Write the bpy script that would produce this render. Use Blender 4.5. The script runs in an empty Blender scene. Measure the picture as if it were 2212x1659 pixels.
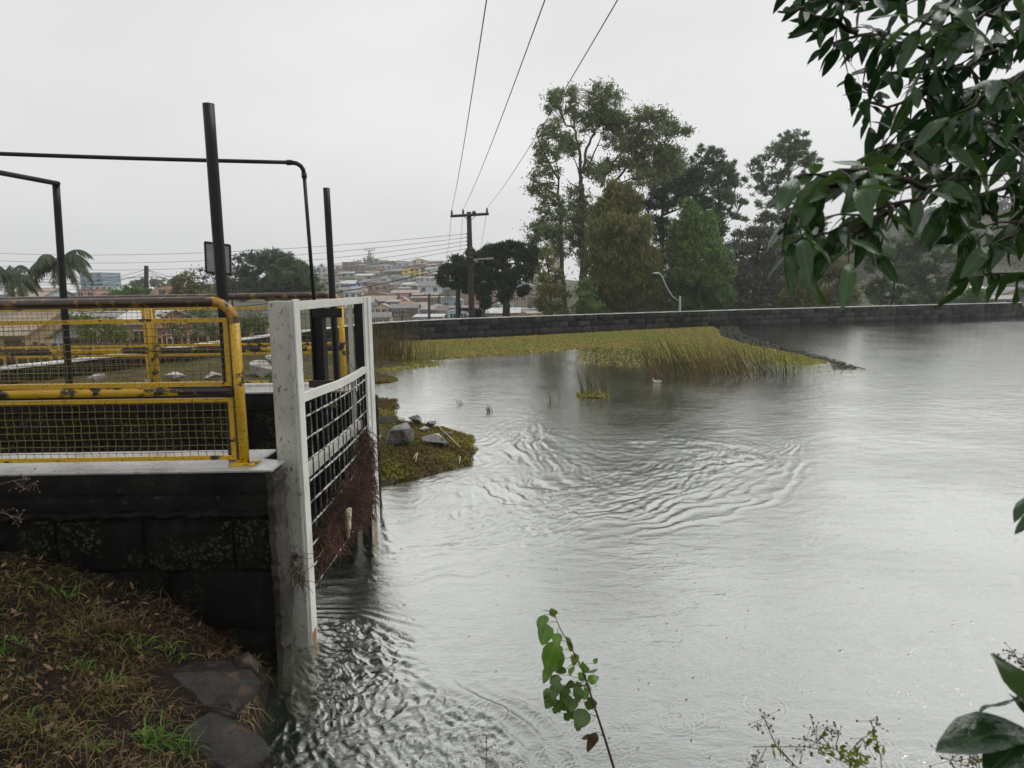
import bpy, bmesh, math, random
import numpy as np
from mathutils import Vector, Matrix

S = bpy.context.scene
COL = S.collection
PI = math.pi
rng = np.random.default_rng(7)
random.seed(7)

# ------------------------------------------------------------------ camera
EYE = Vector((0.0, 0.0, 2.5))          # water level is z = 0
PITCH, ROLL, F, CX, CY = math.radians(7.78), 0.015, 1534.0, 1106.0, 829.5
_f = Vector((0, math.cos(PITCH), -math.sin(PITCH)))
_u0 = Vector((0, math.sin(PITCH), math.cos(PITCH)))
_r0 = Vector((1, 0, 0))
CR = _r0 * math.cos(ROLL) - _u0 * math.sin(ROLL)
CU = _u0 * math.cos(ROLL) + _r0 * math.sin(ROLL)
cam = bpy.data.cameras.new('camera')
cam_o = bpy.data.objects.new('camera', cam)
COL.objects.link(cam_o)
cam_o.matrix_world = Matrix(((CR.x, CU.x, -_f.x, EYE.x), (CR.y, CU.y, -_f.y, EYE.y), (CR.z, CU.z, -_f.z, EYE.z), (0, 0, 0, 1)))
cam.sensor_width = 9.8
cam.lens = 9.8 * F / 2212.0
cam.clip_start, cam.clip_end = 0.05, 3000
cam.dof.use_dof = True
cam.dof.focus_distance = 9.0
cam.dof.aperture_fstop = 1.9
S.camera = cam_o

# ------------------------------------------------------------------ world: overcast sky
W = bpy.data.worlds.new('World')
S.world = W
W.use_nodes = True
nt = W.node_tree
nt.nodes.clear()
SUN_EL, SUN_ROT = math.radians(60), math.radians(65)
wo = nt.nodes.new('ShaderNodeOutputWorld')
bg = nt.nodes.new('ShaderNodeBackground')
sky = nt.nodes.new('ShaderNodeTexSky')
sky.sky_type = 'NISHITA'
sky.sun_disc = False
sky.sun_elevation, sky.sun_rotation = SUN_EL, SUN_ROT
sky.dust_density = 4.0
hs = nt.nodes.new('ShaderNodeHueSaturation')
hs.inputs['Saturation'].default_value = 0.12
tc = nt.nodes.new('ShaderNodeTexCoord')
nz = nt.nodes.new('ShaderNodeTexNoise')
nz.inputs['Scale'].default_value = 1.6
nz.inputs['Detail'].default_value = 4
nz.inputs['Roughness'].default_value = 0.45
mp = nt.nodes.new('ShaderNodeMapping')
mp.inputs['Scale'].default_value = (1, 1, 2.6)
cr = nt.nodes.new('ShaderNodeValToRGB')
cr.color_ramp.elements[0].position, cr.color_ramp.elements[0].color = 0.3, (7.3, 7.36, 7.5, 1)
cr.color_ramp.elements[1].position, cr.color_ramp.elements[1].color = 0.75, (9.4, 9.4, 9.38, 1)
mx = nt.nodes.new('ShaderNodeMix')
mx.data_type = 'RGBA'
mx.inputs[0].default_value = 0.9
L = nt.links.new
L(tc.outputs['Generated'], mp.inputs['Vector'])
L(mp.outputs[0], nz.inputs['Vector'])
L(nz.outputs[0], cr.inputs[0])
L(sky.outputs[0], hs.inputs['Color'])
L(hs.outputs[0], mx.inputs[6])
L(cr.outputs[0], mx.inputs[7])
L(mx.outputs[2], bg.inputs[0])
bg.inputs[1].default_value = 0.1
L(bg.outputs[0], wo.inputs[0])

sun = bpy.data.lights.new('sun', 'SUN')
sun.energy, sun.angle, sun.color = 1.5, math.radians(40), (1.0, 0.98, 0.95)
sun_o = bpy.data.objects.new('sun', sun)
COL.objects.link(sun_o)
_sd = Vector((math.sin(SUN_ROT) * math.cos(SUN_EL), math.cos(SUN_ROT) * math.cos(SUN_EL), math.sin(SUN_EL)))
sun_o.rotation_euler = _sd.to_track_quat('Z', 'Y').to_euler()
sun_o.location = (0, 0, 30)

S.view_settings.view_transform = 'Standard'
S.view_settings.look = 'None'
S.view_settings.exposure = 0.0
S.view_settings.gamma = 1.0
S.view_settings.use_curve_mapping = False
S.render.engine = 'CYCLES'
S.cycles.use_denoising = True
S.cycles.max_bounces = 6
S.cycles.diffuse_bounces = 3
S.cycles.glossy_bounces = 3
S.cycles.transmission_bounces = 3
S.cycles.volume_bounces = 3
S.cycles.sample_clamp_indirect = 4.0


# ------------------------------------------------------------------ helpers
def at(x, y, Y):
    """point seen at picture position (x, y) standing Y metres in front of the camera"""
    d = CR * ((x - CX) / F) + CU * ((CY - y) / F) + _f
    return EYE + d * (Y / d.y)


def gr(x, y, z=0.0):
    d = CR * ((x - CX) / F) + CU * ((CY - y) / F) + _f
    return EYE + d * ((z - EYE.z) / d.z)


def mesh_obj(name, me, mat=None, parent=None, smooth=False):
    o = bpy.data.objects.new(name, me)
    COL.objects.link(o)
    if mat is not None and not me.materials:
        for m in (mat if isinstance(mat, (list, tuple)) else [mat]):
            me.materials.append(m)
    if parent is not None:
        o.parent = parent
    if smooth:
        me.polygons.foreach_set('use_smooth', [True] * len(me.polygons))
    return o


def tag(o, label=None, cat=None, group=None, kind=None):
    if label: o['label'] = label
    if cat: o['category'] = cat
    if group: o['group'] = group
    if kind: o['kind'] = kind
    return o


def empty(name, loc=(0, 0, 0), rz=0.0, label=None, cat=None, group=None):
    o = bpy.data.objects.new(name, None)
    COL.objects.link(o)
    o.location = loc
    o.rotation_euler = (0, 0, rz)
    o.empty_display_size = 0.1
    return tag(o, label, cat, group)


def np_mesh(name, V, Fa, attr=None):
    V = np.ascontiguousarray(V, dtype=np.float32)
    Fa = np.ascontiguousarray(Fa, dtype=np.int32)
    me = bpy.data.meshes.new(name)
    k = Fa.shape[1]
    me.vertices.add(len(V))
    me.vertices.foreach_set('co', V.ravel())
    me.loops.add(Fa.size)
    me.loops.foreach_set('vertex_index', Fa.ravel())
    me.polygons.add(len(Fa))
    me.polygons.foreach_set('loop_start', np.arange(0, Fa.size, k, dtype=np.int32))
    me.polygons.foreach_set('loop_total', np.full(len(Fa), k, dtype=np.int32))
    if attr is not None:
        a = me.attributes.new(attr[0], 'FLOAT', 'POINT')
        a.data.foreach_set('value', np.ascontiguousarray(attr[1], dtype=np.float32))
    me.update(calc_edges=True)
    me.validate()
    return me


class MB:
    """collects shapes, build() links them as ONE mesh object"""
    def __init__(s):
        s.v, s.f, s.m = [], [], []

    def add(s, vs, fs, mi=0):
        b = len(s.v)
        s.v += [tuple(v) for v in vs]
        s.f += [tuple(i + b for i in f) for f in fs]
        s.m += [mi] * len(fs)
        return s

    def box(s, lo, hi, mi=0, M=None):
        x0, y0, z0 = lo
        x1, y1, z1 = hi
        vs = [Vector(p) for p in ((x0, y0, z0), (x1, y0, z0), (x1, y1, z0), (x0, y1, z0), (x0, y0, z1), (x1, y0, z1), (x1, y1, z1), (x0, y1, z1))]
        if M is not None: vs = [M @ v for v in vs]
        return s.add(vs, [(0, 3, 2, 1), (4, 5, 6, 7), (0, 1, 5, 4), (1, 2, 6, 5), (2, 3, 7, 6), (3, 0, 4, 7)], mi)

    def tube(s, pts, r, n=8, mi=0, cap=True):
        pts = [Vector(p) for p in pts]
        rs = r if isinstance(r, (list, tuple)) else [r] * len(pts)
        b = len(s.v)
        prev = None
        for i, p in enumerate(pts):
            t = (pts[min(i + 1, len(pts) - 1)] - pts[max(i - 1, 0)])
            if t.length < 1e-9: t = Vector((0, 0, 1))
            t.normalize()
            if prev is None:
                a = Vector((0, 0, 1)) if abs(t.z) < 0.9 else Vector((1, 0, 0))
                u = t.cross(a).normalized()
            else:
                u = (prev - t * prev.dot(t))
                u = u.normalized() if u.length > 1e-6 else t.orthogonal().normalized()
            prev = u
            w = t.cross(u)
            for k in range(n):
                a = 2 * PI * k / n
                s.v.append(tuple(p + (u * math.cos(a) + w * math.sin(a)) * rs[i]))
        for i in range(len(pts) - 1):
            for k in range(n):
                k2 = (k + 1) % n
                s.f.append((b + i * n + k, b + i * n + k2, b + (i + 1) * n + k2, b + (i + 1) * n + k))
                s.m.append(mi)
        if cap:
            s.f.append(tuple(b + k for k in range(n))[::-1]); s.m.append(mi)
            e = b + (len(pts) - 1) * n
            s.f.append(tuple(e + k for k in range(n))); s.m.append(mi)
        return s

    def ball(s, c, r, nu=8, nv=5, mi=0, sc=(1, 1, 1)):
        b = len(s.v)
        c = Vector(c)
        for j in range(1, nv):
            th = PI * j / nv
            for k in range(nu):
                a = 2 * PI * k / nu
                s.v.append((c.x + r * sc[0] * math.sin(th) * math.cos(a), c.y + r * sc[1] * math.sin(th) * math.sin(a), c.z + r * sc[2] * math.cos(th)))
        top = len(s.v); s.v.append((c.x, c.y, c.z + r * sc[2]))
        bot = len(s.v); s.v.append((c.x, c.y, c.z - r * sc[2]))
        for j in range(nv - 2):
            for k in range(nu):
                k2 = (k + 1) % nu
                s.f.append((b + j * nu + k, b + (j + 1) * nu + k, b + (j + 1) * nu + k2, b + j * nu + k2)); s.m.append(mi)
        for k in range(nu):
            k2 = (k + 1) % nu
            s.f.append((top, b + k, b + k2)); s.m.append(mi)
            e = b + (nv - 2) * nu
            s.f.append((bot, e + k2, e + k)); s.m.append(mi)
        return s

    def mesh(s, name):
        me = bpy.data.meshes.new(name)
        me.from_pydata(s.v, [], s.f)
        if any(s.m): me.polygons.foreach_set('material_index', s.m)
        me.update()
        return me

    def build(s, name, mat, parent=None, smooth=False, bevel=0.0):
        me = s.mesh(name)
        if bevel:
            bm = bmesh.new(); bm.from_mesh(me)
            bmesh.ops.bevel(bm, geom=list(bm.edges), offset=bevel, segments=2, affect='EDGES', profile=0.6)
            bm.to_mesh(me); bm.free()
        return mesh_obj(name, me, mat, parent, smooth)


# value noise on numpy arrays
_tab = np.random.default_rng(11).random((256, 256)).astype(np.float32)


def vn(x, y):
    xi, yi = np.floor(x).astype(int), np.floor(y).astype(int)
    fx, fy = x - xi, y - yi
    fx, fy = fx * fx * fx * (fx * (fx * 6 - 15) + 10), fy * fy * fy * (fy * (fy * 6 - 15) + 10)
    a, b = _tab[xi & 255, yi & 255], _tab[(xi + 1) & 255, yi & 255]
    c, d = _tab[xi & 255, (yi + 1) & 255], _tab[(xi + 1) & 255, (yi + 1) & 255]
    return (a * (1 - fx) + b * fx) * (1 - fy) + (c * (1 - fx) + d * fx) * fy


def fbm(x, y, o=4, g=0.5):
    s, a, t = 0, 1, 0
    for i in range(o):
        s = s + a * vn(x * 2 ** i + 17.3 * i, y * 2 ** i + 9.1 * i)
        t += a
        a *= g
    return s / t


def seg_dist(px, py, poly, closed=False):
    d = np.full(px.shape, 1e9)
    n = len(poly)
    for i in range(n if closed else n - 1):
        ax, ay = poly[i][:2]
        bx, by = poly[(i + 1) % n][:2]
        L2 = (bx - ax) ** 2 + (by - ay) ** 2 + 1e-12
        t = np.clip(((px - ax) * (bx - ax) + (py - ay) * (by - ay)) / L2, 0, 1)
        d = np.minimum(d, np.hypot(px - ax - t * (bx - ax), py - ay - t * (by - ay)))
    return d


def inside(px, py, poly):
    r = np.zeros(px.shape, bool)
    n = len(poly)
    for i in range(n):
        ax, ay = poly[i][:2]
        bx, by = poly[(i + 1) % n][:2]
        c = ((ay > py) != (by > py)) & (px < (bx - ax) * (py - ay) / (by - ay + 1e-12) + ax)
        r ^= c
    return r


# ------------------------------------------------------------------ materials
MATS = {}


def nodes(name):
    m = bpy.data.materials.new(name)
    m.use_nodes = True
    t = m.node_tree
    t.nodes.clear()
    o = t.nodes.new('ShaderNodeOutputMaterial')
    return m, t, o


def N(t, kind, **kw):
    n = t.nodes.new(kind)
    for k, v in kw.items():
        if k in n.inputs: n.inputs[k].default_value = v
        else: setattr(n, k, v)
    return n


def mixc(t, fac, a, b):
    n = t.nodes.new('ShaderNodeMix')
    n.data_type = 'RGBA'
    for i, v in ((0, fac), (6, a), (7, b)):
        if hasattr(v, 'default_value') or hasattr(v, 'is_linked'): t.links.new(v, n.inputs[i])
        else: n.inputs[i].default_value = v if i == 0 else (*v, 1)[:4]
    return n.outputs[2]


def ramp(t, src, p0, p1, v0=0.0, v1=1.0):
    n = t.nodes.new('ShaderNodeMapRange')
    n.inputs[1].default_value, n.inputs[2].default_value, n.inputs[3].default_value, n.inputs[4].default_value = p0, p1, v0, v1
    t.links.new(src, n.inputs[0])
    return n.outputs[0]


def noise(t, scale, detail=4, rough=0.55, vec=None, stretch=None, dist=0.0):
    n = t.nodes.new('ShaderNodeTexNoise')
    n.inputs['Scale'].default_value, n.inputs['Detail'].default_value, n.inputs['Roughness'].default_value = scale, detail, rough
    n.inputs['Distortion'].default_value = dist
    if vec is None:
        vec = pos(t)
    if stretch:
        mpn = t.nodes.new('ShaderNodeMapping')
        mpn.inputs['Scale'].default_value = stretch
        t.links.new(vec, mpn.inputs['Vector'])
        vec = mpn.outputs[0]
    t.links.new(vec, n.inputs['Vector'])
    return n.outputs[0]


def pos(t):
    return t.nodes.new('ShaderNodeNewGeometry').outputs['Position']


def bump(t, h, strength=0.3, dist=0.02, prev=None):
    b = t.nodes.new('ShaderNodeBump')
    b.inputs['Strength'].default_value, b.inputs['Distance'].default_value = strength, dist
    t.links.new(h, b.inputs['Height'])
    if prev is not None: t.links.new(prev, b.inputs['Normal'])
    return b.outputs[0]


def finish(t, o, col, rough=0.8, nrm=None, metal=0.0, spec=None, extra=None):
    p = t.nodes.new('ShaderNodeBsdfPrincipled')
    for nm, v in (('Base Color', col), ('Roughness', rough), ('Metallic', metal)):
        if hasattr(v, 'is_linked'): t.links.new(v, p.inputs[nm])
        else: p.inputs[nm].default_value = (*v, 1)[:4] if nm == 'Base Color' else v
    if spec is not None: p.inputs['Specular IOR Level'].default_value = spec
    if nrm is not None: t.links.new(nrm, p.inputs['Normal'])
    t.links.new(p.outputs[0], o.inputs[0])
    return p


def mottled(name, a, b, scale=6, rough=0.75, c=None, cscale=40, cth=0.62, bumps=0.25, bscale=None, bdist=0.01, wet=None, stretch=None, spec=0.12):
    """two colours by broad noise, a third in small specks, relief"""
    if name in MATS: return MATS[name]
    m, t, o = nodes(name)
    n1 = noise(t, scale, 5, 0.6, stretch=stretch)
    col = mixc(t, ramp(t, n1, 0.32, 0.68), a, b)
    if c is not None:
        n2 = noise(t, cscale, 3, 0.6, stretch=stretch)
        col = mixc(t, ramp(t, n2, cth, cth + 0.06), col, c)
    r = rough
    if wet is not None:
        r = ramp(t, noise(t, scale * 1.7, 4), 0.35, 0.65, wet, rough)
    nr = bump(t, noise(t, bscale or scale * 8, 6, 0.65), bumps, bdist) if bumps else None
    finish(t, o, col, r, nr, spec=spec)
    MATS[name] = m
    return m


def foliage(name, a, b, c=None, rough=0.55, trans=0.35, vscale=0.25):
    """random per leaf plus broad variation; some light comes through"""
    if name in MATS: return MATS[name]
    m, t, o = nodes(name)
    g = t.nodes.new('ShaderNodeNewGeometry')
    r1 = g.outputs['Random Per Island']
    col = mixc(t, r1, a, b)
    if c is not None:
        col = mixc(t, ramp(t, noise(t, vscale, 2), 0.42, 0.62), col, c)
    p = t.nodes.new('ShaderNodeBsdfPrincipled')
    t.links.new(col, p.inputs['Base Color'])
    p.inputs['Roughness'].default_value = rough
    p.inputs['Specular IOR Level'].default_value = 0.12
    tr = t.nodes.new('ShaderNodeBsdfTranslucent')
    t.links.new(col, tr.inputs['Color'])
    ms = t.nodes.new('ShaderNodeMixShader')
    ms.inputs[0].default_value = trans
    t.links.new(p.outputs[0], ms.inputs[1])
    t.links.new(tr.outputs[0], ms.inputs[2])
    t.links.new(ms.outputs[0], o.inputs[0])
    MATS[name] = m
    return m


def plain(name, a, rough=0.7, var=0.25, scale=3.0, metal=0.0):
    if name in MATS: return MATS[name]
    m, t, o = nodes(name)
    oi = t.nodes.new('ShaderNodeObjectInfo')
    n1 = noise(t, scale, 4)
    col = mixc(t, ramp(t, n1, 0.3, 0.7), tuple(v * (1 - var) for v in a), tuple(min(1, v * (1 + var)) for v in a))
    finish(t, o, col, rough, None, metal)
    MATS[name] = m
    return m


black_paint = mottled('black_paint', (0.004, 0.004, 0.0045), (0.010, 0.009, 0.008), 9, 0.42, (0.028, 0.018, 0.011), 60, 0.66, 0.25, 90, 0.003, spec=0.3)
M_concrete = mottled('concrete_wet', (0.035, 0.033, 0.03), (0.10, 0.095, 0.085), 3.5, 0.42, (0.012, 0.012, 0.011), 18, 0.6, 0.45, 60, 0.012, wet=0.12)


def stone_lichen(name, base, base2, lich=(0.11, 0.115, 0.055), amount=0.5, moss=None):
    m, t, o = nodes(name)
    col = mixc(t, ramp(t, noise(t, 2.2, 6, 0.65), 0.35, 0.65), base, base2)
    v = N(t, 'ShaderNodeTexVoronoi', Scale=34.0, Randomness=1.0)
    nv = t.nodes.new('ShaderNodeVectorMath'); nv.operation = 'ADD'
    nn = t.nodes.new('ShaderNodeTexNoise'); nn.inputs['Scale'].default_value = 18
    t.links.new(pos(t), nn.inputs['Vector'])
    sc = t.nodes.new('ShaderNodeVectorMath'); sc.operation = 'SCALE'; sc.inputs['Scale'].default_value = 0.06
    t.links.new(nn.outputs['Color'], sc.inputs[0])
    t.links.new(pos(t), nv.inputs[0]); t.links.new(sc.outputs[0], nv.inputs[1])
    t.links.new(nv.outputs[0], v.inputs['Vector'])
    spot = ramp(t, v.outputs['Distance'], 0.45, 0.3)
    area = ramp(t, noise(t, 3.1, 3), 0.62 - amount * 0.2, 0.72 - amount * 0.2)
    mul = t.nodes.new('ShaderNodeMath'); mul.operation = 'MULTIPLY'
    t.links.new(spot, mul.inputs[0]); t.links.new(area, mul.inputs[1])
    lc = mixc(t, noise(t, 60, 2), tuple(x * 0.6 for x in lich), lich)
    col = mixc(t, mul.outputs[0], col, lc)
    if moss: col = mixc(t, ramp(t, noise(t, 1.6, 5), 0.52, 0.68, 0, 0.8), col, moss)
    col = mixc(t, ramp(t, noise(t, 5, 5, 0.7, stretch=(1, 1, 0.16)), 0.56, 0.72, 0, 0.6), col, tuple(x * 2.6 for x in base2))
    h = bump(t, noise(t, 28, 8, 0.7), 0.9, 0.03)
    h = bump(t, mul.outputs[0], 0.3, 0.004, h)
    finish(t, o, col, 0.7, h, spec=0.07)
    return m


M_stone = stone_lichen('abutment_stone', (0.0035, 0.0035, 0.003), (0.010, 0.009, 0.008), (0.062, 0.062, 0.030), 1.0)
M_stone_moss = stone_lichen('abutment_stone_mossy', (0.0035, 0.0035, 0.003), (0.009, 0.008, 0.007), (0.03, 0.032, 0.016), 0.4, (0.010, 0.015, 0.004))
M_mortar = mottled('mortar_dark', (0.004, 0.004, 0.0035), (0.016, 0.015, 0.013), 6, 0.8, bumps=0.8, bscale=40, bdist=0.02, spec=0.07)
M_plaster = mottled('plaster_end', (0.018, 0.016, 0.013), (0.075, 0.066, 0.054), 2.6, 0.7, (0.02, 0.018, 0.015), 9, 0.56, 0.7, 45, 0.02)
M_cap = mottled('cap_concrete', (0.0045, 0.0043, 0.004), (0.017, 0.016, 0.014), 4.0, 0.65, (0.045, 0.042, 0.036), 22, 0.66, 0.6, 60, 0.012, spec=0.08)
M_ledge = mottled('ledge_top', (0.20, 0.20, 0.20), (0.36, 0.36, 0.355), 5.0, 0.28, (0.06, 0.06, 0.06), 34, 0.62, 0.35, 55, 0.004, wet=0.06, spec=1.0)  # pale base stands in for the sky's sheen on the wet concrete
m_, t_, o_ = nodes('dam_stone')
_c = mixc(t_, ramp(t_, noise(t_, 3.5, 6, 0.65), 0.35, 0.65), (0.006, 0.007, 0.008), (0.026, 0.026, 0.027))
_oi = t_.nodes.new('ShaderNodeObjectInfo')
_c = mixc(t_, ramp(t_, _oi.outputs['Random'], 0.2, 1.0, 0, 0.75), _c, (0.070, 0.064, 0.058))
_c = mixc(t_, ramp(t_, noise(t_, 1.2, 4), 0.62, 0.72, 0, 0.6), _c, (0.062, 0.050, 0.034))
finish(t_, o_, _c, 0.75, bump(t_, noise(t_, 9, 6, 0.7), 0.9, 0.06), spec=0.1)
M_dam = m_
M_damcap = mottled('dam_cap', (0.32, 0.33, 0.31), (0.6, 0.6, 0.58), 1.4, 0.4, (0.09, 0.09, 0.08), 7, 0.63, 0.5, 20, 0.02)


def rust_paint(name, paint, paint2, rust, rust2, th, scale=7, streak=None, fine=55, fth=0.6, rough=0.4):
    m, t, o = nodes(name)
    pc = mixc(t, ramp(t, noise(t, 3, 3), 0.3, 0.7), paint, paint2)
    rc = mixc(t, noise(t, 22, 4), rust, rust2)
    n1 = noise(t, scale, 7, 0.68, stretch=streak)
    f1 = ramp(t, n1, th, th + 0.03)
    col = mixc(t, f1, pc, rc)
    f2 = ramp(t, noise(t, fine, 3, 0.7, stretch=streak), fth, fth + 0.1, 0, 0.85)
    col = mixc(t, f2, col, tuple(x * 0.8 for x in rust))
    nr = bump(t, f1, -0.25, 0.003)
    nr = bump(t, noise(t, 80, 4), 0.2, 0.003, nr)
    finish(t, o, col, rough, nr)
    return m


YEL, YEL2 = (0.46, 0.27, 0.005), (0.58, 0.36, 0.010)
M_yellow = rust_paint('yellow_paint', YEL, YEL2, (0.035, 0.018, 0.008), (0.012, 0.010, 0.009), 0.585, 6, None, 55, 0.55)
M_yellow_mid = rust_paint('yellow_peeling', YEL, YEL2, (0.020, 0.014, 0.012), (0.008, 0.008, 0.008), 0.455, 3.2, (1, 1.6, 1.6), 60, 0.6)
M_yellow_bend = rust_paint('yellow_half_rusted', (0.36, 0.19, 0.006), (0.42, 0.24, 0.012), (0.06, 0.03, 0.014), (0.025, 0.016, 0.011), 0.5, 9, None, 45, 0.53, 0.35)
M_yellow_top = rust_paint('yellow_rusted', (0.16, 0.085, 0.006), (0.22, 0.12, 0.01), (0.050, 0.027, 0.014), (0.020, 0.013, 0.009), 0.42, 9, None, 40, 0.56, 0.28)
M_white = rust_paint('white_paint', (0.50, 0.50, 0.455), (0.62, 0.62, 0.58), (0.16, 0.14, 0.10), (0.05, 0.045, 0.035), 0.65, 9, (1, 1, 0.5), 50, 0.61, 0.45)
M_white_dirty_dim = rust_paint('white_dirty_dim', (0.30, 0.295, 0.255), (0.46, 0.455, 0.40), (0.07, 0.065, 0.05), (0.03, 0.028, 0.022), 0.635, 7, (1, 1, 0.5), 42, 0.575, 0.6)  # grime, plus a greyer base carrying the shade of viewer-facing sides
M_grate_v = rust_paint('grating_dark', (0.16, 0.16, 0.15), (0.25, 0.25, 0.24), (0.03, 0.026, 0.022), (0.012, 0.011, 0.010), 0.44, 14, None, 70, 0.5, 0.5)  # upright bars kept darker than the cross bars, which carry painted highlights
M_grate = rust_paint('grating_lit', (0.42, 0.42, 0.40), (0.5, 0.5, 0.48), (0.05, 0.045, 0.04), (0.02, 0.018, 0.016), 0.5, 14, None, 70, 0.55, 0.4)  # cross bars in lighter paint, standing in for highlights along them
M_wire = mottled('wire_galvanised', (0.13, 0.105, 0.045), (0.24, 0.18, 0.04), 8, 0.5, (0.05, 0.035, 0.02), 30, 0.6, 0)
M_rustfoot = mottled('rusty_foot', (0.20, 0.09, 0.03), (0.4, 0.3, 0.2), 12, 0.7, bumps=0.3)
M_wood = mottled('old_wood', (0.028, 0.022, 0.017), (0.075, 0.062, 0.05), 3, 0.8, (0.12, 0.11, 0.1), 16, 0.66, 0.4, 40, 0.01, stretch=(6, 6, 0.7))
M_bark = mottled('bark', (0.03, 0.025, 0.02), (0.085, 0.07, 0.055), 2, 0.85, bumps=0.6, bscale=14, bdist=0.05, stretch=(3, 3, 0.6))
M_cable = plain('cable', (0.02, 0.02, 0.021), 0.6, 0.1)
M_galv = plain('galvanised', (0.34, 0.35, 0.36), 0.4, 0.15, 5)


# ------------------------------------------------------------------ dam wall line
def spline(pts, step):
    P = [np.array(p, float) for p in pts]
    out = []
    for i in range(len(P) - 1):
        p0, p1, p2, p3 = P[max(i - 1, 0)], P[i], P[i + 1], P[min(i + 2, len(P) - 1)]
        n = max(2, int(np.linalg.norm(p2 - p1) / step))
        for k in range(n):
            t = k / n
            out.append(0.5 * ((2 * p1) + (-p0 + p2) * t + (2 * p0 - 5 * p1 + 4 * p2 - p3) * t * t + (-p0 + 3 * p1 - 3 * p2 + p3) * t ** 3))
    out.append(P[-1])
    return np.array(out)


WALL = spline([(-14.5, 9.0), (-10.9, 14.4), (-9.6, 18.5), (-8.7, 22.5), (-7.7, 27), (-6.9, 30.5), (-5.6, 33.3), (-3.2, 35.4), (0, 37.0), (5, 39.1),
               (12, 41.8), (20, 44.2), (35, 48.3), (60, 55), (110, 68)], 0.4)
WT, WZ = 0.46, 0.93
_wd = np.gradient(WALL, axis=0)
_wd /= np.linalg.norm(_wd, axis=1)[:, None]
WN = np.stack([-_wd[:, 1], _wd[:, 0]], 1)           # points away from the water
WARC = np.concatenate([[0], np.cumsum(np.linalg.norm(np.diff(WALL, axis=0), axis=1))])
WPOLY = [tuple(p) for p in WALL + WN * 0.2] + [(110, -10), (-14.5, -10)]


def on_wall(s, off=0.0):
    x = np.interp(s, WARC, WALL[:, 0]) + np.interp(s, WARC, WN[:, 0]) * off
    y = np.interp(s, WARC, WALL[:, 1]) + np.interp(s, WARC, WN[:, 1]) * off
    return x, y, math.atan2(np.interp(s, WARC, _wd[:, 1]), np.interp(s, WARC, _wd[:, 0]))


# ------------------------------------------------------------------ terrain beyond the dam: valley floor rising to the hillside town
TY = [-40, 30, 60, 100, 150, 175, 200, 245, 290, 335, 370, 400, 425, 520, 900]
TZ = [-1.6, -1.6, -2.6, -4.2, -3.9, -2.4, -1.5, 0.74, 3.7, 7.7, 11.8, 15.8, 18.5, 17.0, 12.0]


def terr(x, y):
    x, y = np.asarray(x, float), np.asarray(y, float)
    z = np.interp(y, TY, TZ)
    k = np.clip((y - 200) / 150, 0, 1)
    fall = np.exp(-((x + 72) / 95.0) ** 2)
    z = z * (1 - k) + (np.interp(y, TY, TZ) * fall + (1 - fall) * 1.0) * k
    hill = 26.0 * np.exp(-(((x - 175) / 62.0) ** 2 + ((y - 265) / 75.0) ** 2))
    return np.where(y > 110, np.maximum(z, z + hill), z + hill * np.clip((y - 90) / 20, 0, 1))


gx, gy = np.meshgrid(np.linspace(-420, 420, 130), np.concatenate([np.linspace(-40, 120, 40), np.linspace(126, 900, 110)]))
gz = terr(gx, gy) + (fbm(gx * 0.06, gy * 0.06) - 0.5) * np.clip((gy - 90) / 60, 0, 1) * 1.2
nr_, nc_ = gx.shape
idx = np.arange(nr_ * nc_).reshape(nr_, nc_)
quads = np.stack([idx[:-1, :-1], idx[:-1, 1:], idx[1:, 1:], idx[1:, :-1]], -1).reshape(-1, 4)
M_terrain = mottled('terrain_grass', (0.035, 0.045, 0.018), (0.09, 0.08, 0.045), 0.05, 0.95, (0.13, 0.10, 0.07), 0.3, 0.6, 0.4, 1.5, 0.3)
tag(mesh_obj('terrain', np_mesh('terrain', np.stack([gx.ravel(), gy.ravel(), gz.ravel()], 1), quads), M_terrain, None, True), 'valley floor rising to the hillside town', kind='structure')

# ------------------------------------------------------------------ water
ys = [2.0]
while ys[-1] < 72:
    y = ys[-1]
    ys.append(y + max(0.012, 0.00058 * y * y))
ys = np.array(ys)
ts = np.concatenate([np.linspace(-2.2, -0.80, 40)[:-1], np.linspace(-0.80, 0.80, 820), np.linspace(0.80, 2.2, 40)[1:]])
wx = ys[:, None] * ts[None, :]
wy = np.repeat(ys[:, None], len(ts), 1)
P1 = [gr(x, y) for x, y in ((640, 1300), (700, 1272), (900, 1247), (1200, 1197), (1400, 1162), (1520, 1130), (1640, 1085), (1710, 1035), (1732, 995), (1690, 962), (1600, 942),
                            (1450, 932), (1300, 940), (1200, 905), (1120, 903), (1030, 950), (960, 1010), (830, 1060), (700, 1120))]
P2 = [gr(x, y) for x, y in ((560, 1500), (660, 1330), (760, 1335), (880, 1372), (930, 1425), (985, 1490), (1075, 1535), (1130, 1590), (1200, 1660), (1250, 1760), (700, 1900), (500, 1700))]
P1 = [(p.x, p.y) for p in P1]
P2 = [(p.x, p.y) for p in P2]


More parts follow.
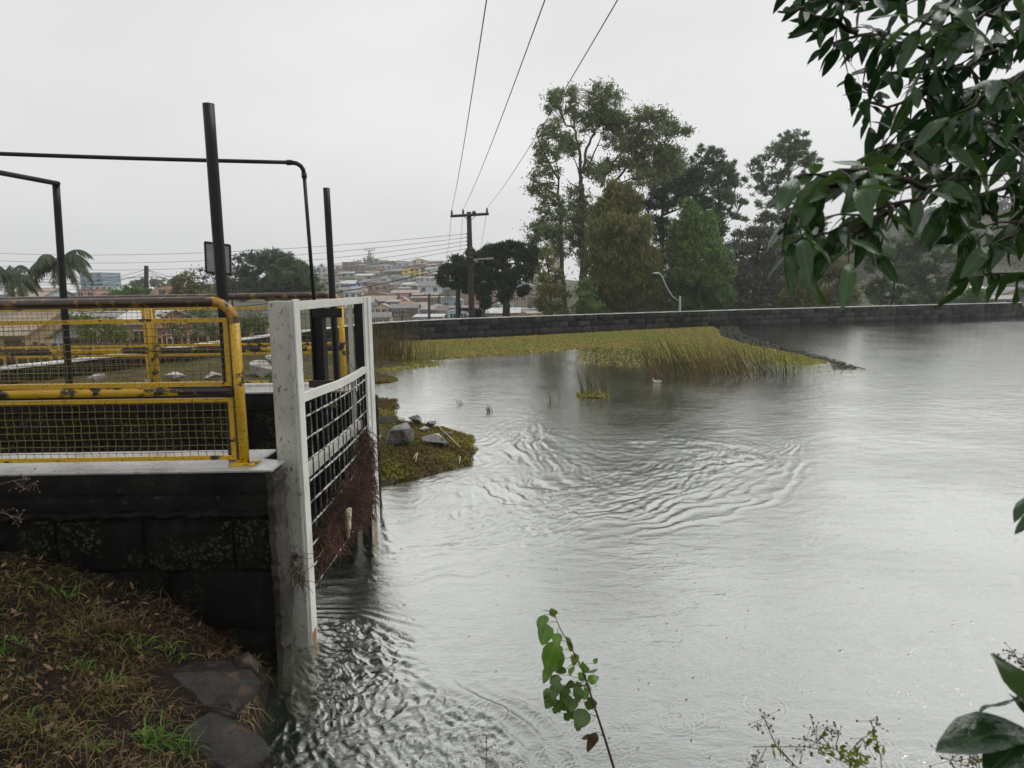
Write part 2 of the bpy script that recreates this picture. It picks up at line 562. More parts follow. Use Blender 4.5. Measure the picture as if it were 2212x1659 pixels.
def flow(px, py, poly, bow, lam, seed, box, fd, fq, edge):
    sel = (px > box[0]) & (px < box[1]) & (py > box[2]) & (py < box[3])
    h = np.zeros(px.shape)
    x, y = px[sel], py[sel]
    d = seg_dist(x, y, poly, True)
    ins = inside(x, y, poly)
    d = np.where(ins, d, -d)
    d = d + (fbm(x * 1.0 + seed, y * 1.0, 3) - 0.5) * (0.9 if seed < 10 else 0.3)
    m = np.clip(d / edge, 0, 1)
    m = m * m * (3 - 2 * m)
    wxp = x + 0.35 * (fbm(x * 1.4 + seed, y * 1.4, 3) - 0.5)
    wyp = y + 0.35 * (fbm(x * 1.4 + 31 + seed, y * 1.4, 3) - 0.5)
    ux, uy = wxp * fd[0] + wyp * fd[1], -wxp * fd[1] + wyp * fd[0]      # along / across the current
    if seed < 10: ux, uy = ux * 0.55, uy * 0.25 + d * 0.8
    t0 = fbm(ux * 1.2, uy * 2.0 + seed, 2) - 0.5
    t1 = 1 - np.abs(2 * fbm(ux * 3.2 * fq, uy * 6.0 * fq + seed, 3, 0.6) - 1) * 2
    t2 = 1 - np.abs(2 * vn(ux * 9 * fq + seed, uy * 17.0 * fq) - 1) * 2
    t3 = vn(ux * 24 * fq, uy * 36 * fq) - 0.5
    turb = 0.014 * t0 + 0.0088 * t1 + 0.0058 * t2 + 0.0065 * t3
    amp = 0.55 + 0.9 * fbm(x * 0.7 + 5 + seed, y * 0.7, 2)
    env = np.exp(-np.clip(d, 0, None) / 0.8) * (d > -0.25) * np.clip((d + 0.25) / 0.25, 0, 1)
    wave = bow * (1.0 - 2.0 * np.abs(np.sin(PI * d / (lam * (0.75 + 0.6 * vn(x * 1.5, y * 1.5)))))) * env * np.clip(2.2 * vn(x * 1.1 + 7, y * 1.1) - 0.5, 0, 1.4)
    ridge = bow * (0.5 if seed < 10 else 1.6) * np.exp(-((d - 0.04) / 0.05) ** 2) * (0.3 + vn(x * 2.2, y * 2.2 + seed))
    calm = 0.3 + 0.7 * np.clip((x + 1.35) / 0.7, 0, 1) if seed < 10 else 1.0
    h[sel] = (m * turb * amp * 0.9 + wave + ridge) * calm * (0.92 if seed < 10 else 1.0)
    return h


wz = flow(wx, wy, P1, 0.0054, 0.17, 3.0, (-3.5, 6.5, 4.5, 16), (0.93, 0.37), 1.2, 0.8) + flow(wx, wy, P2, 0.0055, 0.12, 40.0, (-3, 2.0, 2.0, 6.2), (0.6, -0.8), 1.3, 0.22)
# low wind ripple everywhere
wz += 0.0030 * (vn(wx * 3.0, wy * 5.0) - 0.5) + 0.0022 * (vn(wx * 8 + 3, wy * 13) - 0.5)
# rings left by raindrops
for k in range(260):
    y0 = 3.3 / (1 - 0.62 * rng.random())
    t0 = rng.uniform(-0.22, 0.8)
    x0 = y0 * t0
    r0 = 0.015 + 0.12 * rng.random() ** 1.6
    lam = 0.016 + 0.11 * r0
    R = r0 + 0.06
    i0, i1 = np.searchsorted(ys, [y0 - R, y0 + R])
    j0, j1 = np.searchsorted(ts, [(x0 - R) / y0 - 0.004, (x0 + R) / y0 + 0.004])
    if i1 <= i0 or j1 <= j0: continue
    r = np.hypot(wx[i0:i1, j0:j1] - x0, wy[i0:i1, j0:j1] - y0)
    A = 0.0040 * (0.04 / (r0 + 0.02)) ** 0.5 * rng.uniform(0.5, 1.2)
    wz[i0:i1, j0:j1] += A * np.cos(2 * PI * (r - r0) / lam) * np.exp(-((r - r0) / (lam * 1.0)) ** 2)
nr_, nc_ = wx.shape
idx = np.arange(nr_ * nc_).reshape(nr_, nc_)
quads = np.stack([idx[:-1, :-1], idx[:-1, 1:], idx[1:, 1:], idx[1:, :-1]], -1).reshape(-1, 4)
ok = inside(wx.ravel(), wy.ravel(), WPOLY)
quads = quads[ok[quads].any(1)]
m, t, o = nodes('lake_water')
pv = pos(t)
n1 = noise(t, 20, 3, 0.6, vec=pv, stretch=(1, 1.4, 1))
n2 = noise(t, 70, 3, 0.6, vec=pv, stretch=(1, 1.5, 1))
n3 = noise(t, 3.2, 3, 0.6, vec=pv, stretch=(1, 1.7, 1))
vr = N(t, 'ShaderNodeTexVoronoi', Scale=6.5)
t.links.new(pv, vr.inputs['Vector'])
drop = ramp(t, vr.outputs['Distance'], 0.09, 0.0)
patch = ramp(t, noise(t, 0.5, 2, 0.5, vec=pv), 0.35, 0.65, 0.35, 1.0)
b1 = bump(t, n3, 0.35, 0.024)
b1 = bump(t, n1, 0.45, 0.006, b1)
b1 = bump(t, n2, 0.30, 0.0026, b1)
t.links.new(patch, b1.node.inputs['Strength'])
b1 = bump(t, drop, 0.7, 0.007, b1)
df = N(t, 'ShaderNodeBsdfDiffuse', Roughness=0.0)
df.inputs[0].default_value = (0.016, 0.025, 0.014, 1)
gl = N(t, 'ShaderNodeBsdfGlossy', Roughness=0.07)
gl.inputs[0].default_value = (0.985, 1.0, 0.965, 1)
gg = t.nodes.new('ShaderNodeNewGeometry')
dt = t.nodes.new('ShaderNodeVectorMath'); dt.operation = 'DOT_PRODUCT'
t.links.new(gg.outputs['Incoming'], dt.inputs[0]); t.links.new(b1, dt.inputs[1])
rf = t.nodes.new('ShaderNodeValToRGB')
els = rf.color_ramp.elements
for ps, vl in ((0.0, 1.0), (0.12, 0.97), (0.24, 0.89), (0.41, 0.74), (0.54, 0.60), (0.66, 0.30), (0.76, 0.07), (1.0, 0.03)):
    e = els[0] if ps == 0.0 else (els[-1] if ps == 1.0 else els.new(ps))
    e.position, e.color = ps, (vl, vl, vl, 1)
t.links.new(dt.outputs['Value'], rf.inputs[0])
fr_out = rf.outputs[0]
ms = t.nodes.new('ShaderNodeMixShader')
for n in (df, gl): t.links.new(b1, n.inputs['Normal'])
t.links.new(fr_out, ms.inputs[0]); t.links.new(df.outputs[0], ms.inputs[1]); t.links.new(gl.outputs[0], ms.inputs[2])
t.links.new(ms.outputs[0], o.inputs[0])
M_water = m
tag(mesh_obj('water', np_mesh('water', np.stack([wx.ravel(), wy.ravel(), wz.ravel()], 1), quads), M_water, None, True), 'grey green reservoir water pitted by rain', kind='structure')

# ------------------------------------------------------------------ dam wall, stone by stone
dam = empty('dam_wall', (0, 37, 0), 0, 'long curving dark stone dam wall with pale wet top', 'wall')


def stone_mesh(name, seed, nu=3, nv=3, amp=0.10):
    """unit block (x along, y into the wall, z up) with a rough split face on -y"""
    r = np.random.default_rng(seed)
    mb = MB()
    vs = []
    for j in range(nv + 1):
        for i in range(nu + 1):
            e = (i in (0, nu)) + (j in (0, nv))
            vs.append((-0.5 + i / nu + (r.normal() * 0.02), -amp * r.uniform(0.3, 1.0) if not e else amp * r.uniform(0.0, 0.3), -0.5 + j / nv + r.normal() * 0.02))
    n = len(vs)
    fs = [(j * (nu + 1) + i, j * (nu + 1) + i + 1, (j + 1) * (nu + 1) + i + 1, (j + 1) * (nu + 1) + i) for j in range(nv) for i in range(nu)]
    ring = [i for i in range(nu + 1)] + [(j + 1) * (nu + 1) - 1 for j in range(1, nv + 1)] + [nv * (nu + 1) + i for i in range(nu - 1, -1, -1)] + [j * (nu + 1) for j in range(nv - 1, 0, -1)]
    for q in ring: vs.append((vs[q][0], 1.0, vs[q][2]))
    for a in range(len(ring)):
        b = (a + 1) % len(ring)
        fs.append((ring[b], ring[a], n + a, n + b))
    mb.add(vs, fs)
    return mb.mesh(name)


SM = [stone_mesh('stone', 100 + i, 3, 3, 0.17) for i in range(10)]
for me in SM: me.materials.append(M_dam)
core = MB()
ss = np.arange(0, WARC[-1], 0.6)
rowv = []
for s in ss:
    a, b = on_wall(s, 0.07), on_wall(s, WT)
    rowv.append([(a[0], a[1], -0.8), (a[0], a[1], WZ), (b[0], b[1], WZ), (b[0], b[1], -2.2)])
vs = [p for r in rowv for p in r]
fs = []
for i in range(len(rowv) - 1):
    for k in range(3):
        fs.append((i * 4 + k, i * 4 + k + 1, (i + 1) * 4 + k + 1, (i + 1) * 4 + k))
core.add(vs, fs); DAMP = [core.build('core', M_dam)]
rowv = []
for s in np.arange(0, WARC[-1], 0.3):
    j = (vn(np.array([s * 1.3]), np.array([3.3]))[0] - 0.5) * 0.04
    a, b = on_wall(s, -0.03 + j), on_wall(s, WT + 0.03)
    z1 = WZ + 0.035 + j * 0.4
    rowv.append([(a[0], a[1], WZ + 0.001), (a[0], a[1], z1 - 0.015), (a[0], a[1], z1), (b[0], b[1], z1), (b[0], b[1], WZ + 0.001)])
vs = [p for r in rowv for p in r]
fs = []
for i in range(len(rowv) - 1):
    for k in range(4):
        fs.append((i * 5 + k, i * 5 + k + 1, (i + 1) * 5 + k + 1, (i + 1) * 5 + k))
core = MB(); DAMP.append(core.add(vs, fs).build('cap', M_damcap))
s_of = lambda X: float(np.interp(X, WALL[40:, 0], WARC[40:]))
s_a, s_b = s_of(-5.8), s_of(38.0)
rest = MB()
n_st = 0
for c in range(4):
    z0 = WZ - 0.30 * (c + 1)
    s = 0.2 + 0.2 * c
    while s < WARC[-1] - 2:
        w = rng.uniform(0.40, 0.82)
        x, y, a = on_wall(s + w / 2)
        hgt = 0.285 + rng.normal() * 0.006
        M = Matrix.Translation((x, y, z0 + 0.145)) @ Matrix.Rotation(a + rng.normal() * 0.02, 4, 'Z') @ Matrix.Diagonal((w - 0.045, 0.42, hgt - 0.012, 1))
        me = SM[rng.integers(len(SM))]
        if s_a < s < s_b and c < 3 and n_st < 299:
            ob = mesh_obj('stone', me, None, dam)
            ob.matrix_parent_inverse = Matrix.Translation((0, -37, 0))
            ob.matrix_basis = M
            n_st += 1
        elif s < s_of(60):
            rest.add([M @ v.co for v in me.vertices], [tuple(p.vertices) for p in me.polygons])
        s += w
DAMP.append(tag(rest.build('stone_courses', M_dam), kind='stuff'))
for o_ in DAMP:
    o_.parent = dam
    o_.matrix_parent_inverse = Matrix.Translation((0, -37, 0))


# ------------------------------------------------------------------ rough blocks and the near abutment
def rough_block(mb, lo, hi, amp=0.02, n=0.08, seed=0, side=False):
    """block whose front (-y) face, and optionally +x side, is uneven"""
    r = np.random.default_rng(seed)
    x0, y0, z0 = lo
    x1, y1, z1 = hi
    nu, nv = max(2, int((x1 - x0) / n)), max(2, int((z1 - z0) / n))
    vs = []
    for j in range(nv + 1):
        for i in range(nu + 1):
            e = i in (0, nu) or j in (0, nv)
            vs.append((x0 + (x1 - x0) * i / nu + (r.normal() * amp * 0.25), y0 + (r.uniform(0.2, 1.0) * amp if e else -r.uniform(-0.2, 0.7) * amp), z0 + (z1 - z0) * j / nv + r.normal() * amp * 0.25))
    fs = [(j * (nu + 1) + i, j * (nu + 1) + i + 1, (j + 1) * (nu + 1) + i + 1, (j + 1) * (nu + 1) + i) for j in range(nv) for i in range(nu)]
    n0 = len(vs)
    ring = [i for i in range(nu + 1)] + [(j + 1) * (nu + 1) - 1 for j in range(1, nv + 1)] + [nv * (nu + 1) + i for i in range(nu - 1, -1, -1)] + [j * (nu + 1) for j in range(nv - 1, 0, -1)]
    for q in ring: vs.append((vs[q][0], y1, vs[q][2]))
    for a in range(len(ring)):
        b = (a + 1) % len(ring)
        fs.append((ring[b], ring[a], n0 + a, n0 + b))
    mb.add(vs, fs)
    return mb


LZ = 1.37
na = empty('stone_abutment', (-2.6, 4.7, 0), 0, 'near black lichened stone abutment under the yellow railing', 'wall')
pi_ = Matrix.Translation((2.6, -4.7, 0))


def adopt(o, par):
    o.parent = par
    o.matrix_parent_inverse = Matrix.Translation(par.location).inverted()
    return o


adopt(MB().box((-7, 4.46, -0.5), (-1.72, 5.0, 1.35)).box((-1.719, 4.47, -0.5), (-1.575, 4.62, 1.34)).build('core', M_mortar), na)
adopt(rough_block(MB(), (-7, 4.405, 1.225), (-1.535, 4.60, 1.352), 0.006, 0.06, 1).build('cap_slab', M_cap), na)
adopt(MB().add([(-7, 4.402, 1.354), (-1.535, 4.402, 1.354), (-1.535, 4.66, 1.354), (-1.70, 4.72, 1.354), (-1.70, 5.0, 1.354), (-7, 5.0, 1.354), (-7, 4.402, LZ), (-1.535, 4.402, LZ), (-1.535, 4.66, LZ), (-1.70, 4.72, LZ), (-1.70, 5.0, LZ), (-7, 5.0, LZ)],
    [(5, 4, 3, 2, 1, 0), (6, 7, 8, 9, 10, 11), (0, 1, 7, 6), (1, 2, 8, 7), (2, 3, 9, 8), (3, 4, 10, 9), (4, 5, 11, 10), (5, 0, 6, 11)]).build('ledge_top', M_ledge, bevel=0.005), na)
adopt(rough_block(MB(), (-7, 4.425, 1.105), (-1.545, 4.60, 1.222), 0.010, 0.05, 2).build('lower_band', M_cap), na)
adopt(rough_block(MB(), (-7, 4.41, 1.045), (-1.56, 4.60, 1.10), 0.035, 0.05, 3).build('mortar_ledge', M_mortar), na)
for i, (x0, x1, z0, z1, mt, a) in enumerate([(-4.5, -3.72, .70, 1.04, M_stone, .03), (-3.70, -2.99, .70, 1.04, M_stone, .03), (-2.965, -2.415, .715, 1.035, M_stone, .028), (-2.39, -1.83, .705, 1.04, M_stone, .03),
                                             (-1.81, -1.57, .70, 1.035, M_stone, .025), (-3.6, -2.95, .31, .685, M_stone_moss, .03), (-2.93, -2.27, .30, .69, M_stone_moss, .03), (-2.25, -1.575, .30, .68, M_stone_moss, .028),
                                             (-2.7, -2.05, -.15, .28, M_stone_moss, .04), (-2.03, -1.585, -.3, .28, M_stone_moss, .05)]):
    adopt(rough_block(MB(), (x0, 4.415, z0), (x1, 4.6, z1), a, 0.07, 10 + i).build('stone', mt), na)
# plastered end facing the gate
me_end = rough_block(MB(), (4.40, 1.515, -0.3), (4.63, 1.575, 1.345), 0.03, 0.05, 33)
me_end.v = [(-v[1], v[0], v[2]) for v in me_end.v]
adopt(me_end.build('plaster_end', M_plaster), na)

fa = empty('stone_abutment', (-4, 8.2, 0), 0, 'far black stone abutment across the channel behind the wire panels', 'wall')
adopt(MB().box((-13, 7.98, -0.5), (-1.76, 8.45, 1.20)).build('core', M_mortar), fa)
adopt(rough_block(MB(), (-13, 7.90, 1.17), (-1.74, 8.45, 1.352), 0.012, 0.12, 4).build('cap_slab', M_cap), fa)
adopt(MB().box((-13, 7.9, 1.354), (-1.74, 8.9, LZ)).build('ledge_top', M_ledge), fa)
adopt(rough_block(MB(), (-1.735, 7.91, -0.4), (-1.54, 8.04, 1.30), 0.02, 0.1, 44).build('end_pier', M_stone), fa)
xx = -9.0
k = 0
while xx < -1.8:
    w = min(rng.uniform(0.55, 0.85), -1.75 - xx)
    if w > 0.15:
        for (z0, z1) in ((.82, 1.145), (.42, .80), (.0, .40)):
            adopt(rough_block(MB(), (xx + rng.uniform(0, .02), 7.935, z0), (xx + w - .02, 8.05, z1), 0.03, 0.12, 60 + k).build('stone', M_stone), fa)
            k += 1
    xx += w


# ------------------------------------------------------------------ yellow guard rails
PIPE = 0


def guard_rail(label, Y, xr, xl, posts, zs, pipe, wire, sp, mats, stripe=None):
    g = empty('guard_rail', (xr, Y, LZ), 0, label, 'railing', 'yellow railings beside the channel')
    ztop, zu1, zu0, zmid, zl1, zl0 = zs
    bend = 0.14
    pts = [(xl, Y, ztop)] + [(xr - bend - 0.02 * i, Y, ztop) for i in (3, 0)]
    for k in range(1, 7):
        a = k / 6 * PI / 2
        pts.append((xr - bend + bend * math.sin(a), Y, ztop - bend + bend * math.cos(a)))
    adopt(MB().tube(pts[:3], pipe, 12).build('top_rail', mats['top'], None, True), g)
    adopt(MB().tube(pts[2:], pipe * 0.995, 12, cap=False).build('bend', M_yellow_bend, None, True), g)
    adopt(MB().tube([(xr, Y, ztop - bend + 0.004), (xr + 0.004, Y, LZ + 0.01)], pipe * 0.98, 12).build('end_post', mats['post'], None, True), g)
    adopt(MB().box((xr - 0.07, Y - 0.07, LZ + 0.001), (xr + 0.09, Y + 0.06, LZ + 0.014)).build('base_plate', mats['post']), g)
    n = 26
    mp_ = [(xl + (xr - xl) * i / n, Y + 0.004 * math.sin(i * 1.7), zmid) for i in range(n)] + [(xr - pipe, Y, zmid)]
    ob = MB().tube(mp_, pipe * 0.92, 12)
    adopt(ob.build('mid_rail', mats['mid'], None, True), g)
    for px in posts:
        adopt(MB().tube([(px, Y, LZ), (px, Y, ztop - 0.02)], pipe * 0.95, 10).build('post', mats['post'], None, True), g)
    edges = [xr] + list(posts) + ([xl] if (not posts or posts[-1] - xl > 0.3) else [])
    for a, b in zip(edges[:-1], edges[1:]):
        x1, x0 = a - pipe - 0.012, b + pipe + 0.012
        for z1, z0 in ((zu1, zu0), (zl1, zl0)):
            f = MB()
            t_ = 0.0135
            f.box((x0, Y - 0.012, z1 - t_), (x1, Y + 0.012, z1 + t_)).box((x0, Y - 0.012, z0 - t_), (x1, Y + 0.012, z0 + t_))
            f.box((x1 - 2 * t_, Y - 0.010, z0 + t_), (x1, Y + 0.010, z1 - t_)).box((x0, Y - 0.010, z0 + t_), (x0 + 2 * t_, Y + 0.010, z1 - t_))
            fo = adopt(f.build('panel_frame', mats['post']), g)
            w = MB()
            x = x0 + 0.04
            while x < x1 - 0.03:
                n = 7
                lean = rng.normal() * 0.0006
                w.tube([(x + lean * i + 0.0008 * (-1) ** i, Y + 0.004 * (-1) ** i, z0 + (z1 - z0) * i / n) for i in range(n + 1)], wire, 4, cap=False)
                x += sp
            z = z0 + sp * 0.7
            while z < z1 - 0.02:
                n = max(4, int((x1 - x0) / 0.25))
                dz = [rng.normal() * 0.0014 for _ in range(n + 1)]
                w.tube([(x0 + (x1 - x0) * i / n, Y - 0.006 * (-1) ** i, z + dz[i]) for i in range(n + 1)], wire, 4, cap=False)
                z += sp * 0.86
            wo_ = w.build('wire_mesh', M_wire, None, True)
            wo_.parent = fo
            wo_.matrix_parent_inverse = Matrix.Translation(g.location).inverted() if False else Matrix()
            tag(wo_, kind='stuff')
    return g


nx = at(527, 1000, 4.575).x
guard_rail('near yellow railing with rust brown top pipe and wire mesh panels', 4.575, nx, -5.6, (-4.1,), (2.435, 2.318, 1.905, 1.858, 1.80, 1.415), 0.0335, 0.0022, 0.054,
           {'top': M_yellow_top, 'post': M_yellow, 'mid': M_yellow_mid})
fx_ = at(742, 800, 8.6).x
guard_rail('far yellow railing with black striped middle pipe across the channel', 8.6, fx_, -9.0, (at(331, 800, 8.6).x, -6.7), (2.435, 2.30, 1.86, 1.80, 1.745, 1.40), 0.037, 0.0025, 0.060,
           {'top': M_yellow_top, 'post': M_yellow, 'mid': M_yellow_mid})

# ------------------------------------------------------------------ black poles and pipes
def pole(label, base, top, r, group=None):
    mb = MB()
    b, t_ = Vector(base), Vector(top)
    n = 9
    mb.tube([b + (t_ - b) * (i / n) for i in range(n + 1)], [r * (1 + 0.01 * math.sin(i * 2.1)) for i in range(n + 1)], 14)
    o_ = mb.build('steel_pole', black_paint, None, False)
    for p in o_.data.polygons: p.use_smooth = len(p.vertices) == 4
    return tag(o_, label, 'pole', group)


pole('tallest black steel pole standing behind the near yellow railing', at(507, 1008, 4.70), at(450, 224, 4.66), 0.036, 'black poles')
pole('black steel pole beside the white gate frame, right of the bent pipe', at(731, 866, 8.12), at(705, 406, 8.1), 0.037, 'black poles')
pl = pole('leftmost black steel pole with a sloping pipe on its top', at(152, 862, 8.12), at(121, 400, 8.1), 0.038, 'black poles')
t_ = at(121, 397, 8.1)
tag(MB().tube([t_ + Vector((0.03, 0, 0)), at(0, 373, 7.45), at(-260, 318, 6.3)], 0.027, 10).build('pipe', black_paint, None, True), 'thin dark pipe sloping down onto the leftmost black pole', 'pipe')
bp = empty('bent_pipe', at(679, 655, 8.05), 0, 'thin black pipe bent down at an elbow above the railing', 'pipe')
e0, e1 = at(657, 378, 8.05), at(629, 351, 8.0)
cpt = at(656, 352, 8.02)
arc = [e0.lerp(cpt, k / 4).lerp(cpt.lerp(e1, k / 4), k / 4) for k in range(5)]
adopt(MB().tube([at(679, 660, 8.05), e0], 0.020, 10).build('upright', black_paint, None, True), bp)
adopt(MB().tube(arc, 0.024, 10).build('elbow', black_paint, None, True), bp)
hor = [e1.lerp(at(-300, 320, 7.25), k / 10) + Vector((0, 0, -0.012 * math.sin(k / 10 * PI))) for k in range(11)]
adopt(MB().tube(hor, 0.021, 10).build('crossbar', black_paint, None, True), bp)
for a, b in ((e0 + Vector((0, 0, 0.02)), e0 - Vector((0, 0, 0.035))), (e1 + Vector((0.01, 0, 0)), e1 - Vector((0.05, 0, 0)))):
    adopt(MB().tube([a, b], 0.029, 10).build('coupling', black_paint, None, True), bp)
gb = empty('guide_beam', (-2.16, 7.75, 0), 0, 'black steel guide beam between the bent pipe and the channel', 'beam')
bx0, bx1 = at(677, 750, 7.8).x, at(703, 750, 7.8).x
adopt(MB().box((bx0, 7.72, 0.0), (bx0 + 0.016, 7.88, 2.36)).build('flange', black_paint), gb)
adopt(MB().box((bx1 - 0.016, 7.72, 0.0), (bx1, 7.88, 2.36)).build('flange', black_paint), gb)
adopt(MB().box((bx0 + 0.017, 7.79, 0.0), (bx1 - 0.017, 7.805, 2.36)).build('web', black_paint), gb)
adopt(MB().box((bx0 - 0.03, 7.70, 2.362), (bx1 + 0.03, 7.92, 2.385)).build('top_plate', black_paint), gb)
adopt(MB().box((bx0 + 0.01, 7.74, 2.20), (bx1 + 0.21, 7.76, 2.30)).build('bracket', black_paint), gb)
q0, q1 = at(668, 829, 7.68), at(731, 829, 7.68)
adopt(MB().box((q0.x, 7.66, q0.z - 0.04), (q1.x, 7.70, q1.z + 0.04)).build('lower_bracket', M_plaster, bevel=0.004), gb)

# ------------------------------------------------------------------ white gate frame with grating
gt = empty('gate_frame', (-1.45, 6.0, 0), 0, 'white painted steel gate frame with trash grating standing in the water', 'gate')
np_ = adopt(MB().box((-1.606, 4.72, -0.4), (-1.452, 4.84, 2.43)).build('near_post', M_white_dirty_dim, bevel=0.006), gt)
adopt(MB().box((-1.4505, 4.735, -0.4), (-1.436, 4.86, 2.44)).build('flange', M_white, bevel=0.002), gt)  # side face of the post, its stronger light put into whiter paint
adopt(MB().box((-1.4355, 4.737, -0.2), (-1.4335, 4.83, 0.10)).build('rust_patch', M_rustfoot), gt)
adopt(MB().box((-1.472, 4.715, -0.3), (-1.458, 4.7195, 2.42)).build('seam_strip', M_white_dirty_dim), gt)
fp = adopt(MB().box((-1.452, 6.98, -0.4), (-1.432, 7.34, 2.43)).build('far_post', M_white, bevel=0.003), gt)
adopt(MB().box((-1.60, 6.98, -0.4), (-1.555, 7.01, 2.41)).build('inner_flange', M_white_dirty_dim), gt)
adopt(MB().box((-1.554, 7.06, -0.4), (-1.453, 7.08, 2.41)).build('web', black_paint), gt)  # recess of the white post, its shade put in as black
adopt(MB().box((-1.4315, 7.10, -0.4), (-1.418, 7.13, 2.42)).build('rib', M_white), gt)
for z, zz in ((0.0, 0.16),):
    adopt(MB().box((-1.4312, 7.0, -0.2), (-1.4285, 7.09, 0.22)).build('rust_patch', M_rustfoot), gt)
adopt(MB().box((-1.475, 4.862, 2.365), (-1.437, 6.979, 2.425)).build('top_bar', M_white, bevel=0.003), gt)
mbr = MB()
prof = [(4.862, 1.762), (5.4, 1.738), (5.93, 1.712), (6.4, 1.706), (6.979, 1.712)]
for (ya, za), (yb, zb) in zip(prof[:-1], prof[1:]):
    for dx0, dx1 in ((-1.475, -1.437),):
        mbr.add([(dx0, ya, za - .03), (dx1, ya, za - .03), (dx1, ya, za + .03), (dx0, ya, za + .03), (dx0, yb, zb - .03), (dx1, yb, zb - .03), (dx1, yb, zb + .03), (dx0, yb, zb + .03)],
                [(0, 1, 5, 4), (1, 2, 6, 5), (2, 3, 7, 6), (3, 0, 4, 7), (0, 3, 2, 1), (4, 5, 6, 7)])
adopt(mbr.build('middle_bar', M_white), gt)
adopt(MB().box((-1.56, 4.862, 1.135), (-1.50, 6.979, 1.205)).build('rear_beam', M_white_dirty_dim), gt)
for k, z in enumerate((1.615, 1.46, 1.305, 1.15, 0.995, 0.84, 0.685, 0.53, 0.375)):
    adopt(MB().tube([(-1.443, 4.862, z + .01), (-1.438, 5.5, z - .004), (-1.435, 6.0, z - .008), (-1.438, 6.5, z - .004), (-1.446, 6.979, z + .004)], 0.0075, 6).build('cross_bar', M_grate, None, True), gt)
for k in range(13):
    yb = 5.05 + 0.15 * k
    adopt(MB().tube([(-1.455, yb, 1.70), (-1.452 + rng.normal() * .004, yb + rng.normal() * .01, 0.9), (-1.455, yb + rng.normal() * .012, 0.30)], 0.0055, 6).build('vertical_bar', M_grate_v, None, True), gt)


def root_mass(label, y0, y1, zt, zb, n, bulge, seed):
    r = np.random.default_rng(seed)
    mb = MB()
    for k in range(n):
        y = r.uniform(y0, y1)
        u = (y - y0) / (y1 - y0)
        z = zb + 0.12 + r.random() * (zt(u) - zb - 0.12)
        x = -1.45 + r.random() * bulge * (0.4 + 0.6 * math.sin(PI * min(1, max(0, u))))
        L = r.uniform(0.08, 0.26)
        p = Vector((x, y, z))
        d = Vector((r.normal() * 0.3 + 0.1, r.normal() * 1.0, r.uniform(-0.8, 0.6)))
        pts = [p]
        for i in range(4):
            d = (d + Vector((r.normal() * 0.3, r.normal() * 0.75, -0.30 + r.normal() * 0.35))).normalized()
            p = p + d * (L / 4)
            pts.append(p.copy())
        rr = r.uniform(0.0016, 0.0038)
        mb.tube(pts, [rr, rr, rr * 0.9, rr * 0.7, rr * 0.3], 3, cap=False)
    for k in range(n // 45):    # sticks and matted lumps
        y = r.uniform(y0, y1); z = r.uniform(zb + 0.15, zt((y - y0) / (y1 - y0)) - 0.03)
        c = Vector((-1.44 + r.random() * abs(bulge), y, z)); d = Vector((r.normal() * .2, r.normal(), r.normal() * .5)).normalized() * r.uniform(.05, .16)
        mb.tube([c - d, c + Vector((0, 0, r.normal() * .01)), c + d], [.004, .005, .002], 4)
    o_ = mb.build('root_mass', M_roots, None, True)
    return tag(o_, label, 'debris', 'root debris caught on the grating')


M_roots = foliage('rootlets', (0.045, 0.022, 0.016), (0.16, 0.085, 0.060), (0.045, 0.026, 0.02), 0.7, 0.05, 2.5)
root_mass('big red brown mass of roots caught beside the far gate post', 6.15, 7.02, lambda u: 0.78 + 0.40 * math.sin(PI * min(1, u * 0.75 + 0.12)), 0.22, 1500, 0.07, 5)
root_mass('low tangle of red brown roots behind the near gate post', 4.97, 6.25, lambda u: 0.72 + 0.22 * math.sin(PI * u), 0.34, 1300, 0.06, 6)
root_mass('few dark roots hanging from the near abutment end by the post foot', 4.62, 4.72, lambda u: 0.75, 0.40, 60, -0.16, 8)

# crushed bottle hanging upside down in the roots
bc = at(711, 1128, 5.62)
M_bottle = mottled('dirty_plastic', (0.50, 0.42, 0.29), (0.66, 0.58, 0.43), 12, 0.4, (0.32, 0.24, 0.15), 25, 0.62, 0.3, 30, 0.01)
bo = MB()
prof = [(0.004, 0.118), (0.026, 0.115), (0.030, 0.09), (0.029, 0.05), (0.024, 0.02), (0.031, -0.01), (0.037, -0.04), (0.034, -0.065), (0.02, -0.085), (0.012, -0.095), (0.012, -0.122), (0.003, -0.123)]
for i, (rr, z) in enumerate(prof):
    for k in range(12):
        a = 2 * PI * k / 12
        q = rr * (1 + 0.22 * math.sin(2 * a + i * 0.8) + rng.normal() * 0.05)
        bo.v.append((q * math.cos(a) * 0.8, q * math.sin(a), z))
for i in range(len(prof) - 1):
    for k in range(12):
        bo.f.append((i * 12 + k, i * 12 + (k + 1) % 12, (i + 1) * 12 + (k + 1) % 12, (i + 1) * 12 + k)); bo.m.append(0)
bto = bo.build('plastic_bottle', M_bottle, None, True)
bto.location = (-1.36, bc.y, bc.z)
bto.rotation_euler = (0.06, 0.05, 0.4)
tag(bto, 'crushed beige plastic bottle hanging upside down in the roots', 'bottle')

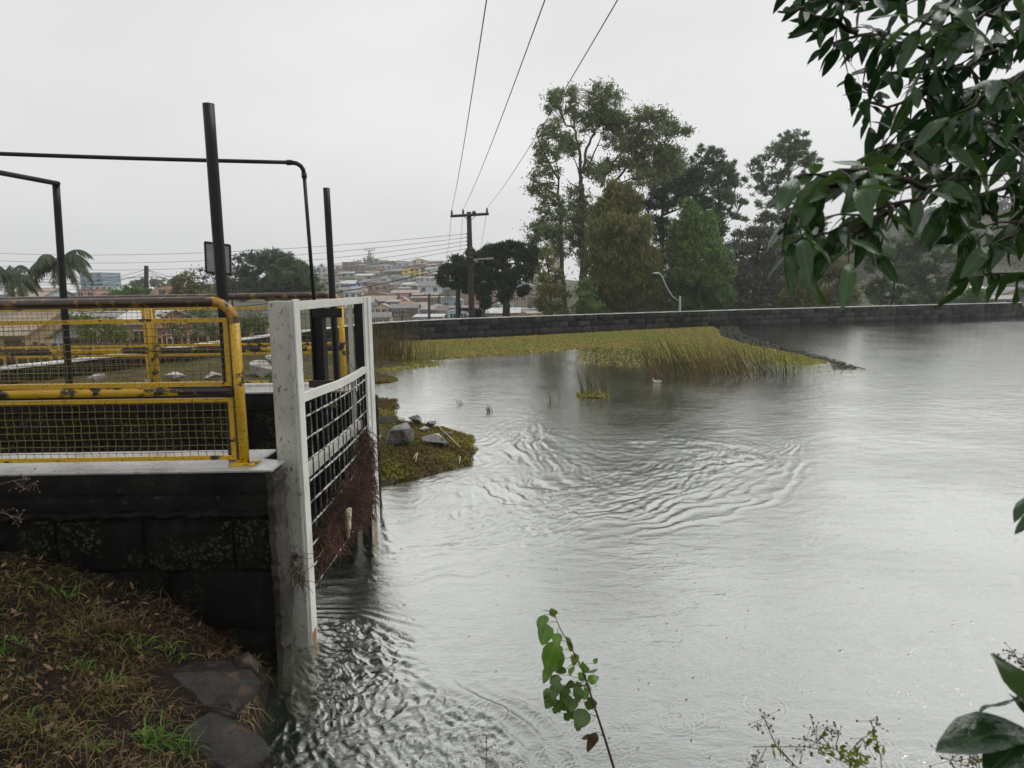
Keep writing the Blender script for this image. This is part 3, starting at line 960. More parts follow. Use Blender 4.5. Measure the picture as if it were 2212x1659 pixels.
# ------------------------------------------------------------------ shore behind the gate
SHORE = [(8.0, -1.9), (8.9, -1.75), (9.05, -1.55), (9.35, -1.15), (9.6, -0.98), (9.9, -0.62), (10.4, -0.66), (10.8, -0.60), (11.2, -0.72), (11.6, -0.66), (12.0, -1.0), (12.3, -1.45), (12.7, -2.05),
         (13.0, -2.45), (13.5, -2.22), (14.4, -2.65), (15.0, -2.45), (15.7, -2.95), (17.0, -3.45), (19.4, -3.7), (19.8, -3.2), (20.4, -3.75), (22.0, -4.2), (22.8, -3.2), (23.5, -4.3), (28.0, -5.2), (36.0, -5.0)]
sx = lambda Y: np.interp(Y, [p[0] for p in SHORE], [p[1] for p in SHORE])


def shore_z(X, Y):
    d = sx(Y) - X
    inl = np.clip(d, 0, None)
    front = np.clip((Y - 8.6) / 2.2, 0, 1)
    z = np.where(d > 0, 0.03 + 0.13 * np.tanh(inl / 0.5) + 0.28 * (1 - np.exp(-(inl / 2.2) ** 2)) + 0.04 * np.clip(inl - 3, 0, 4), -0.25 + 0.28 * np.exp(d / 0.12))
    near = np.clip(1 - (Y - 8.4) / 4.2, 0, 1) * np.clip((-X - 1.9) / 1.1, 0, 1)
    z = z + near * 0.85 * (3 * near - 2 * near * near) ** 0.5
    return np.minimum(z, 1.33) + (fbm(X * 2.3, Y * 2.3, 3) - 0.5) * 0.10 * np.clip(d / 0.4, 0, 1)


gx, gy = np.meshgrid(np.linspace(-15.5, -0.3, 150), np.linspace(8.46, 37, 200))
gz = shore_z(gx, gy)
idx = np.arange(gx.size).reshape(gx.shape)
quads = np.stack([idx[:-1, :-1], idx[:-1, 1:], idx[1:, 1:], idx[1:, :-1]], -1).reshape(-1, 4)
ok = inside(gx.ravel(), gy.ravel(), WPOLY)
quads = quads[ok[quads].any(1)]
M_shore = mottled('shore_soil', (0.045, 0.034, 0.022), (0.085, 0.075, 0.03), 1.6, 0.85, (0.13, 0.11, 0.08), 9, 0.6, 0.7, 14, 0.04)
tag(mesh_obj('shore', np_mesh('shore', np.stack([gx.ravel(), gy.ravel(), gz.ravel()], 1), quads), M_shore, None, True), 'weedy shore with rubble behind the gate', kind='structure')


def leaf_quads(C, A, Sd, L_, Wd, tip=0.0):
    """rhombic leaves: centres C, axis A, side Sd, half length / half width arrays"""
    L_, Wd = np.asarray(L_).reshape(-1, 1), np.asarray(Wd).reshape(-1, 1)
    v = np.stack([C - A * L_, C + Sd * Wd - A * L_ * tip, C + A * L_, C - Sd * Wd - A * L_ * tip], 1).reshape(-1, 3)
    n = len(C)
    return v, np.arange(4 * n).reshape(n, 4)


def rand_dirs(n, r, zs=1.0, zo=0.0):
    d = r.normal(size=(n, 3))
    d[:, 2] = d[:, 2] * zs + zo
    return d / np.linalg.norm(d, axis=1)[:, None]


def perp(A, r):
    B = np.cross(A, rand_dirs(len(A), r))
    return B / (np.linalg.norm(B, axis=1)[:, None] + 1e-9)


def scatter_shore(n, r, y0, y1, dmin, dmax, dens=None):
    Y = r.uniform(y0, y1, n)
    X = sx(Y) - r.uniform(dmin, dmax, n)
    k = np.ones(n, bool) if dens is None else dens(X, Y)
    return X[k], Y[k]


# water weed cushions at the waterline, grass further in
M_weed = foliage('water_weed', (0.10, 0.10, 0.016), (0.27, 0.235, 0.035), (0.12, 0.075, 0.024), 0.55, 0.25, 1.3)
M_shoregrass = foliage('shore_grass', (0.06, 0.12, 0.02), (0.13, 0.19, 0.03), (0.17, 0.13, 0.06), 0.6, 0.3, 1.1)
r = np.random.default_rng(21)
cX, cY = scatter_shore(5200, r, 8.9, 17.0, -0.04, 1.5)
kk = r.random(len(cX)) < np.clip(1.3 - (sx(cY) - cX) * 0.65, 0.06, 1)
cX, cY = cX[kk], cY[kk]
vv, ff, nb = [], [], 0
per = 16
cz = np.maximum(shore_z(cX, cY), 0.0)
rad = r.uniform(0.022, 0.055, len(cX))
C = np.repeat(np.stack([cX, cY, cz], 1), per, 0)
D = rand_dirs(len(C), r, 0.7, 0.6)
D[:, 2] = np.abs(D[:, 2])
C = C + D * np.repeat(rad, per)[:, None] * np.array([1, 1, 0.9])
A = perp(D, r); B = np.cross(D, A)
s_ = r.uniform(0.007, 0.017, len(C))
v, f = leaf_quads(C, A, B, s_, s_ * 0.8)
tag(mesh_obj('water_weed', np_mesh('water_weed', v, f), M_weed), 'cushions of olive brown water weed along the spit', 'plants', kind='stuff')
gX, gY = scatter_shore(26000, r, 8.9, 30.0, 0.25, 6.0, lambda X, Y: fbm(X * 0.9 + 4, Y * 0.9, 3) > 0.52)
C = np.stack([gX, gY, shore_z(gX, gY) + 0.03], 1)
ok = inside(gX, gY, WPOLY) & (gX > -12)
C = C[ok]
A = rand_dirs(len(C), r, 0.6, 1.0)
v, f = leaf_quads(C, A, perp(A, r), r.uniform(0.03, 0.075, len(C)), r.uniform(0.004, 0.010, len(C)))
tag(mesh_obj('shore_grass', np_mesh('shore_grass', v, f), M_shoregrass), 'short green grass among the rubble on the shore', 'grass', kind='stuff')

# ------------------------------------------------------------------ floating plants
r = np.random.default_rng(5)
pg = lambda L_: [(p.x, p.y) for p in (gr(x, y) for x, y in L_)]
MATP = pg([(780, 762), (800, 740), (900, 737), (1100, 729), (1300, 718), (1420, 712), (1540, 706), (1552, 714), (1556, 726), (1600, 742), (1680, 757), (1790, 783), (1765, 788), (1690, 787), (1640, 780),
           (1560, 779), (1500, 784), (1450, 780), (1420, 773), (1390, 760), (1330, 752), (1250, 753), (1180, 761), (1080, 767), (1000, 773), (960, 776), (905, 779), (965, 786), (900, 796), (805, 804), (700, 820)])
MATS2 = [pg([(1490, 792), (1560, 787), (1625, 795), (1640, 804), (1580, 803), (1500, 801)]), pg([(1245, 853), (1262, 848), (1300, 847), (1318, 852), (1300, 860), (1255, 860)]), pg([(806, 816), (830, 813), (860, 821), (846, 826), (806, 829)]),
         pg([(800, 862), (858, 864), (856, 876), (848, 884), (858, 893), (830, 900), (800, 905)])]
DARKP = pg([(1552, 714), (1556, 705), (1592, 703), (1605, 722), (1680, 748), (1760, 766), (1868, 797), (1800, 799), (1790, 783), (1680, 757), (1600, 742), (1556, 726)])
M_mat = foliage('floating_mat', (0.20, 0.165, 0.045), (0.41, 0.345, 0.11), (0.25, 0.265, 0.06), 0.6, 0.3, 0.16)
M_matd = foliage('dark_pondweed', (0.02, 0.026, 0.015), (0.06, 0.065, 0.035), None, 0.4, 0.1)


def float_leaves(name, label, poly, n, size, mat, z, tilt, r, cover=None):
    P = np.array(poly)
    x, y = r.uniform(P[:, 0].min(), P[:, 0].max(), n), r.uniform(P[:, 1].min(), P[:, 1].max(), n)
    d = seg_dist(x, y, poly, True)
    k = inside(x, y, poly) & (r.random(n) < 0.35 + d * 2.2)
    if cover is not None: k &= cover(x, y)
    x, y = x[k], y[k]
    k2 = inside(x, y, WPOLY)
    x, y = x[k2], y[k2]
    C = np.stack([x, y, z + r.uniform(0, 0.03, len(x))], 1)
    D = rand_dirs(len(x), r, 1.0, tilt)
    D[:, 2] = np.abs(D[:, 2])
    A = perp(D, r)
    v, f = leaf_quads(C, A, np.cross(D, A), r.uniform(0.6, 1.3, len(x)) * size, r.uniform(0.5, 0.9, len(x)) * size)
    return tag(mesh_obj(name, np_mesh(name, v, f), mat), label, 'plants', kind='stuff')


float_leaves('floating_plant_mat', 'yellow green mat of floating plants along the dam wall', MATP, 130000, 0.055, M_mat, 0.012, 1.6, r)
for i, p in enumerate(MATS2):
    float_leaves('floating_plant_patch', ['small floating patch among the reeds', 'little floating island under the thin reed tuft', 'small olive patch near the far gate post', 'brown green patch beyond the spit'][i], p, 2600, 0.04, (M_mat, M_mat, M_weed, M_weed)[i], 0.012, 1.2, r)
float_leaves('pondweed_fringe', 'dark pondweed fringe along the floating mat edge', DARKP, 30000, 0.055, M_matd, 0.008, 4.0, r)
FLK = pg([(1240, 757), (1330, 752), (1420, 770), (1430, 790), (1360, 795), (1250, 785)])
float_leaves('floating_leaf_flecks', 'scattered pale flecks floating before the reeds', FLK, 900, 0.05, M_mat, 0.012, 5.0, r)
FLK2 = pg([(1640, 790), (1790, 786), (1870, 797), (1900, 806), (1780, 808), (1680, 804)])
float_leaves('floating_leaf_flecks', 'scattered pale flecks floating off the mat point', FLK2, 420, 0.035, M_mat, 0.012, 5.0, r)


# ------------------------------------------------------------------ reeds
M_reed = foliage('reed', (0.035, 0.045, 0.016), (0.12, 0.105, 0.04), (0.17, 0.11, 0.055), 0.6, 0.15, 0.9)


def reeds(label, poly, n, h0, h1, seed, lean=(-0.25, 0.0), wd=0.006, group='reed clumps', nodes_=4):
    r = np.random.default_rng(seed)
    P = np.array(poly)
    x, y = r.uniform(P[:, 0].min(), P[:, 0].max(), n * 4), r.uniform(P[:, 1].min(), P[:, 1].max(), n * 4)
    k = np.where(inside(x, y, poly))[0][:n]
    mb = MB()
    for i in k:
        h = r.uniform(h0, h1) * (0.6 + 0.4 * r.random())
        ln = Vector((r.normal(lean[0], 0.16), r.normal(0, 0.16), 1)).normalized()
        p = Vector((x[i], y[i], -0.03))
        pts = [p]
        d = ln
        for j in range(3):
            d = (d + Vector((lean[0] * 0.12 + r.normal() * 0.04, r.normal() * 0.03, -0.03))).normalized()
            p = p + d * h / 3
            pts.append(p.copy())
        w = wd * r.uniform(0.6, 1.3)
        mb.tube(pts, [w, w * 0.9, w * 0.7, w * 0.2], 3, cap=False)
        if r.random() < 0.08:   # broken stalk
            q = pts[2]
            mb.tube([q, q + Vector((r.normal() * 0.5, r.normal() * 0.3, -0.25)) * h * 0.6], w * 0.7, 3, cap=False)
    o_ = mb.build('reed_clump', M_reed, None, True)
    return tag(o_, label, 'reeds', group)


reeds('broad leaning brown green reed clump in the floating mat', pg([(1395, 808), (1410, 824), (1480, 826), (1560, 824), (1640, 818), (1690, 806), (1600, 800), (1480, 798), (1420, 796)]), 480, 0.7, 1.6, 31, (-0.33, 0), 0.0065)
reeds('thin reeds strung along the right end of the leaning clump', pg([(1600, 800), (1650, 812), (1735, 815), (1730, 800), (1660, 795)]), 34, 0.7, 1.2, 32, (-0.22, 0), 0.007)
reeds('dense reed bed at the left end of the mat by the gate', pg([(745, 800), (815, 798), (890, 790), (900, 778), (830, 768), (745, 775)]), 520, 0.9, 2.0, 33, (0.02, 0), 0.008)
reeds('sparse reeds at the right fringe of the left reed bed', pg([(890, 790), (955, 788), (960, 778), (900, 778)]), 60, 0.5, 1.3, 34, (0.0, 0), 0.006)
reeds('small isolated tuft of tall thin reeds on open water', pg([(1252, 858), (1262, 850), (1308, 850), (1316, 856), (1300, 859)]), 46, 0.5, 1.15, 35, (-0.16, 0), 0.005)
for i, (x, y, n, h, lb) in enumerate([(995, 875, 7, .35, 'tiny sprig of reed sticking out near the spit'), (1060, 890, 10, .28, 'faint row of short sprigs in pale water'), (1190, 868, 6, .5, 'bent twigs poking from water left of the thin tuft'),
                                      (1446, 880, 5, .5, 'lone forked twig standing in water below the reeds'), (1208, 862, 3, .6, 'slanting stick in water beside the bent twigs')]):
    reeds(lb, pg([(x - 9, y), (x, y - 3), (x + 9, y), (x, y + 3)]), n, h * 0.5, h, 50 + i, (-0.3, 0), 0.006, 'twigs in the water')

# ------------------------------------------------------------------ rocks
M_rock = mottled('basalt_rock', (0.085, 0.085, 0.082), (0.25, 0.25, 0.245), 5, 0.45, (0.07, 0.055, 0.035), 9, 0.58, 0.9, 14, 0.06, wet=0.15, spec=0.5)
M_rock_dark = mottled('dark_wet_rock', (0.012, 0.011, 0.010), (0.045, 0.041, 0.037), 4, 0.45, (0.07, 0.045, 0.03), 8, 0.6, 0.7, 26, 0.02, wet=0.18)
M_rock_pale = mottled('pale_rock', (0.25, 0.24, 0.23), (0.42, 0.41, 0.39), 3, 0.5, (0.12, 0.11, 0.1), 12, 0.6, 0.4, 20, 0.02, wet=0.25)


def rock_mesh(name, seed, n=11):
    r = np.random.default_rng(seed)
    bm = bmesh.new()
    for k in range(n):
        d = rand_dirs(1, r)[0] * r.uniform(0.75, 1.0)
        bm.verts.new((d[0] * 0.5, d[1] * 0.5, d[2] * 0.5))
    res = bmesh.ops.convex_hull(bm, input=bm.verts)
    bmesh.ops.delete(bm, geom=[v for v in bm.verts if not v.link_faces], context='VERTS')
    bmesh.ops.bevel(bm, geom=list(bm.edges), offset=0.012, segments=1, affect='EDGES')
    me = bpy.data.meshes.new(name)
    bm.to_mesh(me); bm.free()
    return me


def rock(label, x, y, w, h, seed, mat, z=None, dep=0.8, tilt=(0, 0, 0), group='rocks on the shore', Y=None):
    zz = 0.15
    for _ in range(4):
        p = gr(x, y, zz)
        zz = float(shore_z(np.array([p.x]), np.array([p.y]))[0]) if z is None else z
    k = p.y / F
    o_ = mesh_obj('rock', rock_mesh('rock', seed), mat)
    o_.location = (p.x, p.y + w * k * dep * .3, zz + h * k * 0.42 + 0.04)
    o_.scale = (w * k * 1.65, w * k * dep * 1.5, h * k * 1.45)
    o_.rotation_euler = tilt
    return tag(o_, label, 'rock', group)


V6 = lambda a, b: (795.5 + a * .2604, 685.8 + b * .2604)
for i, (cx0, cx1, cy0, cy1, mt, tl, lb) in enumerate([
    (135, 370, 912, 1085, M_rock, (0.1, -0.15, 0.5), 'largest grey angular rock on the weedy spit'), (455, 640, 1000, 1082, M_rock, (0.0, 0.25, 0.2), 'long flat grey rock half sunk right of the largest rock'),
    (285, 400, 808, 862, M_rock_dark, (0, 0, 0.3), 'dark rounded rock at the back edge of the spit'), (345, 432, 838, 912, M_rock, (0.2, 0.7, 0.1), 'upright tilted rock slab behind the largest rock'),
    (480, 692, 842, 908, M_rock_dark, (0, 0.15, 0.0), 'long low dark rock by the back waterline'), (90, 232, 850, 905, M_rock_dark, (0, 0, 0.8), 'dark pointed rock close to the far gate post'),
    (228, 312, 864, 892, M_rock_pale, (0, 0, 0.1), 'small pale flat stone between the dark rocks'), (462, 562, 894, 937, M_rock, (0, -0.2, 0.4), 'flat grey stone in the middle of the spit'),
    (780, 832, 908, 962, M_rock_dark, (0, 0, 0), 'small dark rock at the outer tip of the spit'), (62, 110, 978, 1032, M_rock_pale, (0, 0, 0.5), 'pale stone beside the gate post left of the largest rock'),
    (552, 648, 988, 1032, M_rock_pale, (0, 0.1, 0.3), 'small white topped stone lying on the long flat rock'), (430, 502, 935, 967, M_rock_pale, (0, 0, 0.2), 'low pale stone in the weeds behind the largest rock'),
    (628, 690, 975, 1012, M_rock, (0, 0.3, 0.5), 'small grey stone right of the white topped stone')]):
    x0, y0 = V6(cx0, cy0); x1, y1 = V6(cx1, cy1)
    rock(lb, (x0 + x1) / 2, y1 - 2, x1 - x0, y1 - y0, 200 + i, mt, None, 0.75, tl)
V2 = lambda a, b: (a * .3224, 493.7 + b * .3224)
for i, (cx0, cx1, cy0, cy1, mt, lb) in enumerate([
    (600, 690, 985, 1035, M_rock_pale, 'pale rubble stone behind the far railing left of its post'), (1105, 1245, 978, 1035, M_rock_pale, 'flat pale rubble slab behind the far railing right of its post'),
    (1350, 1490, 975, 1025, M_rock_pale, 'low pale rubble behind the tall black pole'), (1660, 1830, 880, 985, M_rock_pale, 'biggest pale broken slab behind the far railing'),
    (960, 1020, 1015, 1045, M_rock, 'small rubble stone at the foot of the far railing post'), (1780, 1830, 855, 900, M_rock_pale, 'pointed pale stone just left of the white gate post')]):
    x0, y0 = V2(cx0, cy0); x1, y1 = V2(cx1, cy1)
    rock(lb, (x0 + x1) / 2, y1, x1 - x0, y1 - y0, 230 + i, mt, None, 0.8, (0, 0.1 * (i % 3 - 1), i * 0.7), 'rubble behind the far railing')

# dry stalks on the spit
M_straw = foliage('dry_stalk', (0.38, 0.29, 0.17), (0.5, 0.4, 0.26), None, 0.7, 0.1)
for lb, pts, w in (('long pale dry stalk lying across the spit', [(570, 860), (600, 925), (660, 975), (760, 1075)], .011), ('thin dry stem crossing the long stalk', [(678, 962), (770, 880)], .006), ('second thin dry stem beside the crossing one', [(735, 955), (762, 895)], .006),
                   ('short pale stalk stub leaning in the weeds', [(375, 1172), (398, 1130)], .010), ('short pale stalk stub next to the leaning one', [(392, 1195), (408, 1125)], .010), ('single pale stub near the right edge of the spit', [(755, 1215), (762, 1155)], .009)):
    P = [V6(*q) for q in pts]
    pp = []
    for i, (x, y) in enumerate(P):
        p = gr(x, y, 0.24)
        pp.append(p)
    tag(MB().tube(pp, [w * (0.5 + 0.5 * i / (len(pp) - 1)) for i in range(len(pp))], 6).build('dry_stalk', M_straw, None, True), lb, 'stalk', 'dry stalks on the spit')

# small water bird by the reeds
dk = gr(1419, 827)
BIRD = 1
bird = empty('water_bird', (dk.x, dk.y, 0), 0, 'small white and grey water bird floating before the reed clump', 'bird')
bird.scale = (.8, .8, .8)
M_bw = plain('bird_white', (0.42, 0.41, 0.36), 0.7); M_bg = plain('bird_grey', (0.10, 0.10, 0.085), 0.7)
b_ = MB()
prof = [(-0.13, .010, .075), (-0.10, .045, .060), (-0.04, .062, .052), (0.04, .062, .05), (0.10, .040, .056), (0.16, .010, .065)]
for (x, rr, z) in prof:
    for k in range(10):
        a = 2 * PI * k / 10
        b_.v.append((x, rr * math.cos(a), z + rr * 0.8 * math.sin(a) - 0.01))
for i in range(len(prof) - 1):
    for k in range(10):
        b_.f.append((i * 10 + k, i * 10 + (k + 1) % 10, (i + 1) * 10 + (k + 1) % 10, (i + 1) * 10 + k)); b_.m.append(0)
b_.build('body', M_bw, bird, True)
MB().tube([(-0.10, 0, .07), (-0.125, 0, .11), (-0.135, 0, .135)], [.028, .022, .026], 8).build('neck', M_bw, bird, True)
MB().ball((-0.143, 0, .147), .030, 8, 6, sc=(1.2, .9, .9)).build('head', M_bg, bird, True)
MB().tube([(-0.165, 0, .143), (-0.205, 0, .136)], [.010, .003], 6).build('beak', M_bg, bird, True)
MB().ball((0.03, 0, .085), .05, 8, 6, sc=(1.9, 1.05, .55)).build('wing', M_bg, bird, True)


# ------------------------------------------------------------------ utility poles and lines
def sag(a, b, s, n=14):
    a, b = Vector(a), Vector(b)
    return [a.lerp(b, k / n) - Vector((0, 0, s * 4 * (k / n) * (1 - k / n))) for k in range(n + 1)]


def wire(label, pts, r=0.012, group='overhead wires'):
    return tag(MB().tube(pts, r, 4, cap=False).build('power_line', M_cable, None, True), label, 'wire', group)


M_porc = plain('insulator', (0.035, 0.028, 0.025), 0.3)
M_lampw = plain('lamp_head', (0.42, 0.43, 0.43), 0.4, 0.05)
pb, pt = at(1020, 700, 45), at(1013, 458, 45)
up = empty('utility_pole', (pb.x, pb.y, -1.6), 0, 'tall dark wooden utility pole with a crossarm carrying three wires', 'utility pole', 'utility poles')
adopt(MB().tube([Vector((pb.x + 0.02, pb.y, -2.0)), pb, at(1016, 580, 45), pt], [0.22, 0.20, 0.175, 0.15], 10).build('shaft', M_wood, None, True), up)
ca, cb = at(973, 467, 44.8), at(1056, 462, 44.8)
adopt(MB().tube([ca, cb], 0.085, 4).build('crossarm', M_wood), up)
INS = []
for x in (976, 1000.5, 1052):
    y = 467 - (x - 973) / 83 * 5
    q = at(x, y - 3, 44.8)
    adopt(MB().tube([q, q + Vector((0, 0, .08)), q + Vector((0, 0, .16)), q + Vector((0, 0, .24)), q + Vector((0, 0, .27))], [.03, .085, .05, .07, .03], 8).build('insulator', M_porc, None, True), up)
    INS.append(q + Vector((0, 0, .28)))
for s_ in (-1, 1):
    adopt(MB().tube([at(1014.5 + s_ * 13, 466, 44.9), at(1014.5 + s_ * 1, 478, 44.9)], 0.025, 5).build('brace', M_galv), up)
adopt(MB().ball(at(1024, 459.5, 44.8), .13, 8, 6).build('fuse', M_porc, None, True), up)
RACK = []
for k in range(5):
    q = at(1009, 505 + 8 * k, 44.8)
    adopt(MB().ball(q, .055, 6, 5).build('insulator', M_porc, None, True), up)
    RACK.append(q)
adopt(MB().tube([at(1019, 561, 45), at(1065, 558, 44.0)], 0.05, 6).build('side_arm', M_galv), up)
for k in range(3):
    adopt(MB().tube([at(1014, 540 + 9 * k, 44.75), at(1022, 540 + 9 * k, 44.75)], 0.2, 8, cap=False).build('band', M_porc), up)
# three conductors running overhead towards the viewer
for i, (x, y, Y, lb) in enumerate(((1051, 0, 12.6, 'left wire of the three rising overhead from the crossarm'), (1177, 0, 12.2, 'middle wire of the three rising overhead from the crossarm'), (1334, 0, 11.8, 'right wire of the three rising overhead from the crossarm'))):
    a, b = INS[i], at(x, y, Y)
    c = b + (b - a) * 0.75 + Vector((0, 0, 1.2))
    pts = []
    for k in range(33):
        u = k / 32 * 1.75
        # parabola through a (0), b (1), c (1.75)
        la = (u - 1) * (u - 1.75) / 1.75
        lb_ = u * (u - 1.75) / (1 * (1 - 1.75))
        lc = u * (u - 1) / (1.75 * 0.75)
        pts.append(a * la + b * lb_ + c * lc)
    wire(lb, pts, 0.011)
for i, (x0, x1) in enumerate(((976, 963), (1000.5, 990), (1052, 1034))):
    wire(['far span left', 'far span middle', 'far span right'][i] + ' wire dropping behind the crossarm to the town', [INS[i]] + sag(INS[i], at(x1, 560 - 10 * i, 110), 0.8)[1:], 0.012)
lefts = [(-200, 536), (-200, 548), (-200, 556), (-200, 566), (-200, 573)]
for k in range(5):
    wire('%s distribution wire running left from the insulator rack' % ('topmost', 'second', 'third', 'fourth', 'lowest')[k], sag(RACK[k], at(lefts[k][0], lefts[k][1], 62), 0.9 + .25 * k, 20), 0.012)
for k in range(5):
    a = at(1012, 556 + 4 * k, 44.8)
    wire('%s of the telephone cables sagging left from the pole' % ('topmost', 'second', 'third', 'fourth', 'lowest')[k], sag(a, at(-200, 576 + 14 * k, 55 + 2 * k), 1.6 + .35 * k, 20), 0.014 + (0.012 if k == 3 else 0))
wire('thick cable slanting down right from the pole past the araucaria', sag(at(1019, 562, 44.8), at(1240, 632, 60), 0.3), 0.022)
wire('low wire strung right behind the trees above the dam', sag(at(1250, 640, 50), at(1480, 636, 52), 0.2), 0.014)


def small_pole(label, x, ytop, ybot, Y, r=0.11, arm=0, ins=True, lean=0):
    a, b = at(x, ybot, Y), at(x + lean, ytop, Y)
    g_ = empty('utility_pole', (a.x, a.y, float(terr(a.x, a.y))), 0, label, 'utility pole', 'utility poles')
    adopt(MB().tube([Vector((a.x, a.y, float(terr(a.x, a.y)) - 0.3)), a, b], [r * 1.25, r * 1.1, r], 8).build('shaft', M_wood, None, True), g_)
    if arm:
        adopt(MB().tube([b + Vector((-arm / 2, 0, -0.25)), b + Vector((arm / 2, 0, -0.22))], 0.07, 4).build('crossarm', M_wood), g_)
        for s_ in (-0.46, -0.1, 0.46):
            adopt(MB().ball(b + Vector((arm * s_, 0, -0.08)), .09, 6, 5).build('insulator', M_porc, None, True), g_)
    return b


pA = small_pole('dark bare topped wooden pole with many wires, left of the board sign', 316, 574, 640, 58, 0.17)
for k, (dx, dy) in enumerate([(-330, 30), (-330, 48), (-330, 5), (300, 40), (300, 58), (330, 14), (250, 75)]):
    wire('%s wire from the bare topped pole' % ('left lower', 'left lowest', 'left upper', 'right lower', 'right lowest', 'right upper', 'right steep')[k], sag(pA - Vector((0, 0, .3 + .25 * (k % 3))), at(316 + dx, 578 + dy, 64), 0.7), 0.016)
small_pole('short dark pole with crossarm among houses left of the tall pole', 927, 634, 700, 88, 0.16, 5.0)
small_pole('pale brown pole close left of the tall utility pole', 989, 602, 700, 56, 0.17, 2.0)
small_pole('small dark pole far among the lower houses beyond the gate', 869, 672, 700, 100, 0.15, 3.0)


def street_lamp(label, foot, pts, Y, r=0.038, post=None):
    P = [at(x, y, Y) for x, y in pts]
    base = at(foot[0], foot[1], Y)
    g_ = empty('street_lamp', (base.x, base.y, float(terr(base.x, base.y))), 0, label, 'street lamp', 'street lamps beyond the dam')
    adopt(MB().tube([Vector((base.x, base.y, float(terr(base.x, base.y)) - 0.2)), base], [0.085, 0.07], 8).build('post', M_pale_conc, None, True), g_)
    adopt(MB().tube(P, r, 7).build('arm', M_galv, None, True), g_)
    d = (P[-1] - P[-2]); d.z = 0
    d = d.normalized() if d.length > 1e-6 else Vector((1, 0, 0))
    e = P[-1] + d * 0.42
    adopt(MB().tube([P[-1] - d * .05, P[-1] + d * 0.15, e - d * 0.1, e], [.03, .06, .055, .02], 8).build('lamp_head', M_lampw, None, True), g_)


M_pale_conc = mottled('pale_concrete', (0.22, 0.22, 0.21), (0.34, 0.34, 0.32), 4, 0.7, bumps=0.2)
street_lamp('street lamp with long slanting arm between the two columnar trees', (1469, 640), [(1469, 652), (1452, 640), (1440, 620), (1430, 597), (1424, 590)], 44)
street_lamp('street lamp with curved arm leaning left under the big leaves', (1902, 662), [(1902, 660), (1888, 650), (1880, 630), (1872, 612), (1866, 608)], 62)
street_lamp('left of the two distant street lamps before the wooded hill', (2105, 625), [(2105, 612), (2110, 605), (2116, 592), (2119, 589)], 120, .08)
street_lamp('right of the two distant street lamps before the wooded hill', (2178, 625), [(2178, 612), (2184, 603), (2190, 590), (2193, 587.5)], 120, .08)
street_lamp('street lamp low against the round bush at the right', (2139, 660), [(2139, 652), (2134, 642), (2128, 635), (2121, 634)], 80, .06)

# back of a square notice board behind the tall pole
sg = empty('notice_board', at(480, 700, 13.5), 0, 'grey back of a square framed board behind the tallest pole', 'sign')
c4 = [at(443, 523, 13.6), at(497, 530, 13.4), at(499, 592, 13.4), at(446, 588, 13.6)]
yv = Vector((0.03, 0.10, 0))
mb = MB(); mb.add([*c4, *[p + yv * 0.3 for p in c4]], [(0, 3, 2, 1), (4, 5, 6, 7), (0, 1, 5, 4), (1, 2, 6, 5), (2, 3, 7, 6), (3, 0, 4, 7)])
adopt(mb.build('panel', mottled('board_grey', (0.20, 0.22, 0.23), (0.27, 0.29, 0.30), 5, 0.6, bumps=0.05)), sg)
for a, b in zip(c4, c4[1:] + c4[:1]):
    adopt(MB().tube([a - yv * .08, b - yv * .08], 0.02, 4).build('frame_bar', black_paint), sg)
pm = at(482, 590, 13.56)
adopt(MB().tube([Vector((pm.x, pm.y, 0.5)), Vector((pm.x - .02, pm.y, 3.0))], 0.03, 8).build('post', black_paint, None, True), sg)


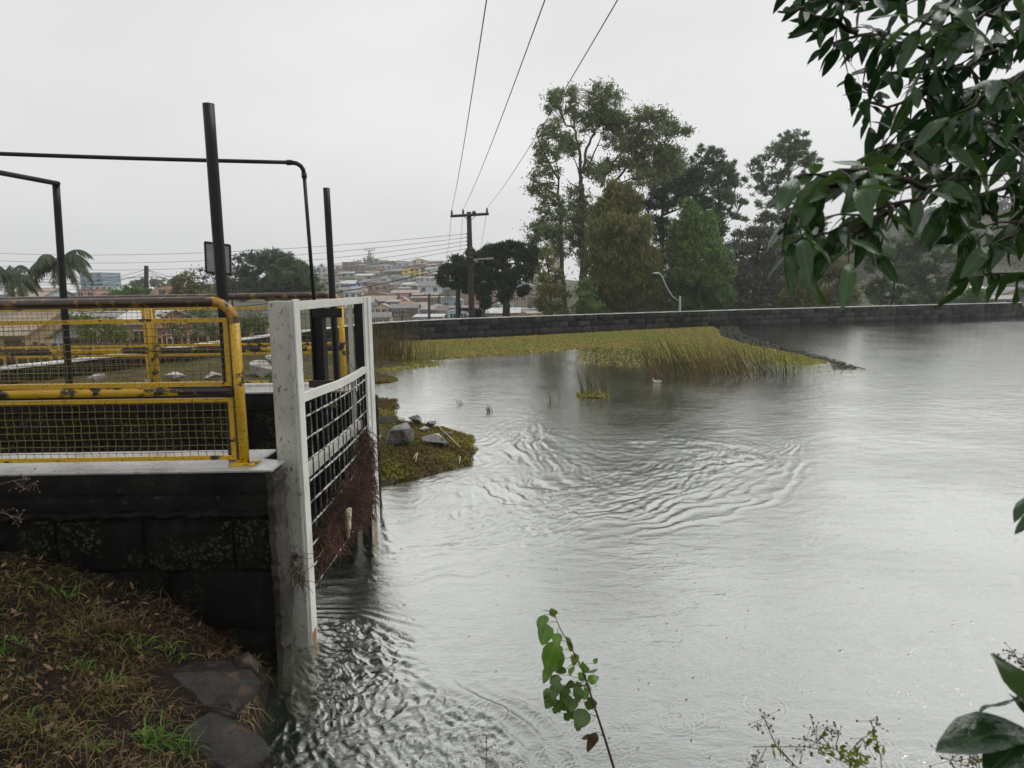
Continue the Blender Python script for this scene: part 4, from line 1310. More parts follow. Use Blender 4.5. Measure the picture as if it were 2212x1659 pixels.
# ------------------------------------------------------------------ trees
def tree(name, label, cat, Y, base, limbs, blobs, leaf, mat, per=40, sub=1.0, size=(0.10, 0.03), droop=0.0, seed=1, group=None, tx=None, dz=0.55, bark=None, tight=0.34, kind='leaf', shell=0.0, twig=0.02, flat=1.0, grow=1.12):
    """base (x, y) px; limbs [(width_m, [(x, y)...])]; blobs [(x, y, rx, ry[, weight])] in the tx frame"""
    r = np.random.default_rng(seed)
    tx = tx or (lambda a, b: (a, b))
    bx, by = tx(*base)
    b0 = at(bx, by, Y)
    g0 = float(terr(b0.x, b0.y))
    root = empty(name, (b0.x, b0.y, g0), 0, label, cat, group)
    mb = MB()
    nodes3 = []
    for li, (w, pts) in enumerate(limbs):
        off = 0.0 if li == 0 else r.normal() * 0.6
        P = []
        for k, (x, y) in enumerate(pts):
            q = at(*tx(x, y), Y)
            q.y += off * k / max(1, len(pts) - 1) * 1.6
            P.append(q)
        if li == 0: P = [Vector((P[0].x, P[0].y, g0 - 0.3))] + P
        n = len(P)
        Q = []
        for i in range(n - 1):
            for k in range(3):
                f_ = k / 3
                Q.append(P[i].lerp(P[i + 1], f_) + Vector((r.normal(), r.normal(), r.normal())) * w * 0.25 * (k > 0))
        Q.append(P[-1])
        mb.tube(Q, [w * (1.0 if li == 0 else 0.62) * (1 - 0.75 * i / (len(Q) - 1)) for i in range(len(Q))], 7)
        nodes3 += Q[1:]
    V_, F_, nb = [], [], 0
    Cs, Ds, Os = [], [], []
    kx = Y / F
    for bl in blobs:
        x, y, rx, ry = bl[:4]
        wt = bl[4] if len(bl) > 4 else 1.0
        x0, y0 = tx(x, y)
        x1, y1 = tx(x + rx, y + ry)
        RX, RZ = abs(x1 - x0) * kx * grow, abs(y1 - y0) * kx * grow
        c = at(x0, y0, Y) + Vector((0, r.normal() * RX * dz * 0.6, 0))
        ns = max(7, int(RX * RZ * 9.0 * wt * sub))
        for k in range(ns):
            d = rand_dirs(1, r)[0]
            rad = r.random() ** (0.5 if shell == 0 else 0.33)
            p = c + Vector((d[0] * RX * rad, d[1] * max(RX * dz, 0.6) * rad, d[2] * RZ * rad))
            s_ = tight * (0.6 + 0.9 * r.random()) * min(1.5, max(0.9, min(RX, RZ))) * (1.0 if kind == 'leaf' else 1.25)
            if nodes3 and twig:
                nn = min(nodes3, key=lambda q: (q - p).length_squared + (3.0 if q.z > p.z + .5 else 0))
                if (nn - p).length < 7:
                    mid = nn.lerp(p, 0.55) + Vector((0, 0, 0.12 * (nn - p).length * (1 if droop <= 0 else .6)))
                    mb.tube([nn, mid, p], [twig * 1.5, twig, twig * 0.4], 3, cap=False)
            m = int(per * 1.7 * (0.5 + r.random()))
            dd = rand_dirs(m, r)
            rr = s_ * (np.abs(r.normal(size=m)) * 0.9 + 0.1 if kind == 'leaf' else r.random(m) ** 0.45)
            Cs.append(np.array(p)[None] + dd * rr[:, None] * np.array([1, 1, 0.75 * flat]))
            Ds.append(dd)
            Os.append(np.repeat(np.array(p)[None], m, 0))
    C, D = np.concatenate(Cs), np.concatenate(Ds)
    n = len(C)
    if kind == 'leaf':
        A = rand_dirs(n, r)
        A[:, 2] -= droop
        A /= np.linalg.norm(A, axis=1)[:, None]
    elif kind == 'needle':      # tufts point outwards and up
        A = D + rand_dirs(n, r) * 0.35 + np.array([0, 0, 0.55])
        A /= np.linalg.norm(A, axis=1)[:, None]
    v, f = leaf_quads(C, A, perp(A, r), 1.1 * size[0] * r.uniform(0.6, 1.4, n), 1.6 * size[1] * r.uniform(0.7, 1.4, n), 0.15)
    adopt(mesh_obj('crown', np_mesh('crown', v, f), mat), root)
    adopt(mb.build('trunk', bark or M_bark, None, True), root)
    return root


M_euc = foliage('eucalyptus_leaf', (0.132, 0.171, 0.079), (0.282, 0.323, 0.148), (0.182, 0.231, 0.099), 0.5, 0.3, 0.4)
M_euc2 = foliage('olive_leaf', (0.124, 0.130, 0.049), (0.251, 0.239, 0.088), (0.164, 0.179, 0.060), 0.55, 0.3, 0.35)
M_green = foliage('fresh_leaf', (0.090, 0.158, 0.049), (0.191, 0.269, 0.081), (0.113, 0.191, 0.054), 0.5, 0.3, 0.35)
M_pine = foliage('pine_needle', (0.075, 0.124, 0.069), (0.170, 0.233, 0.117), (0.122, 0.164, 0.075), 0.55, 0.15, 0.4)
M_arau = foliage('araucaria_needle', (0.030, 0.055, 0.030), (0.075, 0.122, 0.055), (0.041, 0.075, 0.033), 0.5, 0.1, 0.5)
M_cedar = foliage('cedar_leaf', (0.066, 0.094, 0.074), (0.150, 0.174, 0.120), (0.140, 0.120, 0.107), 0.6, 0.15, 0.4)
M_barkp = mottled('bark_pale', (0.05, 0.042, 0.035), (0.13, 0.11, 0.09), 1.5, 0.8, bumps=0.5, bscale=10, bdist=0.04, stretch=(3, 3, 0.5))
T5 = lambda a, b: (1097.2 + a * .3472, 164.6 + b * .3472)
GT = 'trees behind the dam wall'
tree('pine_tree', 'open pine with dark tufts right of the tall eucalyptus', 'tree', 60, (1330, 1500), [(0.24, [(1330, 1480), (1325, 1000), (1310, 700), (1270, 460)]), (0.10, [(1320, 900), (1430, 850)]), (0.09, [(1312, 720), (1210, 640)]), (0.09, [(1310, 700), (1400, 600)]), (0.08, [(1315, 780), (1400, 740)])],
     [(1250, 480, 85, 55), (1330, 520, 80, 55), (1200, 540, 50, 60), (1390, 560, 55, 55), (1300, 600, 110, 55), (1230, 650, 90, 60), (1410, 640, 70, 55), (1360, 700, 100, 60), (1290, 760, 90, 60), (1400, 770, 80, 50), (1340, 850, 90, 50), (1430, 880, 60, 35), (1300, 930, 80, 60)],
     None, M_pine, 34, 2.0, (0.15, 0.022), 0, 61, GT, T5, 0.8, tight=0.26, kind='needle')
tree('pine_tree', 'tall pine with rounded top just left of the overhanging leaves', 'tree', 64, (1740, 1500), [(0.3, [(1740, 1480), (1735, 1000), (1745, 700), (1755, 420)]), (0.12, [(1740, 800), (1600, 720)]), (0.1, [(1745, 650), (1630, 520)]), (0.1, [(1745, 700), (1860, 600)]), (0.1, [(1738, 900), (1880, 830)])],
     [(1750, 410, 95, 45), (1690, 450, 70, 45), (1820, 450, 70, 40), (1640, 500, 80, 45), (1570, 540, 60, 45), (1740, 520, 110, 50), (1860, 540, 80, 55), (1560, 610, 60, 45), (1650, 620, 90, 45), (1800, 640, 120, 55), (1600, 700, 100, 45), (1720, 740, 110, 50), (1880, 720, 90, 60), (1640, 800, 110, 40), (1820, 830, 120, 55), (1580, 870, 80, 35), (1700, 900, 120, 45), (1720, 980, 130, 60), (1810, 1040, 140, 70), (1890, 940, 120, 60), (1750, 1150, 150, 70), (1900, 1120, 110, 70)],
     None, M_pine, 34, 2.0, (0.15, 0.022), 0, 62, GT, T5, 0.8, tight=0.26, kind='needle')
tree('araucaria_tree', 'dark layered araucaria half hidden between eucalyptus and pine', 'tree', 58, (950, 1500), [(0.34, [(950, 1480), (955, 1100), (960, 800)]), (0.1, [(958, 880), (860, 830)]), (0.1, [(958, 870), (1080, 820)]), (0.1, [(958, 860), (1180, 780)])],
     [(1000, 560, 110, 110), (1060, 640, 120, 90), (1150, 620, 110, 80), (880, 780, 90, 40, 1.6), (1000, 790, 110, 45, 1.6), (1120, 770, 70, 45, 1.6), (1190, 780, 95, 50, 1.6), (1250, 830, 60, 40), (1000, 700, 140, 60), (940, 950, 90, 80), (1040, 1000, 80, 100), (960, 1150, 70, 120), (1270, 960, 80, 90), (1260, 1120, 80, 120)],
     None, M_arau, 40, 1.5, (0.15, 0.025), 0, 63, GT, T5, 0.7, tight=0.34, kind='needle')
tree('eucalyptus_tree', 'tallest eucalyptus with pale branching trunk and open crown', 'tree', 53, (470, 1500),
     [(0.42, [(475, 1480), (465, 1000), (458, 700), (455, 620)]), (0.2, [(455, 640), (452, 480), (440, 400), (420, 300), (370, 270), (345, 190), (320, 130)]), (0.2, [(460, 600), (480, 490), (520, 380), (560, 300), (560, 150), (545, 90)]),
      (0.14, [(470, 610), (520, 520), (560, 430), (600, 330)]), (0.2, [(580, 690), (600, 620), (650, 540), (760, 420), (850, 330), (900, 270)]), (0.17, [(590, 720), (690, 630), (780, 510), (860, 460), (940, 420), (1010, 380), (1080, 370)]),
      (0.1, [(452, 700), (390, 670), (360, 640)]), (0.1, [(458, 680), (420, 560), (370, 450)]), (0.12, [(640, 690), (760, 640), (900, 610)])],
     [(330, 110, 60, 40), (390, 120, 40, 45), (290, 160, 45, 45), (265, 200, 30, 30), (430, 230, 60, 45), (400, 180, 35, 40), (540, 85, 50, 35), (600, 110, 60, 40), (660, 140, 45, 35), (560, 190, 70, 55, 1.3), (600, 250, 80, 55, 1.4), (520, 260, 60, 50), (650, 240, 50, 60), (720, 260, 45, 40),
      (380, 430, 70, 55, 1.3), (350, 400, 50, 45), (500, 300, 50, 45), (690, 330, 90, 60), (780, 290, 60, 50), (860, 250, 80, 45), (930, 250, 60, 40), (990, 300, 80, 45), (1050, 330, 60, 35), (1100, 350, 35, 25), (850, 340, 80, 45), (930, 380, 70, 45), (760, 380, 80, 50), (700, 430, 80, 55), (830, 440, 90, 45),
      (940, 470, 90, 50, 1.3), (1020, 510, 70, 50, 1.3), (1060, 560, 50, 60), (900, 540, 90, 50), (800, 540, 90, 50, 1.2), (700, 560, 70, 50), (600, 560, 60, 50), (960, 600, 80, 60, 1.3), (860, 640, 90, 50, 1.2), (560, 640, 60, 60), (500, 560, 40, 60), (420, 760, 70, 70), (500, 830, 60, 90), (400, 880, 70, 80), (540, 960, 60, 80), (430, 1000, 70, 80), (480, 1120, 60, 60)],
     None, M_euc, 34, 2.8, (0.11, 0.026), 0.6, 64, GT, T5, 0.75, M_barkp, tight=0.36)
tree('eucalyptus_tree', 'slender eucalyptus with a bare snag at its top left', 'tree', 51, (350, 1420),
     [(0.24, [(352, 1400), (335, 1100), (320, 800), (316, 630)]), (0.14, [(316, 640), (280, 580), (235, 490), (205, 410), (180, 345), (185, 310), (202, 278)]), (0.06, [(235, 500), (190, 470), (178, 390)]), (0.06, [(316, 700), (280, 660)]), (0.06, [(320, 640), (300, 540)]), (0.05, [(330, 1000), (260, 940)])],
     [(240, 340, 45, 45), (280, 300, 45, 35), (300, 370, 55, 50), (230, 440, 45, 50), (190, 480, 30, 45), (290, 470, 50, 50), (210, 560, 45, 40), (260, 600, 50, 40), (170, 640, 40, 45), (160, 710, 30, 35), (210, 690, 45, 40), (250, 750, 55, 55), (220, 830, 40, 50), (290, 860, 60, 55), (190, 920, 60, 35), (250, 960, 80, 45, 1.4), (170, 980, 45, 35), (300, 990, 70, 55, 1.4), (340, 820, 40, 60), (150, 1030, 30, 25), (330, 1080, 60, 50)],
     None, M_euc, 34, 2.8, (0.10, 0.026), 0.6, 65, GT, T5, 0.75, M_barkp, tight=0.36)
tree('columnar_tree', 'dense olive columnar tree before the tall eucalyptus', 'tree', 48, (720, 1500), [(0.2, [(720, 1490), (710, 1100), (690, 760)]), (0.08, [(715, 1250), (820, 1100)]), (0.08, [(712, 1200), (600, 1050)])],
     [(660, 700, 60, 50, 1.4), (740, 730, 70, 50, 1.4), (690, 800, 130, 70, 1.5), (610, 860, 80, 70, 1.4), (770, 850, 80, 70, 1.4), (690, 950, 160, 80, 1.5), (600, 1030, 90, 80, 1.4), (800, 1000, 90, 80, 1.4), (840, 920, 50, 50), (700, 1100, 180, 90, 1.5), (830, 1160, 100, 90, 1.4), (620, 1190, 110, 90, 1.4), (740, 1260, 170, 90, 1.5), (860, 1290, 90, 80, 1.4), (580, 1320, 100, 80, 1.3), (700, 1390, 180, 80, 1.5), (860, 1410, 110, 70, 1.4), (560, 1430, 110, 60, 1.3)],
     None, M_euc2, 40, 3.4, (0.15, 0.024), 1.2, 66, GT, T5, 0.6, tight=0.27, twig=0, grow=1.2)
tree('columnar_tree', 'fresh green columnar tree in front of the pines', 'tree', 48, (1190, 1500), [(0.18, [(1190, 1490), (1170, 1100), (1120, 820)]), (0.06, [(1180, 1200), (1260, 1000)]), (0.06, [(1180, 1250), (1060, 1100)])],
     [(1110, 800, 30, 40, 1.3), (1130, 870, 60, 60, 1.5), (1220, 910, 55, 60, 1.5), (1090, 940, 70, 60, 1.4), (1180, 980, 110, 60, 1.5), (1260, 1010, 60, 60, 1.3), (1080, 1040, 70, 60, 1.3), (1190, 1090, 140, 70, 1.5), (1060, 1150, 70, 60, 1.3), (1290, 1120, 60, 70, 1.3), (1170, 1210, 160, 80, 1.5), (1310, 1230, 70, 70, 1.3), (1060, 1290, 90, 80, 1.3), (1210, 1320, 170, 80, 1.5), (1340, 1350, 60, 70, 1.2), (1100, 1420, 120, 70, 1.4), (1270, 1430, 130, 60, 1.4)],
     None, M_green, 40, 3.4, (0.14, 0.024), 1.1, 67, GT, T5, 0.6, tight=0.27, twig=0, grow=1.2)
tree('small_tree', 'small olive green tree at the left foot of the eucalyptus', 'tree', 46, (270, 1500), [(0.1, [(270, 1490), (255, 1250), (240, 1110)]), (0.05, [(260, 1300), (320, 1220)])],
     [(238, 1085, 28, 40, 1.4), (240, 1160, 50, 50, 1.4), (225, 1240, 60, 50, 1.4), (290, 1270, 60, 60, 1.4), (320, 1250, 30, 50, 1.2), (240, 1330, 80, 60, 1.5), (330, 1360, 60, 60, 1.3), (230, 1420, 70, 55, 1.4), (310, 1440, 80, 50, 1.4)],
     None, M_euc2, 34, 2.4, (0.09, 0.024), 0.7, 68, GT, T5, 0.7, tight=0.3, twig=0)
tree('bush', 'low green bush at the foot of the trees by the wall', 'bush', 45, (500, 1500), [(0.05, [(500, 1480), (500, 1400)])],
     [(470, 1290, 40, 60), (500, 1360, 60, 50), (430, 1430, 60, 40), (540, 1440, 80, 35), (480, 1450, 60, 30)], None, M_green, 34, 2.2, (0.08, 0.03), 0.2, 69, GT, T5, 0.7, tight=0.3, twig=0)
tree('cedar_tree', 'dark drooping cedar with brownish layers right of the green tree', 'tree', 56, (1540, 1500), [(0.26, [(1540, 1490), (1550, 1150), (1560, 940)]), (0.08, [(1550, 1100), (1430, 1060)]), (0.08, [(1550, 1000), (1660, 1000)]), (0.08, [(1545, 1250), (1650, 1250)])],
     [(1560, 960, 90, 35, 1.3), (1470, 980, 90, 35, 1.2), (1630, 990, 90, 35, 1.2), (1540, 1050, 150, 45, 1.4), (1420, 1080, 80, 45, 1.2), (1650, 1090, 90, 50, 1.2), (1540, 1150, 170, 55, 1.4), (1420, 1200, 80, 55, 1.2), (1640, 1200, 110, 55, 1.3), (1540, 1270, 180, 60, 1.5), (1430, 1320, 90, 60, 1.3), (1660, 1320, 120, 60, 1.4), (1550, 1400, 190, 60, 1.5), (1410, 1430, 80, 50, 1.3), (1690, 1420, 110, 50, 1.4)],
     None, M_cedar, 40, 1.9, (0.13, 0.024), 0.8, 70, GT, T5, 0.6, tight=0.34)
T3 = lambda a, b: (1645.8 + a * .256, 548.6 + b * .256)
tree('small_tree', 'broad olive tree with thin trunks under the hanging leaves', 'tree', 54, (560, 460), [(0.12, [(560, 450), (570, 330), (555, 220)]), (0.1, [(570, 350), (640, 250)]), (0.08, [(480, 440), (470, 330)])],
     [(500, 60, 150, 60, 1.3), (400, 130, 130, 70, 1.3), (640, 110, 130, 70, 1.3), (330, 220, 130, 70, 1.3), (520, 210, 160, 70, 1.3), (730, 210, 110, 80, 1.2), (260, 330, 100, 70, 1.3), (430, 330, 140, 70, 1.3), (640, 330, 140, 80, 1.3), (780, 370, 80, 60, 1.2), (200, 410, 110, 45, 1.3), (360, 420, 120, 40, 1.3), (560, 425, 140, 40, 1.3), (750, 425, 80, 35)],
     None, M_euc2, 34, 2.0, (0.11, 0.03), 0.5, 71, GT, T3, 0.7, tight=0.32)
tree('pine_tree', 'wide spreading dark pine at the right end of the tree row', 'tree', 60, (1390, 460), [(0.3, [(1395, 450), (1380, 260), (1330, 120), (1300, -60)]), (0.1, [(1370, 200), (1500, 80), (1700, 40), (1840, 50)]), (0.09, [(1380, 240), (1560, 120), (1700, 90)]), (0.2, [(1090, 440), (1085, 250), (1060, 60)]), (0.08, [(1090, 330), (980, 240)]), (0.08, [(1390, 380), (1600, 400)])],
     [(1250, -120, 160, 60), (1420, -80, 150, 60), (1120, -60, 130, 60), (1000, 0, 120, 60), (1280, 0, 160, 60), (1480, 20, 140, 50), (1640, 40, 120, 40), (1780, 60, 110, 30), (1840, 75, 60, 28), (940, 90, 110, 55), (1100, 110, 130, 55), (1290, 110, 150, 55), (1450, 140, 110, 45), (1540, 200, 70, 45), (1050, 200, 120, 55), (1250, 210, 120, 55), (1420, 240, 140, 55), (1560, 290, 90, 50), (950, 280, 110, 55), (1120, 310, 130, 55), (1330, 320, 140, 55), (1500, 350, 120, 45), (1000, 380, 130, 45), (1200, 400, 150, 40), (1420, 400, 150, 40), (1580, 410, 100, 30)],
     None, M_pine, 38, 2.2, (0.16, 0.024), 0, 72, GT, T3, 0.7, tight=0.3, kind='needle')
tree('bush', 'round fresh green bush before the houses at the far right', 'bush', 66, (1780, 440), [(0.1, [(1780, 430), (1770, 360)])],
     [(1740, 330, 80, 40, 1.4), (1800, 360, 90, 45, 1.4), (1690, 370, 70, 40, 1.4), (1860, 390, 60, 35, 1.3), (1760, 400, 120, 35, 1.4), (1660, 405, 60, 25)], None, M_green, 36, 2.2, (0.10, 0.04), 0.2, 73, None, T3, 0.7, tight=0.32, twig=0)

# araucarias beside the power pole
T4 = lambda a, b: (658.3 + a * .372, 438.9 + b * .372)
tree('araucaria_tree', 'large umbrella shaped araucaria with thick trunk beside the utility pole', 'tree', 50, (1168, 690),
     [(0.36, [(1168, 680), (1166, 560), (1165, 440), (1162, 330)])] + [(0.11, p) for p in ([(1165, 520), (1110, 570), (1070, 590), (1045, 600)], [(1165, 470), (1090, 500), (1040, 520)], [(1165, 455), (1080, 470), (1020, 480)], [(1165, 440), (1080, 430), (1010, 430)], [(1165, 470), (1240, 500), (1300, 520), (1350, 545)],
      [(1165, 440), (1250, 445), (1350, 470)], [(1165, 425), (1260, 430), (1350, 450)], [(1164, 360), (1240, 340), (1320, 330)], [(1164, 370), (1100, 340), (1040, 330)])],
     [(1075, 270, 38, 26), (1120, 255, 36, 24), (1185, 250, 34, 26), (1240, 255, 36, 24), (1300, 280, 40, 28), (1335, 300, 34, 30), (1030, 310, 36, 28), (1100, 310, 44, 30), (1170, 300, 44, 32), (1240, 300, 34, 24), (1010, 370, 36, 30), (1080, 360, 44, 32), (1150, 360, 44, 34), (1320, 360, 40, 34), (1250, 380, 36, 30), (1000, 430, 34, 30), (1060, 430, 40, 34),
      (1130, 420, 40, 30), (1200, 410, 40, 32), (1300, 410, 40, 30), (990, 490, 34, 30), (1050, 500, 40, 30), (1200, 470, 36, 34), (1180, 520, 30, 30), (1110, 480, 30, 24), (1260, 515, 44, 30), (1020, 535, 26, 20), (1045, 595, 16, 14), (1055, 560, 20, 14), (1145, 550, 16, 20)],
     None, M_arau, 54, 5.0, (0.14, 0.028), 0, 81, 'araucarias by the utility pole', T4, 0.9, tight=0.28, kind='needle', twig=0.03)
tree('araucaria_tree', 'smaller araucaria with ball shaped tufts left of the utility pole', 'tree', 53, (888, 690),
     [(0.2, [(890, 680), (895, 500), (900, 360), (905, 310)])] + [(0.07, p) for p in ([(897, 440), (840, 440), (800, 450)], [(898, 400), (850, 380), (820, 390)], [(900, 360), (870, 340)], [(898, 430), (930, 460)], [(900, 380), (950, 330)])],
     [(870, 325, 30, 22), (900, 345, 36, 26), (845, 375, 34, 24), (815, 395, 30, 22), (880, 400, 40, 28), (930, 370, 34, 28), (790, 440, 26, 22), (815, 465, 26, 20), (960, 310, 34, 30), (965, 360, 34, 30), (930, 420, 34, 28), (870, 480, 24, 22), (920, 480, 28, 22), (950, 500, 20, 20), (985, 660, 24, 16), (1000, 640, 16, 14)],
     None, M_arau, 54, 5.0, (0.13, 0.027), 0, 82, 'araucarias by the utility pole', T4, 0.9, tight=0.26, kind='needle', twig=0.03)

# trees and palms on the left, beyond the railing
T2 = lambda a, b: (a * .3224, 493.7 + b * .3224)
tree('pine_tree', 'wide dark green tree right behind the grey board', 'tree', 70, (1830, 640), [(0.3, [(1830, 600), (1830, 400), (1810, 250)]), (0.1, [(1830, 420), (1650, 360)]), (0.1, [(1830, 420), (2000, 380)])],
     [(1780, 180, 90, 40, 1.4), (1880, 190, 90, 45, 1.4), (1700, 230, 90, 50, 1.3), (1960, 240, 90, 50, 1.3), (1820, 260, 140, 60, 1.4), (1650, 300, 100, 60, 1.3), (2030, 300, 90, 60, 1.3), (1900, 330, 160, 60, 1.4), (1750, 350, 150, 60, 1.4), (2080, 370, 90, 50, 1.2), (1620, 380, 110, 50, 1.3), (1960, 400, 140, 50, 1.3), (1800, 420, 150, 45, 1.4), (2130, 410, 70, 40), (1650, 440, 120, 40), (1950, 460, 160, 40)],
     None, M_pine, 30, 1.5, (0.17, 0.03), 0, 83, 'trees left of the gate', T2, 0.7, tight=0.34, kind='needle')
tree('small_tree', 'thin leafed brownish tree left of the wide dark tree', 'tree', 66, (1560, 600), [(0.12, [(1560, 560), (1560, 400), (1590, 260), (1620, 180)]), (0.06, [(1560, 380), (1480, 300)]), (0.06, [(1575, 320), (1680, 200)])],
     [(1640, 180, 60, 35), (1700, 175, 50, 30), (1600, 220, 60, 40), (1560, 260, 60, 45), (1490, 270, 50, 40), (1420, 260, 50, 35), (1380, 310, 50, 45), (1450, 330, 70, 50), (1540, 350, 80, 50), (1480, 410, 90, 45), (1570, 430, 80, 40)],
     None, M_cedar, 26, 1.5, (0.11, 0.03), 0.2, 84, 'trees left of the gate', T2, 0.7, tight=0.32)
tree('bush', 'feathery green shrub under the left side of the grey board', 'bush', 60, (1250, 600), [(0.08, [(1250, 560), (1240, 400), (1160, 310)]), (0.05, [(1245, 420), (1330, 330)])],
     [(1180, 340, 40, 35), (1230, 330, 50, 35), (1290, 340, 60, 40), (1210, 390, 60, 40), (1290, 400, 80, 45), (1380, 400, 70, 45), (1240, 440, 80, 35), (1350, 450, 90, 35)], None, M_euc2, 30, 2.0, (0.12, 0.024), 0.4, 85, 'trees left of the gate', T2, 0.7, tight=0.32)
tree('bush', 'dark rounded hedge tree below the bare topped pole', 'bush', 56, (850, 600), [(0.1, [(850, 560), (850, 440)])],
     [(760, 435, 60, 22, 1.4), (850, 420, 80, 28, 1.4), (940, 425, 70, 26, 1.4), (800, 460, 110, 25, 1.4), (920, 460, 110, 25, 1.4)], None, M_green, 36, 2.4, (0.10, 0.035), 0.1, 86, 'trees left of the gate', T2, 0.7, tight=0.3, twig=0)
tree('bush', 'leafy garden bush before the salmon house', 'bush', 36, (680, 800), [(0.06, [(680, 780), (680, 680)])],
     [(560, 620, 60, 35, 1.4), (640, 640, 90, 45, 1.4), (740, 660, 80, 45, 1.4), (580, 690, 80, 40, 1.4), (700, 710, 110, 40, 1.4), (800, 710, 50, 35)], None, M_green, 36, 2.6, (0.07, 0.028), 0.1, 87, 'garden bushes beyond the low wall', T2, 0.7, tight=0.3, twig=0)
tree('bush', 'grey brown leafless garden shrub right of the salmon house', 'bush', 34, (1180, 800), [(0.05, [(1180, 780), (1180, 660)]), (0.04, [(1180, 740), (1100, 640)]), (0.04, [(1180, 740), (1280, 650)])],
     [(1120, 600, 70, 40), (1220, 620, 80, 45), (1110, 690, 80, 45), (1230, 700, 90, 45), (1300, 640, 60, 50)], None, M_cedar, 18, 2.2, (0.07, 0.018), 0.1, 88, 'garden bushes beyond the low wall', T2, 0.7, tight=0.34)
tree('bush', 'dark green garden bush behind the tall black pole', 'bush', 38, (1420, 800), [(0.06, [(1420, 780), (1420, 680)])],
     [(1330, 580, 60, 50), (1420, 600, 80, 55), (1500, 620, 70, 60), (1400, 680, 90, 50), (1500, 700, 80, 50), (1640, 640, 80, 60), (1740, 660, 90, 60), (1700, 600, 90, 50)], None, M_pine, 34, 1.8, (0.08, 0.025), 0.1, 89, 'garden bushes beyond the low wall', T2, 0.7, tight=0.34, twig=0)
tree('small_tree', 'faint grey green tree in the mist beside the bare topped pole', 'tree', 190, (925, 470), [(0.2, [(925, 460), (925, 380)])], [(910, 360, 30, 20, .5), (940, 360, 40, 25, .5), (920, 385, 50, 20, .5)], None, M_pine, 30, 0.4, (0.4, 0.1), 0, 90, 'misty trees in the distance', T2, 0.7, twig=0)
tree('small_tree', 'long faint tree row in the mist right of the bare topped pole', 'tree', 200, (1080, 470), [(0.2, [(1080, 460), (1080, 380)])], [(1030, 355, 40, 16, .5), (1090, 352, 60, 18, .5), (1150, 356, 40, 16, .5), (1080, 375, 100, 16, .5)], None, M_pine, 30, 0.4, (0.4, 0.1), 0, 91, 'misty trees in the distance', T2, 0.7, twig=0)


M_palm = foliage('palm_leaf', (0.049, 0.070, 0.035), (0.112, 0.140, 0.070), (0.070, 0.087, 0.042), 0.5, 0.2, 0.6)


def palm(label, x, y, Y, R, nf, seed, trunk_px=60):
    r = np.random.default_rng(seed)
    c = at(x, y, Y)
    g0 = float(terr(c.x, c.y))
    root = empty('palm_tree', (c.x, c.y, g0), 0, label, 'palm tree', 'palms left of the gate')
    adopt(MB().tube([Vector((c.x, c.y, g0 - .2)), Vector((c.x + .1, c.y, (g0 + c.z) / 2)), c], [.17, .13, .14], 9).build('trunk', M_bark, None, True), root)
    for k in range(nf):
        a = 2 * PI * k / nf + r.normal() * 0.2
        el = r.uniform(0.25, 1.25)
        d = Vector((math.cos(a) * math.cos(el), math.sin(a) * math.cos(el), math.sin(el)))
        p = c.copy()
        pts, n = [p.copy()], 12
        for i in range(n):
            d = (d + Vector((0, 0, -0.17 - 0.012 * i))).normalized()
            p = p + d * R / n
            pts.append(p.copy())
        vv, ff = [], []
        mb = MB().tube(pts, [.025 * (1 - i / (n + 1)) + .004 for i in range(n + 1)], 4, cap=False)
        for i in range(1, n + 1):
            tdir = (pts[i] - pts[i - 1]).normalized()
            sd = tdir.cross(Vector((0, 0, 1)))
            sd = sd.normalized() if sd.length > .01 else Vector((1, 0, 0))
            ln = R * 0.33 * math.sin(PI * min(1, (i + 1.5) / (n + 2))) + 0.1
            for u in (0, .25, .5, .75):
                q = pts[i - 1].lerp(pts[i], u)
                for s_ in (-1, 1):
                    e = (sd * s_ * r.uniform(.35, .8) + tdir * .45 + Vector((0, 0, -r.uniform(.5, 1.2)))).normalized() * ln * r.uniform(.7, 1.1)
                    w = tdir * 0.034
                    b = len(mb.v)
                    mb.v += [tuple(q - w), tuple(q + w), tuple(q + e * .6 + w * .8), tuple(q + e), tuple(q + e * .6 - w * .8)]
                    mb.f.append((b, b + 1, b + 2, b + 3, b + 4)); mb.m.append(0)
        adopt(mb.build('frond', M_palm), root)


palm('tall palm with drooping fronds behind the leftmost black pole', 128, 572, 46, 2.7, 20, 41)
palm('palm at the left edge of the picture, lower than its neighbour', 22, 600, 44, 2.2, 18, 42)
palm('small palm half hidden behind the far railing post', 335, 655, 50, 2.0, 15, 43)


# ------------------------------------------------------------------ houses
COLS = {'blue': (0.02, 0.09, 0.48), 'brick': (0.36, 0.12, 0.055), 'darkbrick': (0.21, 0.095, 0.06), 'tan': (0.40, 0.29, 0.18), 'white': (0.62, 0.63, 0.64), 'pale': (0.46, 0.51, 0.56), 'green': (0.06, 0.33, 0.22), 'pink': (0.52, 0.24, 0.36), 'orange': (0.52, 0.24, 0.08),
        'grey': (0.30, 0.30, 0.30), 'bluegrey': (0.20, 0.29, 0.36), 'yellow': (0.75, 0.50, 0.05), 'cream': (0.58, 0.45, 0.28), 'teal': (0.28, 0.48, 0.48), 'mint': (0.40, 0.58, 0.52), 'wood': (0.15, 0.10, 0.07), 'lightblue': (0.10, 0.26, 0.55), 'skyblue': (0.36, 0.58, 0.66), 'salmon': (0.46, 0.25, 0.18), 'peach': (0.55, 0.36, 0.24)}
RCOLS = {'white': (0.58, 0.58, 0.57), 'grey': (0.17, 0.165, 0.16), 'darkgrey': (0.08, 0.08, 0.08), 'tan': (0.34, 0.27, 0.20), 'rust': (0.32, 0.12, 0.06), 'lightgrey': (0.31, 0.30, 0.29), 'brown': (0.14, 0.085, 0.06)}


